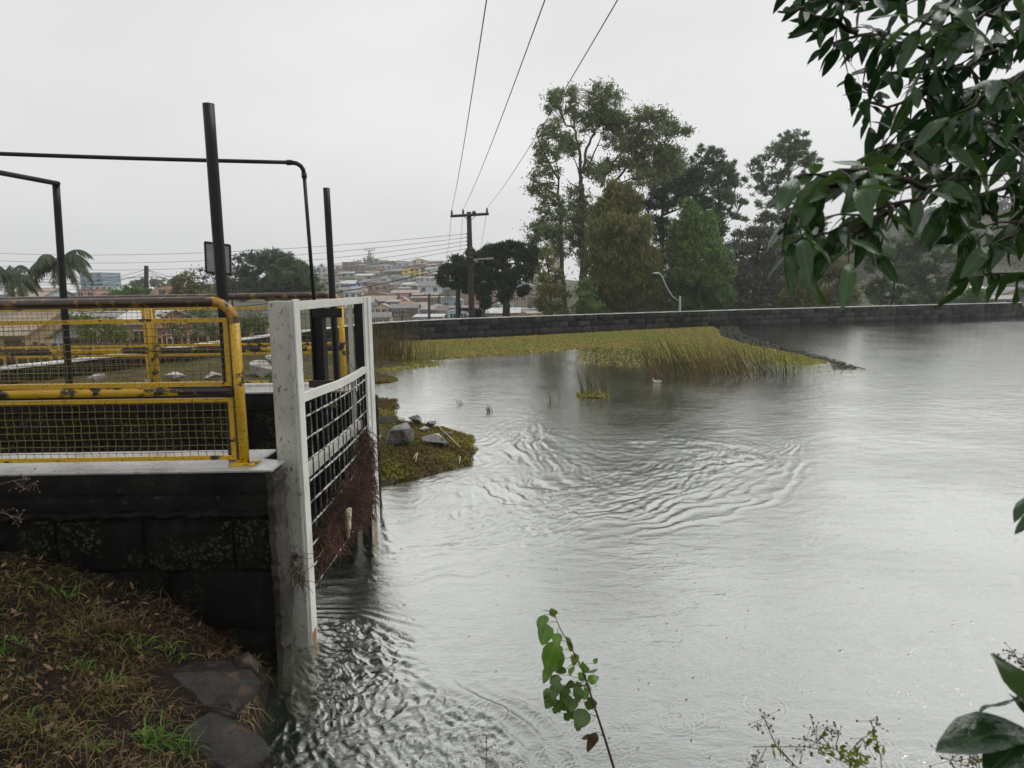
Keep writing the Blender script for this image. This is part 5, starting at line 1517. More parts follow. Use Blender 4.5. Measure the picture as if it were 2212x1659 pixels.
def wall_mat(c):
    nm = 'house_wall_' + c
    if nm in MATS: return MATS[nm]
    a = tuple(min(.85, v * 1.2) for v in COLS[c])
    if 'brick' in c:
        m, t, o = nodes(nm)
        bt = N(t, 'ShaderNodeTexBrick', Scale=1.0)
        mpn = t.nodes.new('ShaderNodeMapping'); mpn.inputs['Rotation'].default_value = (PI / 2, 0, 0); mpn.inputs['Scale'].default_value = (2.2, 2.2, 2.2)
        t.links.new(pos(t), mpn.inputs[0]); t.links.new(mpn.outputs[0], bt.inputs['Vector'])
        bt.inputs['Color1'].default_value = (*a, 1); bt.inputs['Color2'].default_value = (*[v * 0.75 for v in a], 1); bt.inputs['Mortar'].default_value = (*[v * 0.5 + 0.12 for v in a], 1)
        col = mixc(t, ramp(t, noise(t, 0.5, 4), 0.45, 0.7, 0, 0.5), bt.outputs[0], (0.24, 0.19, 0.16))
        finish(t, o, col, 0.85)
        MATS[nm] = m
        return m
    return mottled(nm, tuple(v * 0.82 for v in a), a, 0.5, 0.8, tuple(v * 0.55 for v in a), 1.6, 0.62, 0.1)


def roof_mat(c):
    a = RCOLS[c]
    nm = 'house_roof_' + c
    if nm in MATS: return MATS[nm]
    m, t, o = nodes(nm)
    col = mixc(t, ramp(t, noise(t, 0.7, 5), 0.35, 0.65), tuple(v * 0.7 for v in a), a)
    col = mixc(t, ramp(t, noise(t, 2.5, 4, stretch=(1, 0.25, 1)), 0.58, 0.68, 0, 0.6), col, tuple(v * 0.4 for v in a))
    wv = N(t, 'ShaderNodeTexWave', Scale=1.6, Distortion=0.3)
    t.links.new(pos(t), wv.inputs['Vector'])
    finish(t, o, col, 0.45, bump(t, wv.outputs[1], 0.5, 0.06))
    MATS[nm] = m
    return m


M_winframe = plain('window_frame', (0.6, 0.6, 0.58), 0.6, 0.1)
M_winbrown = plain('window_frame_brown', (0.12, 0.075, 0.05), 0.6, 0.1)
M_pane = plain('window_pane', (0.03, 0.035, 0.045), 0.15, 0.2)
M_door = plain('house_door', (0.10, 0.07, 0.05), 0.6, 0.2)


def house(label, X, Yy, zb, w, dp, h, rh, wall, roof, style, wins=2, rz=0.0, group='houses on the hillside', cat='house', door=False, gable=None, stor=1, seed=0, ww=1.2, wh=1.1, frame=None, name='house'):
    g_ = empty(name, (X, Yy, zb), rz, label, cat, group)
    hw, hd = w / 2, dp / 2
    mb = MB().box((-hw, -hd, -3.0), (hw, hd, h - 0.002))
    if style == 'gy':
        mb.add([(-hw, -hd, h), (hw, -hd, h), (0, -hd, h + rh), (-hw, hd, h), (hw, hd, h), (0, hd, h + rh)], [(0, 1, 2), (3, 5, 4)])
    elif style == 'gx':
        mb.add([(-hw, -hd, h), (-hw, hd, h), (-hw, 0, h + rh), (hw, -hd, h), (hw, hd, h), (hw, 0, h + rh)], [(0, 2, 1), (3, 4, 5)])
    elif style == 'shed':
        mb.add([(-hw, -hd, h), (-hw, hd, h), (-hw, hd, h + rh), (hw, -hd, h), (hw, hd, h), (hw, hd, h + rh)], [(0, 2, 1), (3, 4, 5), (1, 2, 5, 4)])
    mb.build('wall', wall_mat(wall), g_)
    e, t_ = 0.28, 0.10
    rb = MB()

    def slab(p):
        p = [Vector(q) for q in p]
        n = (p[1] - p[0]).cross(p[3] - p[0]).normalized() * t_
        if n.z < 0: n = -n
        q = [v + n for v in p]
        rb.add(p + q, [(0, 3, 2, 1), (4, 5, 6, 7), (0, 1, 5, 4), (1, 2, 6, 5), (2, 3, 7, 6), (3, 0, 4, 7)])
    if style == 'gx':
        k = rh / hd
        slab([(-hw - e, -hd - e, h - k * e + .01), (hw + e, -hd - e, h - k * e + .01), (hw + e, 0, h + rh + .01), (-hw - e, 0, h + rh + .01)])
        slab([(-hw - e, 0, h + rh + .01), (hw + e, 0, h + rh + .01), (hw + e, hd + e, h - k * e + .01), (-hw - e, hd + e, h - k * e + .01)])
    elif style == 'gy':
        k = rh / hw
        slab([(-hw - e, -hd - e, h - k * e + .01), (0, -hd - e, h + rh + .01), (0, hd + e, h + rh + .01), (-hw - e, hd + e, h - k * e + .01)])
        slab([(0, -hd - e, h + rh + .01), (hw + e, -hd - e, h - k * e + .01), (hw + e, hd + e, h - k * e + .01), (0, hd + e, h + rh + .01)])
    elif style == 'shed':
        k = rh / dp
        slab([(-hw - e, -hd - e, h - k * e + .01), (hw + e, -hd - e, h - k * e + .01), (hw + e, hd + e, h + rh + k * e + .01), (-hw - e, hd + e, h + rh + k * e + .01)])
    else:
        rb.box((-hw - .12, -hd - .12, h), (hw + .12, hd + .12, h + 0.25))
    ro = rb.build('roof', roof_mat(roof), g_)
    r = np.random.default_rng(seed + int(abs(X) * 10))
    fm = frame or (M_winframe if r.random() < .6 else M_winbrown)
    n = wins
    for s_ in range(stor):
        zc = h / stor * (s_ + 0.58)
        hh = min(wh, h / stor * 0.5)
        for k in range(n):
            xc = -hw + w * (k + 0.5 + r.normal() * 0.06) / n
            if door and s_ == 0 and k == n - 1: continue
            a = min(ww, w / n * 0.55)
            fo = MB().box((xc - a / 2 - .1, -hd - .06, zc - hh / 2 - .1), (xc + a / 2 + .1, -hd - .004, zc + hh / 2 + .1)).build('window', fm, g_)
            pn = MB().box((xc - a / 2, -hd - .10, zc - hh / 2), (xc - .05, -hd - .064, zc + hh / 2)).box((xc + .05, -hd - .10, zc - hh / 2), (xc + a / 2, -hd - .064, zc + hh / 2)).build('pane', M_pane, fo)
        # one on the right side wall, which the viewer sees on houses left of the middle
    if stor >= 1 and dp > 3:
        zc = h / stor * 0.58
        fo = MB().box((hw + .004, -ww / 2, zc - .5), (hw + .06, ww / 2, zc + .5)).build('window', fm, g_)
    if door:
        xc = -hw + w * (n - 0.5) / n
        MB().box((xc - .45, -hd - .07, -0.2), (xc + .45, -hd - .004, min(2.0, h - .2))).build('door', M_door, g_)
    if gable: MB().add([(-hw, -hd - .012, h + .03), (hw, -hd - .012, h + .03), (0, -hd - .012, h + rh)], [(0, 1, 2)]).build('gable_board', wall_mat(gable), g_)
    return g_


DYX = [555, 563, 573, 585.5, 600, 617.7, 635, 655, 667, 689.6, 720]
DYY = [430, 420, 400, 370, 335, 290, 245, 200, 175, 150, 130]
T1 = lambda a, b: (658.3 + a * .248, 493.7 + b * .248)


def town(label, cx0, cx1, ct, ce, cb, wall, roof, style='gx', wins=2, Y=None, rz=None, **kw):
    x0, yt = T1(cx0, ct); x1, yb = T1(cx1, cb); _, ye = T1(0, ce)
    Y = Y or float(np.interp(yb, DYX, DYY))
    k = Y / F
    p = at((x0 + x1) / 2, yb, Y)
    w, h, rh = (x1 - x0) * k, (yb - ye) * k, max(0.25, (ye - yt) * k)
    dp = kw.pop('dp', max(5.0, min(9.0, w * 0.8)))
    if style == 'gx': rh = max(rh * 1.0, 0.8)
    zb = p.z + min(0.0, h - 2.0)
    house(label, p.x, p.y + dp / 2, zb, w * 0.94, dp, max(2.0, h), rh, wall, roof, style, wins, (random.uniform(-.12, .22) if rz is None else rz), **kw)


town('bright blue house with white roof and two white windows', 295, 445, 452, 480, 515, 'blue', 'white', 'gx', 2, frame=M_winframe)
town('red brick house with grey roof right of the bright blue house', 490, 660, 445, 470, 505, 'brick', 'grey', 'gx', 2)
town('drab tan house with grey roof in front of the red brick one', 530, 715, 482, 500, 545, 'tan', 'lightgrey', 'gy', 3)
town('large pale house with plain grey roof and one window', 985, 1215, 460, 502, 572, 'pale', 'grey', 'gx', 2, frame=M_winbrown)
town('narrow bright green house right of the large pale house', 1250, 1322, 495, 502, 572, 'green', 'lightgrey', 'shed', 1)
town('pink house with long tan roof', 745, 1000, 540, 562, 612, 'pink', 'tan', 'gx', 2)
town('brown brick house with tan roof and white window below the pale house', 930, 1170, 562, 602, 655, 'darkbrick', 'tan', 'gx', 2, frame=M_winframe)
town('low orange brick house with grey roof left of the pink house', 485, 750, 555, 582, 618, 'brick', 'grey', 'gy', 2)
town('wide tan roofed house with orange gable end in the middle of the town', 565, 800, 590, 632, 682, 'wood', 'tan', 'gx', 3)
town('bright orange gabled house joined to the wide tan roofed one', 800, 895, 600, 630, 682, 'orange', 'tan', 'gy', 1)
town('small grey house with low roof before the orange gable', 712, 830, 625, 640, 692, 'grey', 'lightgrey', 'shed', 2)
town('blue grey gabled house below the bright green house', 1195, 1380, 598, 630, 682, 'bluegrey', 'lightgrey', 'gy', 2)
town('tall yellow house with flat top and dark windows', 905, 1005, 343, 345, 430, 'yellow', 'tan', 'flat', 2, stor=2, rz=0.05, frame=M_winbrown)
town('lower ochre wing left of the tall yellow house', 848, 904, 350, 353, 408, 'yellow', 'tan', 'flat', 1, rz=0.05)
town('long grey house row with balconies below the yellow house', 752, 905, 408, 428, 475, 'grey', 'grey', 'gx', 4)
town('pale grey gabled house left of the grey house row', 640, 750, 408, 430, 472, 'white', 'grey', 'gy', 1)
town('mint gabled house with grey roof under the yellow house', 925, 990, 418, 440, 462, 'mint', 'grey', 'gy', 1)
town('white long house with grey roof right of the mint gable', 990, 1150, 418, 434, 462, 'white', 'lightgrey', 'gx', 3)
town('brown brick block with flat roof near the hilltop', 322, 440, 296, 298, 362, 'darkbrick', 'brown', 'flat', 2, stor=2)
town('lower brick annex below the hilltop brick block', 368, 515, 330, 333, 392, 'darkbrick', 'grey', 'flat', 3)
town('white roofed grey house between brick annex and blue house', 440, 590, 397, 410, 442, 'grey', 'white', 'gx', 3)
town('brown house with pale front left of the yellow house', 692, 850, 348, 372, 402, 'wood', 'grey', 'gx', 3, gable=None)
town('pale teal hilltop house with orange red roof', 642, 722, 274, 287, 308, 'teal', 'rust', 'gx', 2)
town('beige hilltop house with wide dark roof edge', 932, 1062, 263, 280, 305, 'cream', 'brown', 'gy', 2)
town('long tan hilltop house at the right end of the ridge', 1065, 1200, 280, 292, 316, 'tan', 'grey', 'gx', 3)
town('small grey hilltop house right of the antenna tower', 600, 640, 268, 270, 300, 'grey', 'grey', 'flat', 1)
town('brown hilltop cottage right of the teal hilltop house', 730, 800, 282, 296, 318, 'wood', 'rust', 'gy', 1)
town('pale hilltop cottage with grey roof before the beige one', 805, 925, 290, 304, 332, 'pale', 'grey', 'gx', 2)
town('mint green house on the slope near the smaller araucaria', 1048, 1195, 335, 357, 400, 'mint', 'lightgrey', 'gx', 2)
town('grey slope house with bright roof above the bright blue house', 300, 430, 376, 392, 428, 'grey', 'lightgrey', 'gx', 2)
town('pale hillside house at the left end behind the black pole', 60, 200, 335, 345, 385, 'pale', 'white', 'flat', 3)
town('light grey slope house with brown roof left of the blue house', 120, 280, 420, 436, 470, 'grey', 'brown', 'gx', 2)
town('dark roofed house in the second row above the brick house', 520, 640, 318, 334, 362, 'tan', 'darkgrey', 'gx', 2)
town('white cottage among roofs above the brown house', 655, 760, 318, 328, 352, 'white', 'grey', 'gx', 2)
town('teal slope house left of the yellow house wing', 765, 850, 318, 332, 352, 'teal', 'grey', 'gy', 1)
town('salmon slope house behind the mint green house', 1030, 1150, 308, 318, 344, 'salmon', 'lightgrey', 'gx', 2)
town('cream house with white roof right of the tan gabled house', 850, 960, 470, 488, 530, 'cream', 'white', 'gx', 2)
town('grey shack with bright tin roof before the cream house', 800, 925, 512, 522, 545, 'grey', 'lightgrey', 'shed', 2)
town('low white walled house with grey roof at the left of the pink house', 330, 500, 545, 560, 610, 'white', 'grey', 'gx', 3)
town('cream house with gable behind the white gate top', 600, 735, 660, 686, 765, 'cream', 'tan', 'gy', 2)
town('dark wooden house with grey roof at the foot of the town', 742, 990, 668, 694, 772, 'wood', 'grey', 'gx', 3, door=True)
town('blue wooden house behind the short pole', 990, 1145, 690, 706, 760, 'lightblue', 'lightgrey', 'gx', 2)
town('sky blue gabled house with white trim near the wall', 1237, 1440, 704, 728, 785, 'skyblue', 'white', 'gy', 2, frame=M_winframe)
town('low shed with bright white tin roof right behind the wall', 945, 1205, 758, 772, 795, 'grey', 'white', 'shed', 2, Y=138)
town('long orange brick block without eaves behind the utility pole', 1400, 1655, 556, 560, 690, 'brick', 'brown', 'flat', 4, stor=2, Y=190)
town('pale teal gabled house behind the araucaria trunk', 1690, 1820, 634, 655, 700, 'teal', 'white', 'gy', 1)
town('orange brick house with long white roof behind the araucaria', 1580, 1885, 697, 736, 775, 'brick', 'white', 'gx', 4, door=True)
town('brick block right of the araucaria trunk', 1790, 2010, 572, 580, 665, 'brick', 'grey', 'flat', 3)
town('small white house right of the long white roof', 1885, 2008, 700, 706, 745, 'white', 'white', 'flat', 2)
town('low brick shed at the right below the small white house', 1930, 2040, 735, 742, 775, 'brick', 'tan', 'shed', 1, Y=145)
town('narrow white house seen between the araucaria branches', 1640, 1720, 515, 525, 630, 'white', 'grey', 'flat', 1, stor=2, Y=215)
town('grey roofed house high behind the large araucaria', 1480, 1650, 460, 480, 520, 'tan', 'grey', 'gx', 3)
town('white roofed house high right behind the large araucaria', 1760, 1960, 430, 450, 490, 'pale', 'white', 'gx', 3)
town('brown brick house with lean roof right of the large araucaria', 1850, 2000, 490, 505, 560, 'darkbrick', 'grey', 'gx', 2)
town('cream house behind the smaller araucaria', 1210, 1330, 440, 455, 490, 'cream', 'grey', 'gx', 2)
town('tan lower house beyond the gate top right corner', 345, 440, 668, 690, 765, 'cream', 'tan', 'gx', 2)
town('grey house with white roof low beyond the gate', 440, 600, 625, 645, 700, 'grey', 'lightgrey', 'gx', 2)
town('low brown house right behind the wall left of the blue house', 560, 740, 760, 775, 800, 'tan', 'grey', 'gx', 3, Y=132)
town('dark grey shed with tin roof behind the sky blue house', 1200, 1420, 680, 692, 715, 'grey', 'grey', 'shed', 2)
town('tall pale apartment block seen between the eucalyptus trunks', 2150, 2215, 155, 157, 330, 'cream', 'tan', 'flat', 2, stor=4, Y=330)


for (a_, b_, c_, d_, e_, wl_, rf_, st_, n_, lb_) in [
    (212, 300, 470, 486, 520, 'cream', 'grey', 'gx', 2, 'small cream cottage touching the left of the bright blue house'), (448, 492, 462, 474, 505, 'white', 'lightgrey', 'gy', 1, 'narrow white cottage squeezed between blue house and red brick house'),
    (662, 740, 462, 480, 512, 'peach', 'brown', 'gx', 2, 'peach cottage with brown roof right of the red brick house'), (742, 850, 476, 492, 528, 'white', 'grey', 'gx', 2, 'white cottage below the long grey house row'),
    (716, 800, 500, 516, 545, 'salmon', 'tan', 'gy', 1, 'salmon cottage right of the drab tan house'), (925, 990, 478, 496, 540, 'wood', 'tan', 'gx', 1, 'dark wooden cottage touching the left of the large pale house'),
    (1218, 1260, 520, 530, 575, 'wood', 'grey', 'shed', 1, 'dark shed between the large pale house and the green one'), (1000, 1100, 540, 552, 566, 'grey', 'tan', 'gx', 2, 'grey cottage roof peeping above the brown brick house'),
    (880, 935, 612, 626, 660, 'tan', 'brown', 'gy', 1, 'tan cottage between orange gable and brown brick house'), (1170, 1200, 590, 600, 655, 'white', 'lightgrey', 'shed', 1, 'white sliver of a house beside the brown brick house'),
    (830, 935, 655, 668, 700, 'grey', 'rust', 'gx', 2, 'grey house with rust red roof above the dark wooden house'), (935, 1060, 660, 676, 700, 'cream', 'tan', 'gx', 3, 'cream house with tan roof above the blue wooden house'),
    (1060, 1190, 662, 678, 706, 'brick', 'grey', 'gy', 2, 'brick house right above the blue wooden house'), (1145, 1238, 700, 716, 765, 'tan', 'brown', 'gx', 2, 'tan house between the blue and sky blue houses'),
    (590, 640, 430, 442, 470, 'teal', 'grey', 'gy', 1, 'teal cottage touching the left of the pale grey gabled house'), (430, 520, 425, 438, 462, 'orange', 'grey', 'gx', 2, 'orange cottage above the red brick house'),
    (520, 640, 372, 384, 408, 'white', 'tan', 'gx', 3, 'white cottage row left of the brown pale fronted house'), (600, 690, 345, 356, 380, 'salmon', 'rust', 'gy', 1, 'salmon cottage with rust roof above the white cottage row'),
    (440, 520, 312, 322, 345, 'cream', 'grey', 'gx', 2, 'cream cottage right of the hilltop brick block'), (860, 930, 318, 326, 350, 'orange', 'tan', 'flat', 2, 'orange box house above the ochre wing'),
    (1005, 1050, 380, 392, 420, 'white', 'grey', 'gy', 1, 'white cottage touching the right of the tall yellow house'), (1050, 1190, 385, 396, 425, 'brick', 'tan', 'gx', 3, 'brick house row below the mint green house'),
    (200, 322, 318, 328, 355, 'white', 'lightgrey', 'gx', 2, 'white house left of the hilltop brick block'), (205, 300, 356, 368, 396, 'salmon', 'brown', 'gx', 2, 'salmon cottage left of the lower brick annex'),
    (60, 140, 392, 404, 436, 'mint', 'grey', 'gy', 1, 'mint cottage behind the right black pole'), (285, 400, 520, 534, 560, 'tan', 'grey', 'gx', 2, 'tan cottage below the bright blue house'),
    (400, 530, 512, 526, 560, 'peach', 'lightgrey', 'gx', 2, 'peach cottage below the red brick house'), (735, 800, 582, 592, 615, 'cream', 'tan', 'gy', 1, 'cream gable left below the pink house'),
    (1320, 1400, 520, 532, 590, 'salmon', 'grey', 'gx', 1, 'salmon house left of the long orange brick block'), (1440, 1580, 690, 704, 760, 'cream', 'brown', 'gx', 2, 'cream house low behind the utility pole foot'),
    (1155, 1240, 440, 452, 480, 'teal', 'lightgrey', 'gx', 1, 'teal cottage right of the white long house')]:
    town(lb_, a_, b_, c_, d_, e_, wl_, rf_, st_, n_)



def blk(label, x0, x1, yt, ye, yb, Y, wall, roof, style, wins=2, group='houses beyond the dam', **kw):
    k = Y / F
    p = at((x0 + x1) / 2, yb, Y)
    w, h, rh = (x1 - x0) * k, (yb - ye) * k, max(.25, (ye - yt) * k)
    dp = kw.pop('dp', max(5, w * .7))
    house(label, p.x, p.y + dp / 2, p.z, w, dp, h, rh, wall, roof, style, wins, kw.pop('rz', 0.0), group, **kw)


blk('tan box shaped building at the foot of the wooded hill', *T3(1580, 0)[:1], T3(1665, 0)[0], T3(0, 194)[1], T3(0, 197)[1], T3(0, 300)[1], 128, 'tan', 'tan', 'flat', 0)
blk('peach gabled house beside the tan box at the far right', T3(1668, 0)[0], T3(1812, 0)[0], T3(0, 222)[1], T3(0, 244)[1], T3(0, 300)[1], 122, 'peach', 'white', 'gy', 2)
blk('peach house with long white roof behind the round bush', T3(1692, 0)[0], T3(1958, 0)[0], T3(0, 275)[1], T3(0, 318)[1], T3(0, 375)[1], 98, 'peach', 'white', 'gx', 1, dp=7)
blk('long cream building with dark gable at the right edge', T3(1985, 0)[0], T3(2330, 0)[0], T3(0, 300)[1], T3(0, 350)[1], T3(0, 420)[1], 92, 'cream', 'grey', 'gy', 3, dp=10)
blk('low shed with grey tin roof near the wall at the right edge', T3(1900, 0)[0], T3(2250, 0)[0], T3(0, 362)[1], T3(0, 386)[1], T3(0, 430)[1], 76, 'grey', 'lightgrey', 'gx', 1, dp=6)
blk('white long roof far right below the two street lamps', T3(2000, 0)[0], T3(2300, 0)[0], T3(0, 288)[1], T3(0, 306)[1], T3(0, 340)[1], 130, 'white', 'lightgrey', 'gx', 2, dp=8)
# left of the gate
blk('misty grey apartment block behind the tall palm', T2(545, 0)[0], T2(695, 0)[0], T2(0, 298)[1], T2(0, 302)[1], T2(0, 430)[1], 300, 'bluegrey', 'grey', 'flat', 3, stor=4, dp=14)
blk('lower wing of the misty apartment block', T2(600, 0)[0], T2(760, 0)[0], T2(0, 385)[1], T2(0, 390)[1], T2(0, 450)[1], 280, 'pale', 'white', 'flat', 4, stor=2, dp=12)
blk('orange house front below the misty apartment block', T2(520, 0)[0], T2(640, 0)[0], T2(0, 405)[1], T2(0, 415)[1], T2(0, 480)[1], 170, 'salmon', 'rust', 'flat', 2, dp=8)
blk('house with orange tiled gable right of the bare topped pole', T2(1050, 0)[0], T2(1210, 0)[0], T2(0, 375)[1], T2(0, 400)[1], T2(0, 470)[1], 150, 'peach', 'rust', 'gy', 2, dp=8)
blk('pale house roof behind the palm at the left edge', T2(40, 0)[0], T2(270, 0)[0], T2(0, 405)[1], T2(0, 470)[1], T2(0, 560)[1], 80, 'pale', 'tan', 'gx', 2, dp=7)
blk('left house with corrugated tan roof beyond the picket fence', T2(-330, 0)[0], T2(250, 0)[0], T2(0, 578)[1], T2(0, 715)[1], T2(0, 900)[1], 40, 'tan', 'tan', 'gx', 3, dp=5.5, rz=-0.12)
blk('small house with pale corrugated gable beside the leftmost pole', T2(285, 0)[0], T2(500, 0)[0], T2(0, 640)[1], T2(0, 716)[1], T2(0, 900)[1], 37, 'pale', 'tan', 'gy', 1, dp=6, rz=0.25)
blk('light blue house wall glimpsed under the near top rail', T2(-40, 0)[0], T2(190, 0)[0], T2(0, 500)[1], T2(0, 528)[1], T2(0, 620)[1], 60, 'skyblue', 'white', 'gx', 2, dp=6)
blk('salmon house with white framed window left of the far post', T2(770, 0)[0], T2(1015, 0)[0], T2(0, 560)[1], T2(0, 640)[1], T2(0, 900)[1], 42, 'salmon', 'white', 'gx', 2, dp=6, frame=M_winframe)
blk('low white roofed building behind the garden bush', T2(500, 0)[0], T2(800, 0)[0], T2(0, 548)[1], T2(0, 600)[1], T2(0, 760)[1], 56, 'white', 'lightgrey', 'gx', 3, dp=7)
blk('grey roofed hut glimpsed right of the tall pole', T2(1560, 0)[0], T2(1800, 0)[0], T2(0, 560)[1], T2(0, 600)[1], T2(0, 760)[1], 64, 'tan', 'grey', 'gx', 2, dp=7)


# picket fence on the far side of the low wall
pf = empty('picket_fence', (-14, 25, 0), 0, 'dark wooden picket fence beyond the low curved wall', 'fence')
M_picket = mottled('picket_wood', (0.025, 0.021, 0.018), (0.07, 0.058, 0.048), 3, 0.8, bumps=0.3, bscale=30, stretch=(5, 5, .6))
fa_, fb_ = Vector((-19.5, 22.5, 0)), Vector((-10.6, 28.5, 0))
nP = 62
pm_ = MB().box((-.065, -.012, 0), (.065, .012, 1)).mesh('picket')
pm_.materials.append(M_picket)
for k in range(nP):
    p = fa_.lerp(fb_, k / (nP - 1))
    o_ = mesh_obj('picket', pm_, None)
    h = 2.3 + random.uniform(-.10, .10)
    o_.scale = (random.uniform(.8, 1.15), 1, h)
    o_.location = (p.x, p.y, -1.5)
    o_.rotation_euler = (random.gauss(0, .012), random.gauss(0, .02), math.atan2(fb_.y - fa_.y, fb_.x - fa_.x))
    adopt(o_, pf)
for z in (-0.4, 0.4):
    adopt(MB().tube([fa_ + Vector((0, .05, z)), fb_ + Vector((0, .05, z))], 0.035, 4).build('rail', M_picket), pf)


# antenna masts
def mast(label, x, yt, yb, Y, w, col):
    a, b = at(x, yb, Y), at(x, yt, Y)
    g_ = empty('antenna_tower', a, 0, label, 'tower', 'antenna towers')
    m_ = plain('mast_' + col, {'grey': (.16, .18, .2), 'red': (.30, .14, .12)}[col], .6)
    h = b.z - a.z
    mb = MB()
    for sx_ in (-1, 1):
        for sy in (-1, 1):
            mb.tube([(a.x + sx_ * w, a.y + sy * w, a.z - 4), (a.x + sx_ * w * .6, a.y + sy * w * .6, a.z + h * .8)], .10, 4)
    n = 8
    for k in range(n):
        z0, z1 = a.z + h * .8 * k / n, a.z + h * .8 * (k + 1) / n
        u0, u1 = w * (1 - .4 * k / n), w * (1 - .4 * (k + 1) / n)
        s_ = 1 if k % 2 else -1
        mb.tube([(a.x - s_ * u0, a.y - u0, z0), (a.x + s_ * u1, a.y - u1, z1)], .07, 4)
        mb.tube([(a.x - u1, a.y - u1, z1), (a.x + u1, a.y - u1, z1)], .06, 4)
    adopt(mb.build('lattice', m_), g_)
    zt = a.z + h * .8
    adopt(MB().tube([(a.x - w * 2.6, a.y, zt), (a.x + w * 2.6, a.y, zt)], .12, 4).tube([(a.x, a.y - w * 2, zt), (a.x, a.y + w * 2, zt)], .12, 4).build('platform', m_), g_)
    for k in (-2.6, -1.6, 0.0, 1.6, 2.6):
        adopt(MB().box((a.x + w * k - .16, a.y - .1, zt - .6), (a.x + w * k + .16, a.y + .1, zt + 1.6)).build('antenna', m_), g_)
    adopt(MB().tube([(a.x, a.y, zt), (a.x, a.y, a.z + h)], .06, 4).build('rod', m_), g_)


mast('grey antenna tower on the hilltop above the town', *T1(567, 0)[:1], T1(0, 168)[1], T1(0, 268)[1], 430, 1.1, 'grey')
mast('reddish lattice antenna tower on the wooded hill at the right', 2127, 452, 488, 262, 0.75, 'red')


# woods: individual hilltop trees by the town and the mass on the right hill
def crown_mass(name, label, pts, rad, per, size, mat, seed, cat='trees', kind='stuff'):
    r = np.random.default_rng(seed)
    pts = np.asarray(pts)
    C = np.repeat(pts, per, 0)
    R = np.repeat(rad, per)
    D = rand_dirs(len(C), r)
    C = C + D * (R * r.random(len(C)) ** 0.4)[:, None] * np.array([1, 1, .85]) + np.stack([0 * R, 0 * R, R * .7], 1)
    A = rand_dirs(len(C), r)
    v, f = leaf_quads(C, A, perp(A, r), size * r.uniform(.6, 1.4, len(C)), size * .6 * r.uniform(.6, 1.4, len(C)))
    o_ = mesh_obj(name, np_mesh(name, v, f), mat)
    return tag(o_, label, cat, kind=kind)


r = np.random.default_rng(91)
hx, hy = r.uniform(85, 290, 900), r.uniform(165, 330, 900)
hz_ = terr(hx, hy)
k = hz_ > 2.0
M_wood_h = foliage('hill_wood', (0.03, 0.042, 0.022), (0.065, 0.078, 0.04), (0.045, 0.05, 0.03), 0.7, 0.15, 0.03)
crown_mass('hill_woods', 'hazy wooded hill at the right edge', np.stack([hx[k], hy[k], hz_[k]], 1), r.uniform(2.2, 4.2, k.sum()), 70, 0.55, M_wood_h, 92)
for i, (cx, cy, Y, w, lb) in enumerate([(540, 290, 415, 80, 'tree crown on the hilltop under the antenna tower'), (620, 318, 405, 40, 'small tree right of the hilltop brick block'), (150, 330, 395, 30, 'lone small tree on the ridge behind the black poles'), (1030, 345, 375, 45, 'tree between yellow house and mint house'), (700, 520, 285, 50, 'tree right of the tan gabled house'), (480, 350, 385, 60, 'trees behind the lower brick annex'), (1000, 440, 320, 35, 'small tree before the white long house'), (300, 360, 385, 50, 'leafy tree left of the lower brick annex'), (580, 360, 372, 45, 'bushy tree above the white roofed grey house'), (950, 520, 285, 28, 'little tree left of the large pale house'), (210, 500, 300, 60, 'tree left of the bright blue house'), (1950, 660, 165, 45, 'palm like tree behind the right brick houses'), (1560, 760, 120, 40, 'shrub at the wall foot left of the araucaria trunk'), (750, 400, 345, 26, 'little tree above the long grey house row'), (470, 540, 275, 34, 'tree between the tan and peach cottages'), (870, 560, 250, 26, 'small dark tree behind the pink house'), (640, 560, 255, 24, 'small tree above the low orange brick house'), (1180, 505, 290, 26, 'tree right of the large pale house roof'), (560, 690, 165, 40, 'dark garden tree left of the cream gabled house'), (1010, 690, 168, 26, 'small tree beside the blue wooden house'), (380, 480, 300, 22, 'tiny tree on the slope above the tan cottage'), (860, 300, 405, 24, 'tree on the ridge left of the beige hilltop house'), (1000, 290, 410, 30, 'tree on the ridge behind the long tan hilltop house')]):
    x, y = T1(cx, cy)
    p = at(x, y, Y)
    R_ = w * .248 * Y / F
    n = 9
    pts = [(p.x + r.normal() * R_ * .45, p.y + r.normal() * R_ * .4, p.z + r.normal() * R_ * .25 - R_ * .5) for _ in range(n)]
    g_ = empty('tree', (p.x, p.y, float(terr(p.x, p.y))), 0, lb, 'tree', 'trees among the houses')
    o_ = crown_mass('crown', None, pts, np.full(n, R_ * .5), 60, R_ * .09, M_wood_h, 300 + i, None, None)
    adopt(o_, g_)
    adopt(MB().tube([(p.x, p.y, float(terr(p.x, p.y)) - .5), (p.x, p.y, p.z)], [.25, .12], 6).build('trunk', M_bark), g_)


# ------------------------------------------------------------------ near bank
BSH = [(-7.5, 4.4), (-1.62, 4.42), (-1.56, 4.2), (-1.48, 3.88), (-1.40, 3.6), (-1.12, 3.2), (-0.4, 2.8), (0.5, 2.55), (1.5, 2.4), (3, 2.2), (7, 1.9)]
BPOLY = BSH[1:] + [(7, -3), (-7.5, -3), (-7.5, 4.6), (-1.62, 4.6)]


def bank_z(X, Y):
    d = seg_dist(X, Y, BSH[1:])
    ins = inside(X, Y, BPOLY) | ((Y > 4.3) & (X < -1.6))
    z = np.where(ins, 1.1 * (1 - np.exp(-d / 1.1)) - 0.01, -0.5 * d - 0.01)
    return z + (fbm(X * 3.1, Y * 3.1, 4) - 0.5) * 0.12 * np.clip(d / 0.3, 0, 1) * ins


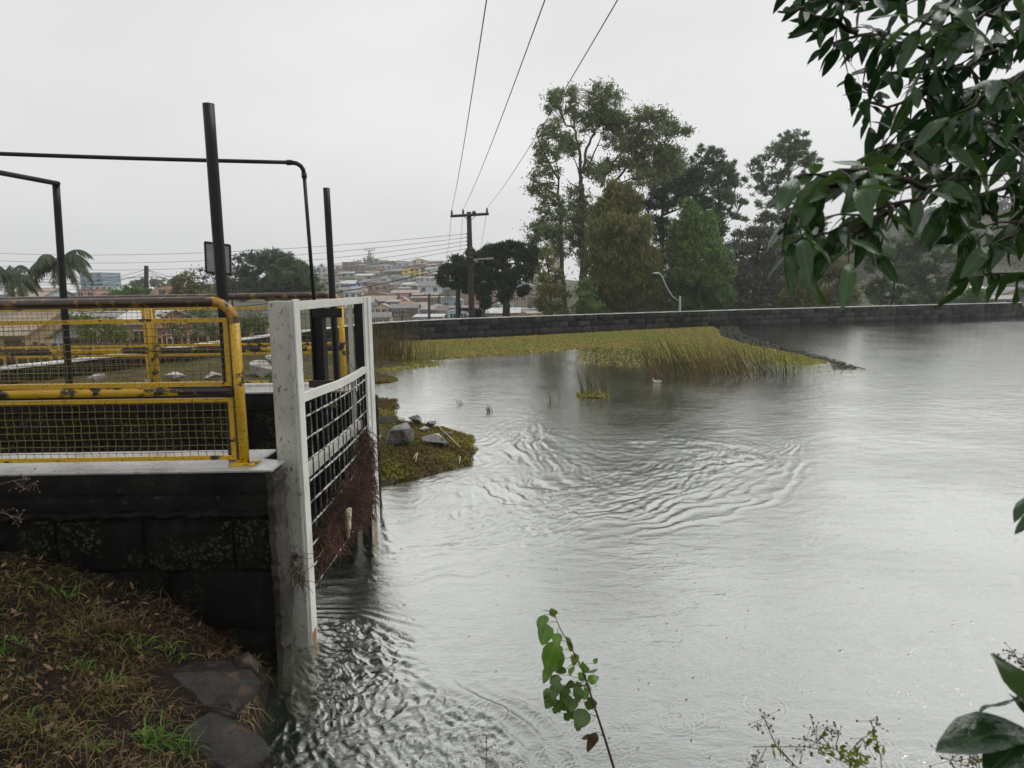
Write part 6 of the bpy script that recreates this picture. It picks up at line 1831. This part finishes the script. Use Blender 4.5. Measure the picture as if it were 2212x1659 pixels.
gx, gy = np.meshgrid(np.linspace(-7.4, 6.9, 340), np.linspace(-2.8, 4.58, 190))
gz = bank_z(gx, gy)
idx = np.arange(gx.size).reshape(gx.shape)
quads = np.stack([idx[:-1, :-1], idx[:-1, 1:], idx[1:, 1:], idx[1:, :-1]], -1).reshape(-1, 4)
k = (gz.ravel() > -0.5)
quads = quads[k[quads].any(1)]
M_soil = mottled('bank_soil', (0.006, 0.0045, 0.0035), (0.022, 0.014, 0.009), 5, 0.75, (0.05, 0.034, 0.02), 40, 0.62, 0.9, 45, 0.03, wet=0.45)
tag(mesh_obj('bank', np_mesh('bank', np.stack([gx.ravel(), gy.ravel(), gz.ravel()], 1), quads), M_soil, None, True), 'dark earth bank in the lower left', kind='structure')


def blades(n, r, X, Y, L0, L1, W, up, z=None):
    """curved grass blades, 5 vertices each"""
    Z = bank_z(X, Y) if z is None else z
    B = np.stack([X, Y, Z - 0.005], 1)
    d = rand_dirs(len(X), r, 0.5, up)
    d[:, 2] = np.abs(d[:, 2]) * 0.9 + 0.05
    d /= np.linalg.norm(d, axis=1)[:, None]
    L_ = r.uniform(L0, L1, len(X))[:, None]
    w = r.uniform(0.6, 1.3, len(X))[:, None] * W
    s_ = np.cross(d, np.array([0, 0, 1.0])); s_ /= np.linalg.norm(s_, axis=1)[:, None] + 1e-9
    ph = r.normal(size=(len(X), 1)) * 0.4
    s_ = s_ * np.cos(ph) + np.cross(d, s_) * np.sin(ph)
    M1 = B + d * L_ * 0.55
    d2 = d + np.stack([r.normal(size=len(X)) * .25, r.normal(size=len(X)) * .25, -0.5 - 0.5 * r.random(len(X))], 1)
    d2 /= np.linalg.norm(d2, axis=1)[:, None]
    T = M1 + d2 * L_ * 0.5
    v = np.stack([B - s_ * w * .6, B + s_ * w * .6, M1 + s_ * w, M1 - s_ * w, T - s_ * w * .08, T + s_ * w * .08], 1).reshape(-1, 3)
    i = np.arange(len(X))[:, None] * 6
    f = np.concatenate([i + np.array([[0, 1, 2, 3]]), i + np.array([[3, 2, 5, 4]])], 0)
    return v, f


M_gstraw = foliage('dead_grass', (0.055, 0.037, 0.018), (0.22, 0.165, 0.085), (0.08, 0.046, 0.024), 0.6, 0.2, 2.0)
M_ggreen = foliage('bank_grass', (0.045, 0.052, 0.012), (0.13, 0.125, 0.030), (0.11, 0.09, 0.024), 0.5, 0.3, 2.2)
M_gbright = foliage('tuft_grass', (0.06, 0.13, 0.02), (0.13, 0.22, 0.04), None, 0.4, 0.35)
r = np.random.default_rng(17)


_s1, _s2 = gr(448, 1500, .25), gr(485, 1612, .2)
SLABS = [(_s1.x, _s1.y, .30, .26), (_s2.x, _s2.y, .22, .24)]


def bank_pts(n, r, dmin=0.05):
    X, Y = r.uniform(-4.2, -1.1, n), r.uniform(1.6, 4.39, n)
    k = inside(X, Y, BPOLY) & (seg_dist(X, Y, BSH[1:]) > dmin)
    for sx_, sy_, ra, rb_ in SLABS: k &= (((X - sx_) / ra) ** 2 + ((Y - sy_) / rb_) ** 2 > 1) | (r.random(n) < .05)
    return X[k], Y[k]


X, Y = bank_pts(24000, r)
k = (fbm(X * 2.6, Y * 2.6, 3) > 0.47) | (r.random(len(X)) < .2)
X, Y = X[k], Y[k]
v, f = blades(0, r, X, Y, 0.04, 0.17, 0.0021, 0.35)
tag(mesh_obj('dead_grass', np_mesh('dead_grass', v, f), M_gstraw), 'brown dead grass matted over the bank', 'grass', kind='stuff')
X, Y = bank_pts(26000, r)
k = (fbm(X * 2.4 + 8, Y * 2.4, 3) > 0.54) & (r.random(len(X)) < .42)
X, Y = X[k], Y[k]
v, f = blades(0, r, X, Y, 0.04, 0.14, 0.0032, 0.7)
tag(mesh_obj('bank_grass', np_mesh('bank_grass', v, f), M_ggreen), 'yellow green grass growing through the dead stalks', 'grass', kind='stuff')
for i, (x, y, n, L1, lb) in enumerate([(335, 1610, 60, .20, 'bright green grass tuft at the bottom of the bank'), (395, 1625, 26, .16, 'thin bright tuft right of the bottom tuft'), (20, 1400, 40, .14, 'green tuft at the left edge of the bank'), (300, 1395, 26, .15, 'leafy green sprigs at the wall foot'), (375, 1410, 30, .13, 'green sprigs beside the wet slab'), (130, 1280, 22, .14, 'upright green blades under the lichened stones'), (170, 1440, 30, .10, 'low green tuft in the middle of the bank'), (240, 1480, 24, .10, 'small green tuft left of the wet slab'), (60, 1560, 30, .11, 'ragged green tuft at the lower left'), (200, 1620, 30, .11, 'short green tuft near the bottom edge')]):
    p = gr(x, y, 0.45)
    for _ in range(5):
        zz = float(bank_z(np.array([p.x]), np.array([p.y]))[0]); p = gr(x, y, zz)
    v, f = blades(0, r, p.x + r.normal(size=n) * .035, p.y + r.normal(size=n) * .035, L1 * .5, L1, 0.0038, 1.2)
    tag(mesh_obj('grass_tuft', np_mesh('grass_tuft', v, f), M_gbright), lb, 'grass', 'green tufts on the bank')
# dead leaves and fallen twigs
X, Y = bank_pts(2200, r)
C = np.stack([X, Y, bank_z(X, Y) + r.uniform(0.01, .04, len(X))], 1)
D = rand_dirs(len(C), r, 1, 1.2)
A = perp(D, r)
v, f = leaf_quads(C, A, np.cross(D, A), r.uniform(.012, .034, len(C)), r.uniform(.005, .012, len(C)))
tag(mesh_obj('fallen_leaves', np_mesh('fallen_leaves', v, f), foliage('dead_leaf', (0.06, 0.035, 0.02), (0.20, 0.12, 0.07), None, .6, .1)), 'brown fallen leaves scattered on the bank', 'leaves', kind='stuff')
tw = MB()
X, Y = bank_pts(330, r)
for a, b in zip(X, Y):
    z = float(bank_z(np.array([a]), np.array([b]))[0])
    th = r.normal(-0.5, .7); L_ = r.uniform(.06, .30)
    pts = []
    for q in range(4):
        u = (q / 3 - .5) * L_
        xq, yq = a + u * math.cos(th) + r.normal() * .006, b + u * math.sin(th) + r.normal() * .006
        pts.append((xq, yq, float(bank_z(np.array([xq]), np.array([yq]))[0]) + r.uniform(.008, .03)))
    w = r.uniform(.0012, .0042)
    tw.tube(pts, [w, w, w * .8, w * .5], 4)
M_twig = mottled('wet_twig', (0.018, 0.012, 0.009), (0.05, 0.034, 0.025), 12, 0.45, bumps=0.3)
tag(tw.build('fallen_twigs', M_twig, None, True), 'thin dark fallen twigs tangled on the bank', 'twigs', kind='stuff')
for lb, P, w in (('long dark branch lying across the left of the bank', [(-10, 1375), (60, 1400), (130, 1418), (200, 1422)], .008), ('dark stick sloping down below the wall stones', [(90, 1310), (150, 1345), (215, 1380)], .007), ('bundle stick lying over the wet slab', [(390, 1515), (470, 1530), (545, 1548)], .006), ('forked stick across the wet slab', [(455, 1465), (490, 1505), (500, 1530)], .006), ('straight twig at the slab foot', [(400, 1530), (460, 1520), (530, 1518)], .0045)):
    pts = []
    for x, y in P:
        p = gr(x, y, .4)
        for _ in range(6):
            zz = float(bank_z(np.array([p.x]), np.array([p.y]))[0]) + .05; p = gr(x, y, zz)
        pts.append(p)
    tag(MB().tube(pts, [w * (1 - .2 * i) for i in range(len(pts))], 6).build('fallen_stick', M_twig, None, True), lb, 'stick', 'sticks on the bank')
for lb, x, y, sc, rot, sd in (('flat dark wet slab of rock at the foot of the abutment', 448, 1500, (.52, .46, .18), (.30, .34, .3), 401), ('lower flat wet slab at the bottom edge beside the water', 485, 1612, (.40, .42, .20), (.26, .36, -.2), 402), ('small dark stone wedged between slab and abutment corner', 528, 1450, (.16, .2, .16), (.1, .2, .6), 403)):
    p = gr(x, y, .22)
    o_ = mesh_obj('flat_rock', rock_mesh('flat_rock', sd, 22), M_rock_dark)
    o_.location = p + Vector((0, 0, .0)); o_.scale = (sc[0] * 1.3, sc[1] * 1.2, sc[2] * 1.5); o_.rotation_euler = rot
    tag(o_, lb, 'rock', 'wet slabs on the bank')
# straw hanging from the slab edge
n = 70
p = gr(520, 1535, .12)
Xs, Ys = p.x + r.normal(size=n) * .035, p.y + r.normal(size=n) * .05
v, f = blades(0, r, Xs, Ys, .10, .22, .0022, .5, z=np.full(n, .14))
v[:, 2] -= np.tile(np.array([0, 0, .07, .07, .2, .2]), n)
tag(mesh_obj('dry_straw', np_mesh('dry_straw', v, f), foliage('pale_straw', (.16, .11, .055), (.30, .22, .12), None, .6, .2)), 'pale dry straw hanging over the slab edge to the water', 'straw', kind='stuff')


# ------------------------------------------------------------------ leaves made one by one
def leaf_mesh(name, shape, seed, fold=.22, curl=.25, nL=9, bites=0):
    """unit leaf along +x, top towards +z"""
    r = np.random.default_rng(seed)
    vs, fs = [], []
    tw_ = r.normal() * .15
    for i in range(nL + 1):
        u = i / nL
        w = shape(u) * (1 + r.normal() * .03)
        wl, wr = w, w
        if bites and 0.2 < u < 0.95:
            if r.random() < bites: wl *= r.uniform(.45, .8)
            if r.random() < bites: wr *= r.uniform(.45, .8)
        z = -curl * u * u * .5 + .02 * math.sin(u * 9 + seed)
        a = tw_ * u
        for (y, zz) in ((-wl, fold * wl + a * -wl), (0, 0), (wr, fold * wr + a * wr)):
            vs.append((u, y, z + zz))
    for i in range(nL):
        for j in range(2):
            b = i * 3 + j
            fs.append((b, b + 3, b + 4, b + 1))
    me = bpy.data.meshes.new(name)
    me.from_pydata(vs, [], fs)
    me.polygons.foreach_set('use_smooth', [True] * len(fs))
    me.update()
    return me


def leaf_mat(name, top, top2, under, rough, trans=.18, spots=None):
    m, t, o = nodes(name)
    oi = t.nodes.new('ShaderNodeObjectInfo')
    g = t.nodes.new('ShaderNodeNewGeometry')
    c = mixc(t, oi.outputs['Random'], top, top2)
    txc = t.nodes.new('ShaderNodeTexCoord')
    sep = t.nodes.new('ShaderNodeSeparateXYZ')
    t.links.new(txc.outputs['Object'], sep.inputs[0])
    ab = t.nodes.new('ShaderNodeMath'); ab.operation = 'ABSOLUTE'
    t.links.new(sep.outputs[1], ab.inputs[0])
    c = mixc(t, ramp(t, ab.outputs[0], .016, .006, 0, .55), c, tuple(min(1, v * 2.2) for v in top2))
    if spots: c = mixc(t, ramp(t, noise(t, 6, 4, vec=txc.outputs['Object']), .6, .68, 0, .8), c, spots)
    c = mixc(t, g.outputs['Backfacing'], c, under)
    p = t.nodes.new('ShaderNodeBsdfPrincipled')
    t.links.new(c, p.inputs['Base Color'])
    p.inputs['Specular IOR Level'].default_value = 0.5
    t.links.new(ramp(t, noise(t, 9, 3, vec=txc.outputs['Object']), .45, .8, rough * .6, rough * .6 + .2), p.inputs['Roughness'])
    t.links.new(bump(t, noise(t, 14, 3, vec=txc.outputs['Object']), .12, .015), p.inputs['Normal'])
    tr = t.nodes.new('ShaderNodeBsdfTranslucent')
    t.links.new(mixc(t, .5, c, (.10, .20, .02)), tr.inputs[0])
    ms = t.nodes.new('ShaderNodeMixShader'); ms.inputs[0].default_value = trans
    t.links.new(p.outputs[0], ms.inputs[1]); t.links.new(tr.outputs[0], ms.inputs[2]); t.links.new(ms.outputs[0], o.inputs[0])
    return m


M_big = leaf_mat('broad_leaf', (.010, .032, .010), (.028, .075, .016), (.05, .09, .03), .10, .30)
ell = lambda u: .15 * math.sin(PI * min(1, u ** .85)) ** .8 if 0 < u < 1 else .004
BIG = [leaf_mesh('leaf', ell, 500 + i, .08 + .42 * (i % 5) / 4, .05 + .75 * (i % 4) / 3, bites=.08 if i % 3 == 0 else 0) for i in range(14)]
for me in BIG: me.materials.append(M_big)


def leaf_matrix(p, d, up, roll, L_, wf=1.0):
    d = Vector(d).normalized()
    z = (up - d * up.dot(d))
    z = z.normalized() if z.length > 1e-4 else d.orthogonal().normalized()
    y = z.cross(d)
    R = Matrix((d, y, z)).transposed().to_4x4()
    return Matrix.Translation(p) @ R @ Matrix.Rotation(roll, 4, 'X') @ Matrix.Diagonal((L_, L_ * wf, L_, 1))


r = np.random.default_rng(77)
ft = empty('leafy_tree', (2.35, 2.1, float(bank_z(np.array([2.35]), np.array([2.1]))[0])), 0, 'tree with large glossy dark leaves overhanging the upper right corner', 'tree')
br = MB()
TR = [Vector((2.35, 2.1, -.1)), Vector((2.3, 2.1, 1.5)), Vector((2.38, 2.15, 3.0)), Vector((2.2, 2.3, 4.6)), Vector((2.3, 2.4, 6.0))]
br.tube(TR, [.09, .075, .06, .045, .03], 10)
BRS = [[(2290, 250, 1.9), (2162, 305, 1.75), (2091, 357, 1.65), (2011, 413, 1.55), (1924, 448, 1.5), (1789, 496, 1.45), (1705, 530, 1.42)], [(2000, 417, 1.56), (1930, 388, 1.52), (1869, 372, 1.5), (1790, 372, 1.46), (1725, 383, 1.44)],
       [(2300, 60, 2.1), (2200, 100, 2.05), (2100, 110, 2.0), (1960, 95, 1.95), (1850, 70, 1.9), (1775, 105, 1.9)], [(2150, 105, 2.0), (2060, 150, 1.95), (2000, 190, 1.9), (1920, 235, 1.85), (1865, 215, 1.82)],
       [(2300, -60, 2.1), (2150, -50, 2.05), (2050, -20, 2.0), (1900, 5, 1.95), (1800, 0, 1.92), (1690, -5, 1.9)], [(2230, 290, 1.85), (2140, 265, 1.8), (2060, 262, 1.75), (1960, 300, 1.7), (1885, 325, 1.66)],
       [(2270, 400, 1.75), (2232, 455, 1.62), (2190, 500, 1.56), (2140, 530, 1.52)], [(2280, 180, 2.25), (2180, 175, 2.2), (2080, 190, 2.2), (1960, 170, 2.15), (1890, 150, 2.1)], [(2250, 360, 1.85), (2160, 405, 1.75), (2090, 440, 1.68), (2030, 470, 1.62)],
       [(2320, 20, 1.8), (2240, 40, 1.75), (2150, 30, 1.72), (2060, 60, 1.7), (1980, 40, 1.7)], [(2300, 230, 2.4), (2200, 240, 2.35), (2100, 225, 2.3), (2000, 260, 2.3), (1940, 280, 2.3)], [(2280, 120, 1.65), (2200, 170, 1.6), (2120, 210, 1.58), (2050, 250, 1.55)],
       [(2290, 560, 1.7), (2240, 590, 1.6), (2215, 600, 1.56)], [(1930, 446, 1.5), (1860, 500, 1.47), (1790, 545, 1.45), (1725, 580, 1.43)], [(1869, 372, 1.5), (1800, 410, 1.46), (1730, 450, 1.44), (1690, 480, 1.42)],
       [(1850, 70, 1.9), (1780, 40, 1.88), (1720, 20, 1.86), (1680, 25, 1.85)]]
LV = []


def project(p):
    d = p - EYE
    z = d.dot(_f)
    return CX + d.dot(CR) / z * F, CY - d.dot(CU) / z * F


def outside(p):
    x, y = project(p)
    lim = np.interp(y, [-300, 0, 60, 150, 190, 240, 330, 350, 540, 620, 640], [1640, 1640, 1690, 1740, 1815, 1832, 1842, 1648, 1648, 1680, 1760])
    return x < lim or y > 665, x, y



def add_leaves(pts, n, r, lo=.085, hi=.125, last=True):
    for k in range(n):
        u = (k + .5) / n * (len(pts) - 1)
        i = min(int(u), len(pts) - 2)
        p = pts[i].lerp(pts[i + 1], u - i)
        t_ = (pts[i + 1] - pts[i]).normalized()
        sd = t_.cross(Vector((0, 0, 1)))
        sd = sd.normalized() if sd.length > .05 else Vector((1, 0, 0))
        s_ = 1 if k % 2 else -1
        d = t_ * r.uniform(.25, .9) + sd * s_ * r.uniform(.3, .9) + Vector((0, 0, r.uniform(-1.05, .12))) + Vector((r.normal(), r.normal(), r.normal())) * .15
        LV.append((p, d.normalized(), r.uniform(lo, hi), r.normal() * .5, int(r.integers(14)), r.uniform(.8, 1.25)))


for bi, b in enumerate(BRS):
    P = [at(x, y, Y) for x, y, Y in b]
    Q = []
    for i in range(len(P) - 1):
        for k in range(3): Q.append(P[i].lerp(P[i + 1], k / 3) + Vector((r.normal(), r.normal(), r.normal())) * .006)
    Q.append(P[-1])
    if b[0][0] > 2200:
        tp = min(TR, key=lambda q: (q - P[0]).length + abs(q.z - P[0].z + .25))
        br.tube([tp, tp.lerp(P[0], .5) + Vector((0, 0, .06)), P[0]], [.022, .014, .009], 6)
    br.tube(Q, [.0075 * (1 - .75 * i / len(Q)) for i in range(len(Q))], 6)
    Ltot = sum((Q[i + 1] - Q[i]).length for i in range(len(Q) - 1))
    add_leaves(Q, int(Ltot / .03), r, .065, .112)
    LV.append((Q[-1], (Q[-1] - Q[-2]).normalized() + Vector((0, 0, -.3)), .11, 0, 1, 1.0))
    for k in range(int(Ltot / .064)):
        i = int(r.integers(1, len(Q) - 1))
        if Q[i].x / Q[i].y > 0.80: continue
        t_ = (Q[i + 1] - Q[i - 1]).normalized()
        d = (t_ * .6 + Vector((r.normal() * .5, r.normal() * .6, r.uniform(-.75, .35)))).normalized()
        L_ = r.uniform(.08, .17)
        T_ = [Q[i], Q[i] + d * L_ * .5, Q[i] + d * L_ + Vector((0, 0, -.012))]
        if outside(T_[-1] + d * .06)[0]: continue
        br.tube(T_, [.003, .0022, .0012], 5)
        add_leaves(T_, int(L_ / .026), r, .06, .102)
        LV.append((T_[-1], d + Vector((0, 0, -.35)), .10, 0, 2, 1.0))
adopt(br.build('branches', M_twig, None, True), ft)
keep = []
for (p, d, L_, ro, mi, wf) in LV:
    out, x, y = outside(p + d * L_ * .8)
    if out or (y > 560 and 1780 < x < 2060 and r.random() < .6): continue
    keep.append((p, d, L_, ro, mi, wf, x))
keep.sort(key=lambda q: (q[6] > 2260, q[0].y))
stuff_v, stuff_f = MB(), None
for i, (p, d, L_, ro, mi, wf, x) in enumerate(keep):
    up = Vector((r.normal() * .35, r.normal() * .35 - .15, 1))
    M = leaf_matrix(p, d, up, ro, L_, wf)
    if i < 299:
        o_ = mesh_obj('leaf', BIG[mi], None)
        o_.matrix_basis = M
        adopt(o_, ft)
    else:
        stuff_v.add([M @ v.co for v in BIG[mi].vertices], [tuple(q.vertices) for q in BIG[mi].polygons])
if stuff_v.v:
    so = stuff_v.build('far_leaves', foliage('broad_leaf_far', (.008, .026, .009), (.022, .06, .014), None, .2, .28), None, True)
    tag(adopt(so, ft), kind='stuff')


# shrub with big leaves at the lower right corner
sh = empty('shrub', (1.05, 1.0, float(bank_z(np.array([1.05]), np.array([1.0]))[0])), 0, 'close shrub with broad leaves in the lower right corner', 'shrub')
SB = MB()
s0 = at(2235, 1545, 1.0)
SB.tube([Vector((1.1, 1.0, .5)), at(2260, 1700, 1.02), s0, at(2235, 1300, 1.02), at(2250, 1050, 1.05)], [.008, .007, .006, .004, .003], 7)
adopt(SB.build('stem', M_twig, None, True), sh)
M_sh = leaf_mat('shrub_leaf', (.012, .035, .012), (.022, .055, .018), (.06, .10, .045), .16, .2)
ell2 = lambda u: .24 * math.sin(PI * min(1, u ** .8)) ** .75 if 0 < u < 1 else .004
for i, (bx_, by_, tx_, ty_, Y0, Y1, wf, ro) in enumerate([(2214, 1518, 2158, 1392, .98, .93, .75, .5), (2222, 1572, 2025, 1606, .97, .92, .95, .2), (2225, 1585, 2128, 1672, .95, .90, 1.0, -.2), (2222, 1572, 2108, 1640, .99, 1.0, .45, .9), (2212, 1512, 2106, 1528, 1.0, .97, .5, 1.2), (2235, 1560, 2180, 1490, 1.02, 1.08, .8, .4),
                                                          (2232, 1070, 2188, 1122, 1.05, 1.02, .7, .3), (2236, 1105, 2194, 1152, 1.05, 1.03, .6, -.4), (2240, 1600, 2205, 1700, .95, .93, 1.0, .3), (2230, 1540, 2290, 1480, 1.0, 1.1, 1.0, 0)]):
    a, b = at(bx_, by_, Y0), at(tx_, ty_, Y1)
    me = leaf_mesh('leaf', ell2, 600 + i, .22, .18, bites=.0)
    me.materials.append(M_sh)
    o_ = mesh_obj('leaf', me, None)
    o_.matrix_basis = leaf_matrix(a, b - a, Vector((-.2, -.35, 1)), ro, (b - a).length, wf)
    adopt(o_, sh)

# sapling standing in front of the water
sp = empty('sapling', at(1330, 1680, 2.55), 0, 'slender sapling with round green leaves rising before the water', 'sapling')
ST = [at(x, y, 2.55) for x, y in ((1345, 1730), (1327, 1662), (1305, 1590), (1287, 1535), (1270, 1480), (1255, 1440), (1232, 1395), (1212, 1362), (1196, 1325))]
sb_ = MB().tube(ST, [.0065, .006, .0052, .0046, .004, .0034, .0026, .002, .0012], 6)
M_stem = plain('red_stem', (.085, .035, .025), .5, .2)
T7 = lambda a, b: (548.6 + a * .372, 1152 + b * .372)
ovate = lambda u: (.43 * math.sin(PI * u ** .72) ** .7 * (1 - .25 * u)) if 0 < u < 1 else .004
M_sap = leaf_mat('sapling_leaf', (.07, .15, .018), (.13, .25, .03), (.08, .12, .05), .3, .3)
M_sap2 = leaf_mat('sapling_leaf_worn', (.055, .10, .022), (.085, .145, .032), (.07, .085, .045), .35, .2, (.10, .05, .025))
M_sap3 = leaf_mat('sapling_leaf_brown', (.075, .032, .018), (.06, .04, .03), (.09, .05, .035), .5, .1)
for i, (cx, cy, sz, tp) in enumerate([(1672, 522, 84, 0), (1690, 590, 98, 0), (1725, 712, 135, 0), (1757, 742, 118, 0), (1700, 820, 88, 0), (1832, 650, 88, 3), (1736, 458, 52, 0), (1690, 448, 40, 3), (1752, 895, 105, 1), (1715, 975, 84, 1), (1765, 1012, 92, 1), (1830, 1058, 84, 1), (1898, 1085, 108, 1), (1952, 995, 80, 1), (1882, 940, 80, 1), (1922, 942, 50, 0), (1842, 800, 54, 0), (1888, 772, 62, 0), (1922, 782, 66, 0), (1962, 802, 66, 3), (1972, 846, 62, 0), (1936, 892, 52, 0), (1862, 735, 60, 0), (1832, 880, 52, 1), (1876, 888, 52, 0), (1740, 850, 64, 1), (1802, 930, 72, 1), (1700, 938, 64, 1), (1960, 1215, 105, 2), (1930, 1185, 54, 2), (1985, 740, 34, 0), (1760, 620, 66, 3), (1782, 800, 54, 1), (1902, 830, 52, 0), (1792, 962, 62, 1), (1850, 1000, 66, 1), (1735, 925, 70, 0), (1820, 985, 70, 1)]):
    x, y = T7(cx, cy)
    Y0 = 2.55 + r.normal() * .04
    c = at(x, y, Y0)
    st = min((ST[k].lerp(ST[k + 1], u) for k in range(len(ST) - 1) for u in (.0, .25, .5, .75)), key=lambda q: (q - c).length + abs(q.z - c.z - .015) * .4)
    d = (c - st)
    d = (d.normalized() * .5 + Vector((0, r.normal() * .25 - .1, -.75 if sz > 60 else -.1))).normalized()
    if cx > 1880 and cy < 900: d = (d + Vector((.2, 0, .9))).normalized()
    L_ = sz * .372 * 2.55 / F * 1.3
    a = c - d * L_ * .5
    sb_.tube([st, st.lerp(a, .6) + Vector((0, 0, .006)), a], [.0014, .0011, .0009], 4)
    me = leaf_mesh('leaf', ovate, 700 + i, .06, .12, bites=.10 if tp == 1 else .0)
    me.materials.append((M_sap, M_sap2, M_sap3, M_sap)[tp])
    o_ = mesh_obj('leaf', me, None)
    o_.matrix_basis = leaf_matrix(a, d, Vector((r.normal() * .35, -1, .45)), r.normal() * .35 + (1.2 if tp == 3 else 0), L_, 1.0 if tp != 2 else .6)
    adopt(o_, sp)
adopt(sb_.build('stem', M_stem, None, True), sp)

# flowering weeds along the bottom edge
T8 = lambda a, b: (1481 + a * .3717, 1042.3 + b * .3717)
M_berry = plain('weed_berry', (.12, .065, .05), .45, .3, 200)
M_wl = foliage('weed_leaf', (.12, .15, .02), (.24, .26, .04), None, .5, .35)
M_ws = plain('weed_stem', (.10, .075, .04), .6, .2)


def weed(label, Y, stems, tips, leaves, tx, sz=1.0, seed=1, base=None):
    r = np.random.default_rng(seed)
    p0 = at(*tx(*stems[0][-1]), Y)
    g_ = empty('weed', (p0.x, p0.y, float(bank_z(np.array([p0.x]), np.array([p0.y]))[0])), 0, label, 'weed', 'weeds in the foreground')
    mb = MB()
    for s_ in stems:
        mb.tube([at(*tx(*q), Y + r.normal() * .01) for q in s_], .0011 * sz, 4)
    bm_ = MB()
    for (x, y, n, sp_) in tips:
        c = at(*tx(x, y), Y)
        for k in range(n):
            q = c + Vector((r.normal(), r.normal(), r.normal())) * sp_ * Y / F * .4
            bm_.ball(q, .0024 * sz * r.uniform(.7, 1.3), 6, 4)
            mb.tube([c, q], .0005 * sz, 3, cap=False)
    adopt(mb.build('stem', M_ws, None, True), g_)
    tag(adopt(bm_.build('berries', M_berry, None, True), g_), kind='stuff')
    if leaves:
        C = []
        for (x, y, n, sp_) in leaves:
            for k in range(n): C.append(at(*tx(x + r.normal() * sp_, y + r.normal() * sp_), Y + r.normal() * .02))
        C = np.array(C); A = rand_dirs(len(C), r); B = perp(A, r)
        v, f = leaf_quads(C, A, B, r.uniform(.006, .013, len(C)) * sz, r.uniform(.003, .006, len(C)) * sz)
        tag(adopt(mesh_obj('leaves', np_mesh('leaves', v, f), M_wl), g_), kind='stuff')


weed('flowering weed with red buds and yellow green leaves at the bottom right', 1.75, [[(460, 1380), (525, 1530), (590, 1600), (660, 1670), (700, 1800)], [(390, 1537), (520, 1535), (700, 1535), (760, 1545), (950, 1640), (1060, 1690)], [(700, 1490), (760, 1510), (850, 1540), (950, 1600), (1060, 1659), (1080, 1800)], [(1075, 1390), (1095, 1440), (1110, 1500), (1130, 1580), (1145, 1700)], [(820, 1420), (790, 1470), (830, 1530)], [(890, 1470), (870, 1540)], [(560, 1560), (630, 1640)], [(420, 1640), (470, 1540)], [(1030, 1480), (960, 1560), (930, 1600)]],
     [(455, 1370, 12, 40), (430, 1410, 6, 25), (745, 1440, 12, 45), (820, 1420, 10, 35), (890, 1475, 8, 30), (700, 1495, 10, 40), (1075, 1385, 6, 30), (1110, 1410, 6, 30), (1030, 1490, 10, 40), (620, 1640, 9, 35), (400, 1625, 10, 45), (420, 1650, 8, 30), (760, 1510, 10, 50), (680, 1555, 6, 30)],
     [(520, 1530, 4, 15), (545, 1570, 4, 18), (830, 1540, 16, 30), (930, 1580, 18, 30), (1000, 1580, 10, 25), (860, 1590, 8, 25), (1090, 1470, 6, 18), (1115, 1550, 7, 22), (1080, 1500, 5, 20), (980, 1620, 10, 30), (1030, 1610, 8, 25)], T8, 1.25, 5)
weed('weed with dark red buds beside the corner shrub', 1.6, [[(1540, 1620), (1580, 1680), (1600, 1800)], [(1700, 1590), (1710, 1680), (1720, 1800)], [(1650, 1600), (1690, 1650), (1715, 1700)]], [(1540, 1615, 14, 60), (1600, 1640, 10, 50), (1700, 1590, 12, 50), (1660, 1600, 10, 40), (1740, 1625, 10, 50)], [(1690, 1640, 4, 30)], T8, 1.25, 6)
weed('thin weed with reddish seeds at the right edge above the shrub', 1.5, [[(1900, 975), (1940, 1040), (1990, 1100), (2050, 1300)], [(1920, 1030), (1960, 1050)]], [(1905, 985, 10, 40), (1935, 1020, 10, 40), (1960, 1055, 8, 30)], [(1955, 1110, 6, 20)], T8, 1.1, 7)
weed('thin dry weed stem with tiny seeds before the churning water', 2.3, [[(1350, 1170), (1352, 1260), (1348, 1380), (1345, 1500)], [(1325, 1240), (1350, 1262)], [(1375, 1235), (1352, 1255)], [(1330, 1300), (1350, 1320)]], [(1350, 1175, 5, 25), (1325, 1245, 4, 15), (1370, 1240, 3, 15), (1330, 1310, 4, 15), (1420, 1350, 10, 50), (1500, 1352, 6, 30)], [], T7, 1.2, 8)
weed('twig with pinkish seeds at the left edge below the ledge', 3.0, [[(-60, 1195), (0, 1190), (80, 1168), (140, 1160)], [(80, 1168), (110, 1195)], [(-60, 1330), (0, 1350), (60, 1372), (110, 1385)], [(60, 1372), (90, 1405)]], [(140, 1160, 8, 40), (200, 1180, 8, 40), (110, 1198, 5, 30), (110, 1385, 6, 40), (90, 1405, 5, 30), (20, 1350, 4, 30)], [], lambda a, b: (a * .372, 603.5 + b * .372), 1.5, 9)

# grass sprouting on the far abutment beside the gate
for i, (x, y, n, L1, lb) in enumerate([(748, 832, 26, .20, 'wispy green tuft growing on the gate middle bar'), (722, 880, 16, .16, 'small green tuft behind the grating')]):
    p = at(x, y, 7.6 - i * .2)
    v, f = blades(0, r, p.x + r.normal(size=n) * .012, p.y + r.normal(size=n) * .012, L1 * .5, L1, .004, .9, z=np.full(n, p.z))
    tag(mesh_obj('grass_tuft', np_mesh('grass_tuft', v, f), M_ggreen), lb, 'grass', 'green tufts by the gate', 'stuff')

# ------------------------------------------------------------------ misty air
hz = MB().box((-460, -30, -9), (460, 560, 46))
m, t, o = nodes('mist')
pvn = t.nodes.new('ShaderNodeVolumePrincipled')
pvn.inputs['Color'].default_value = (0.93, 0.95, 0.97, 1)
pvn.inputs['Density'].default_value = 0.00065
pvn.inputs['Anisotropy'].default_value = 0.2
t.links.new(pvn.outputs[0], o.inputs['Volume'])
tag(hz.build('haze', m), 'thin rainy mist', kind='stuff')
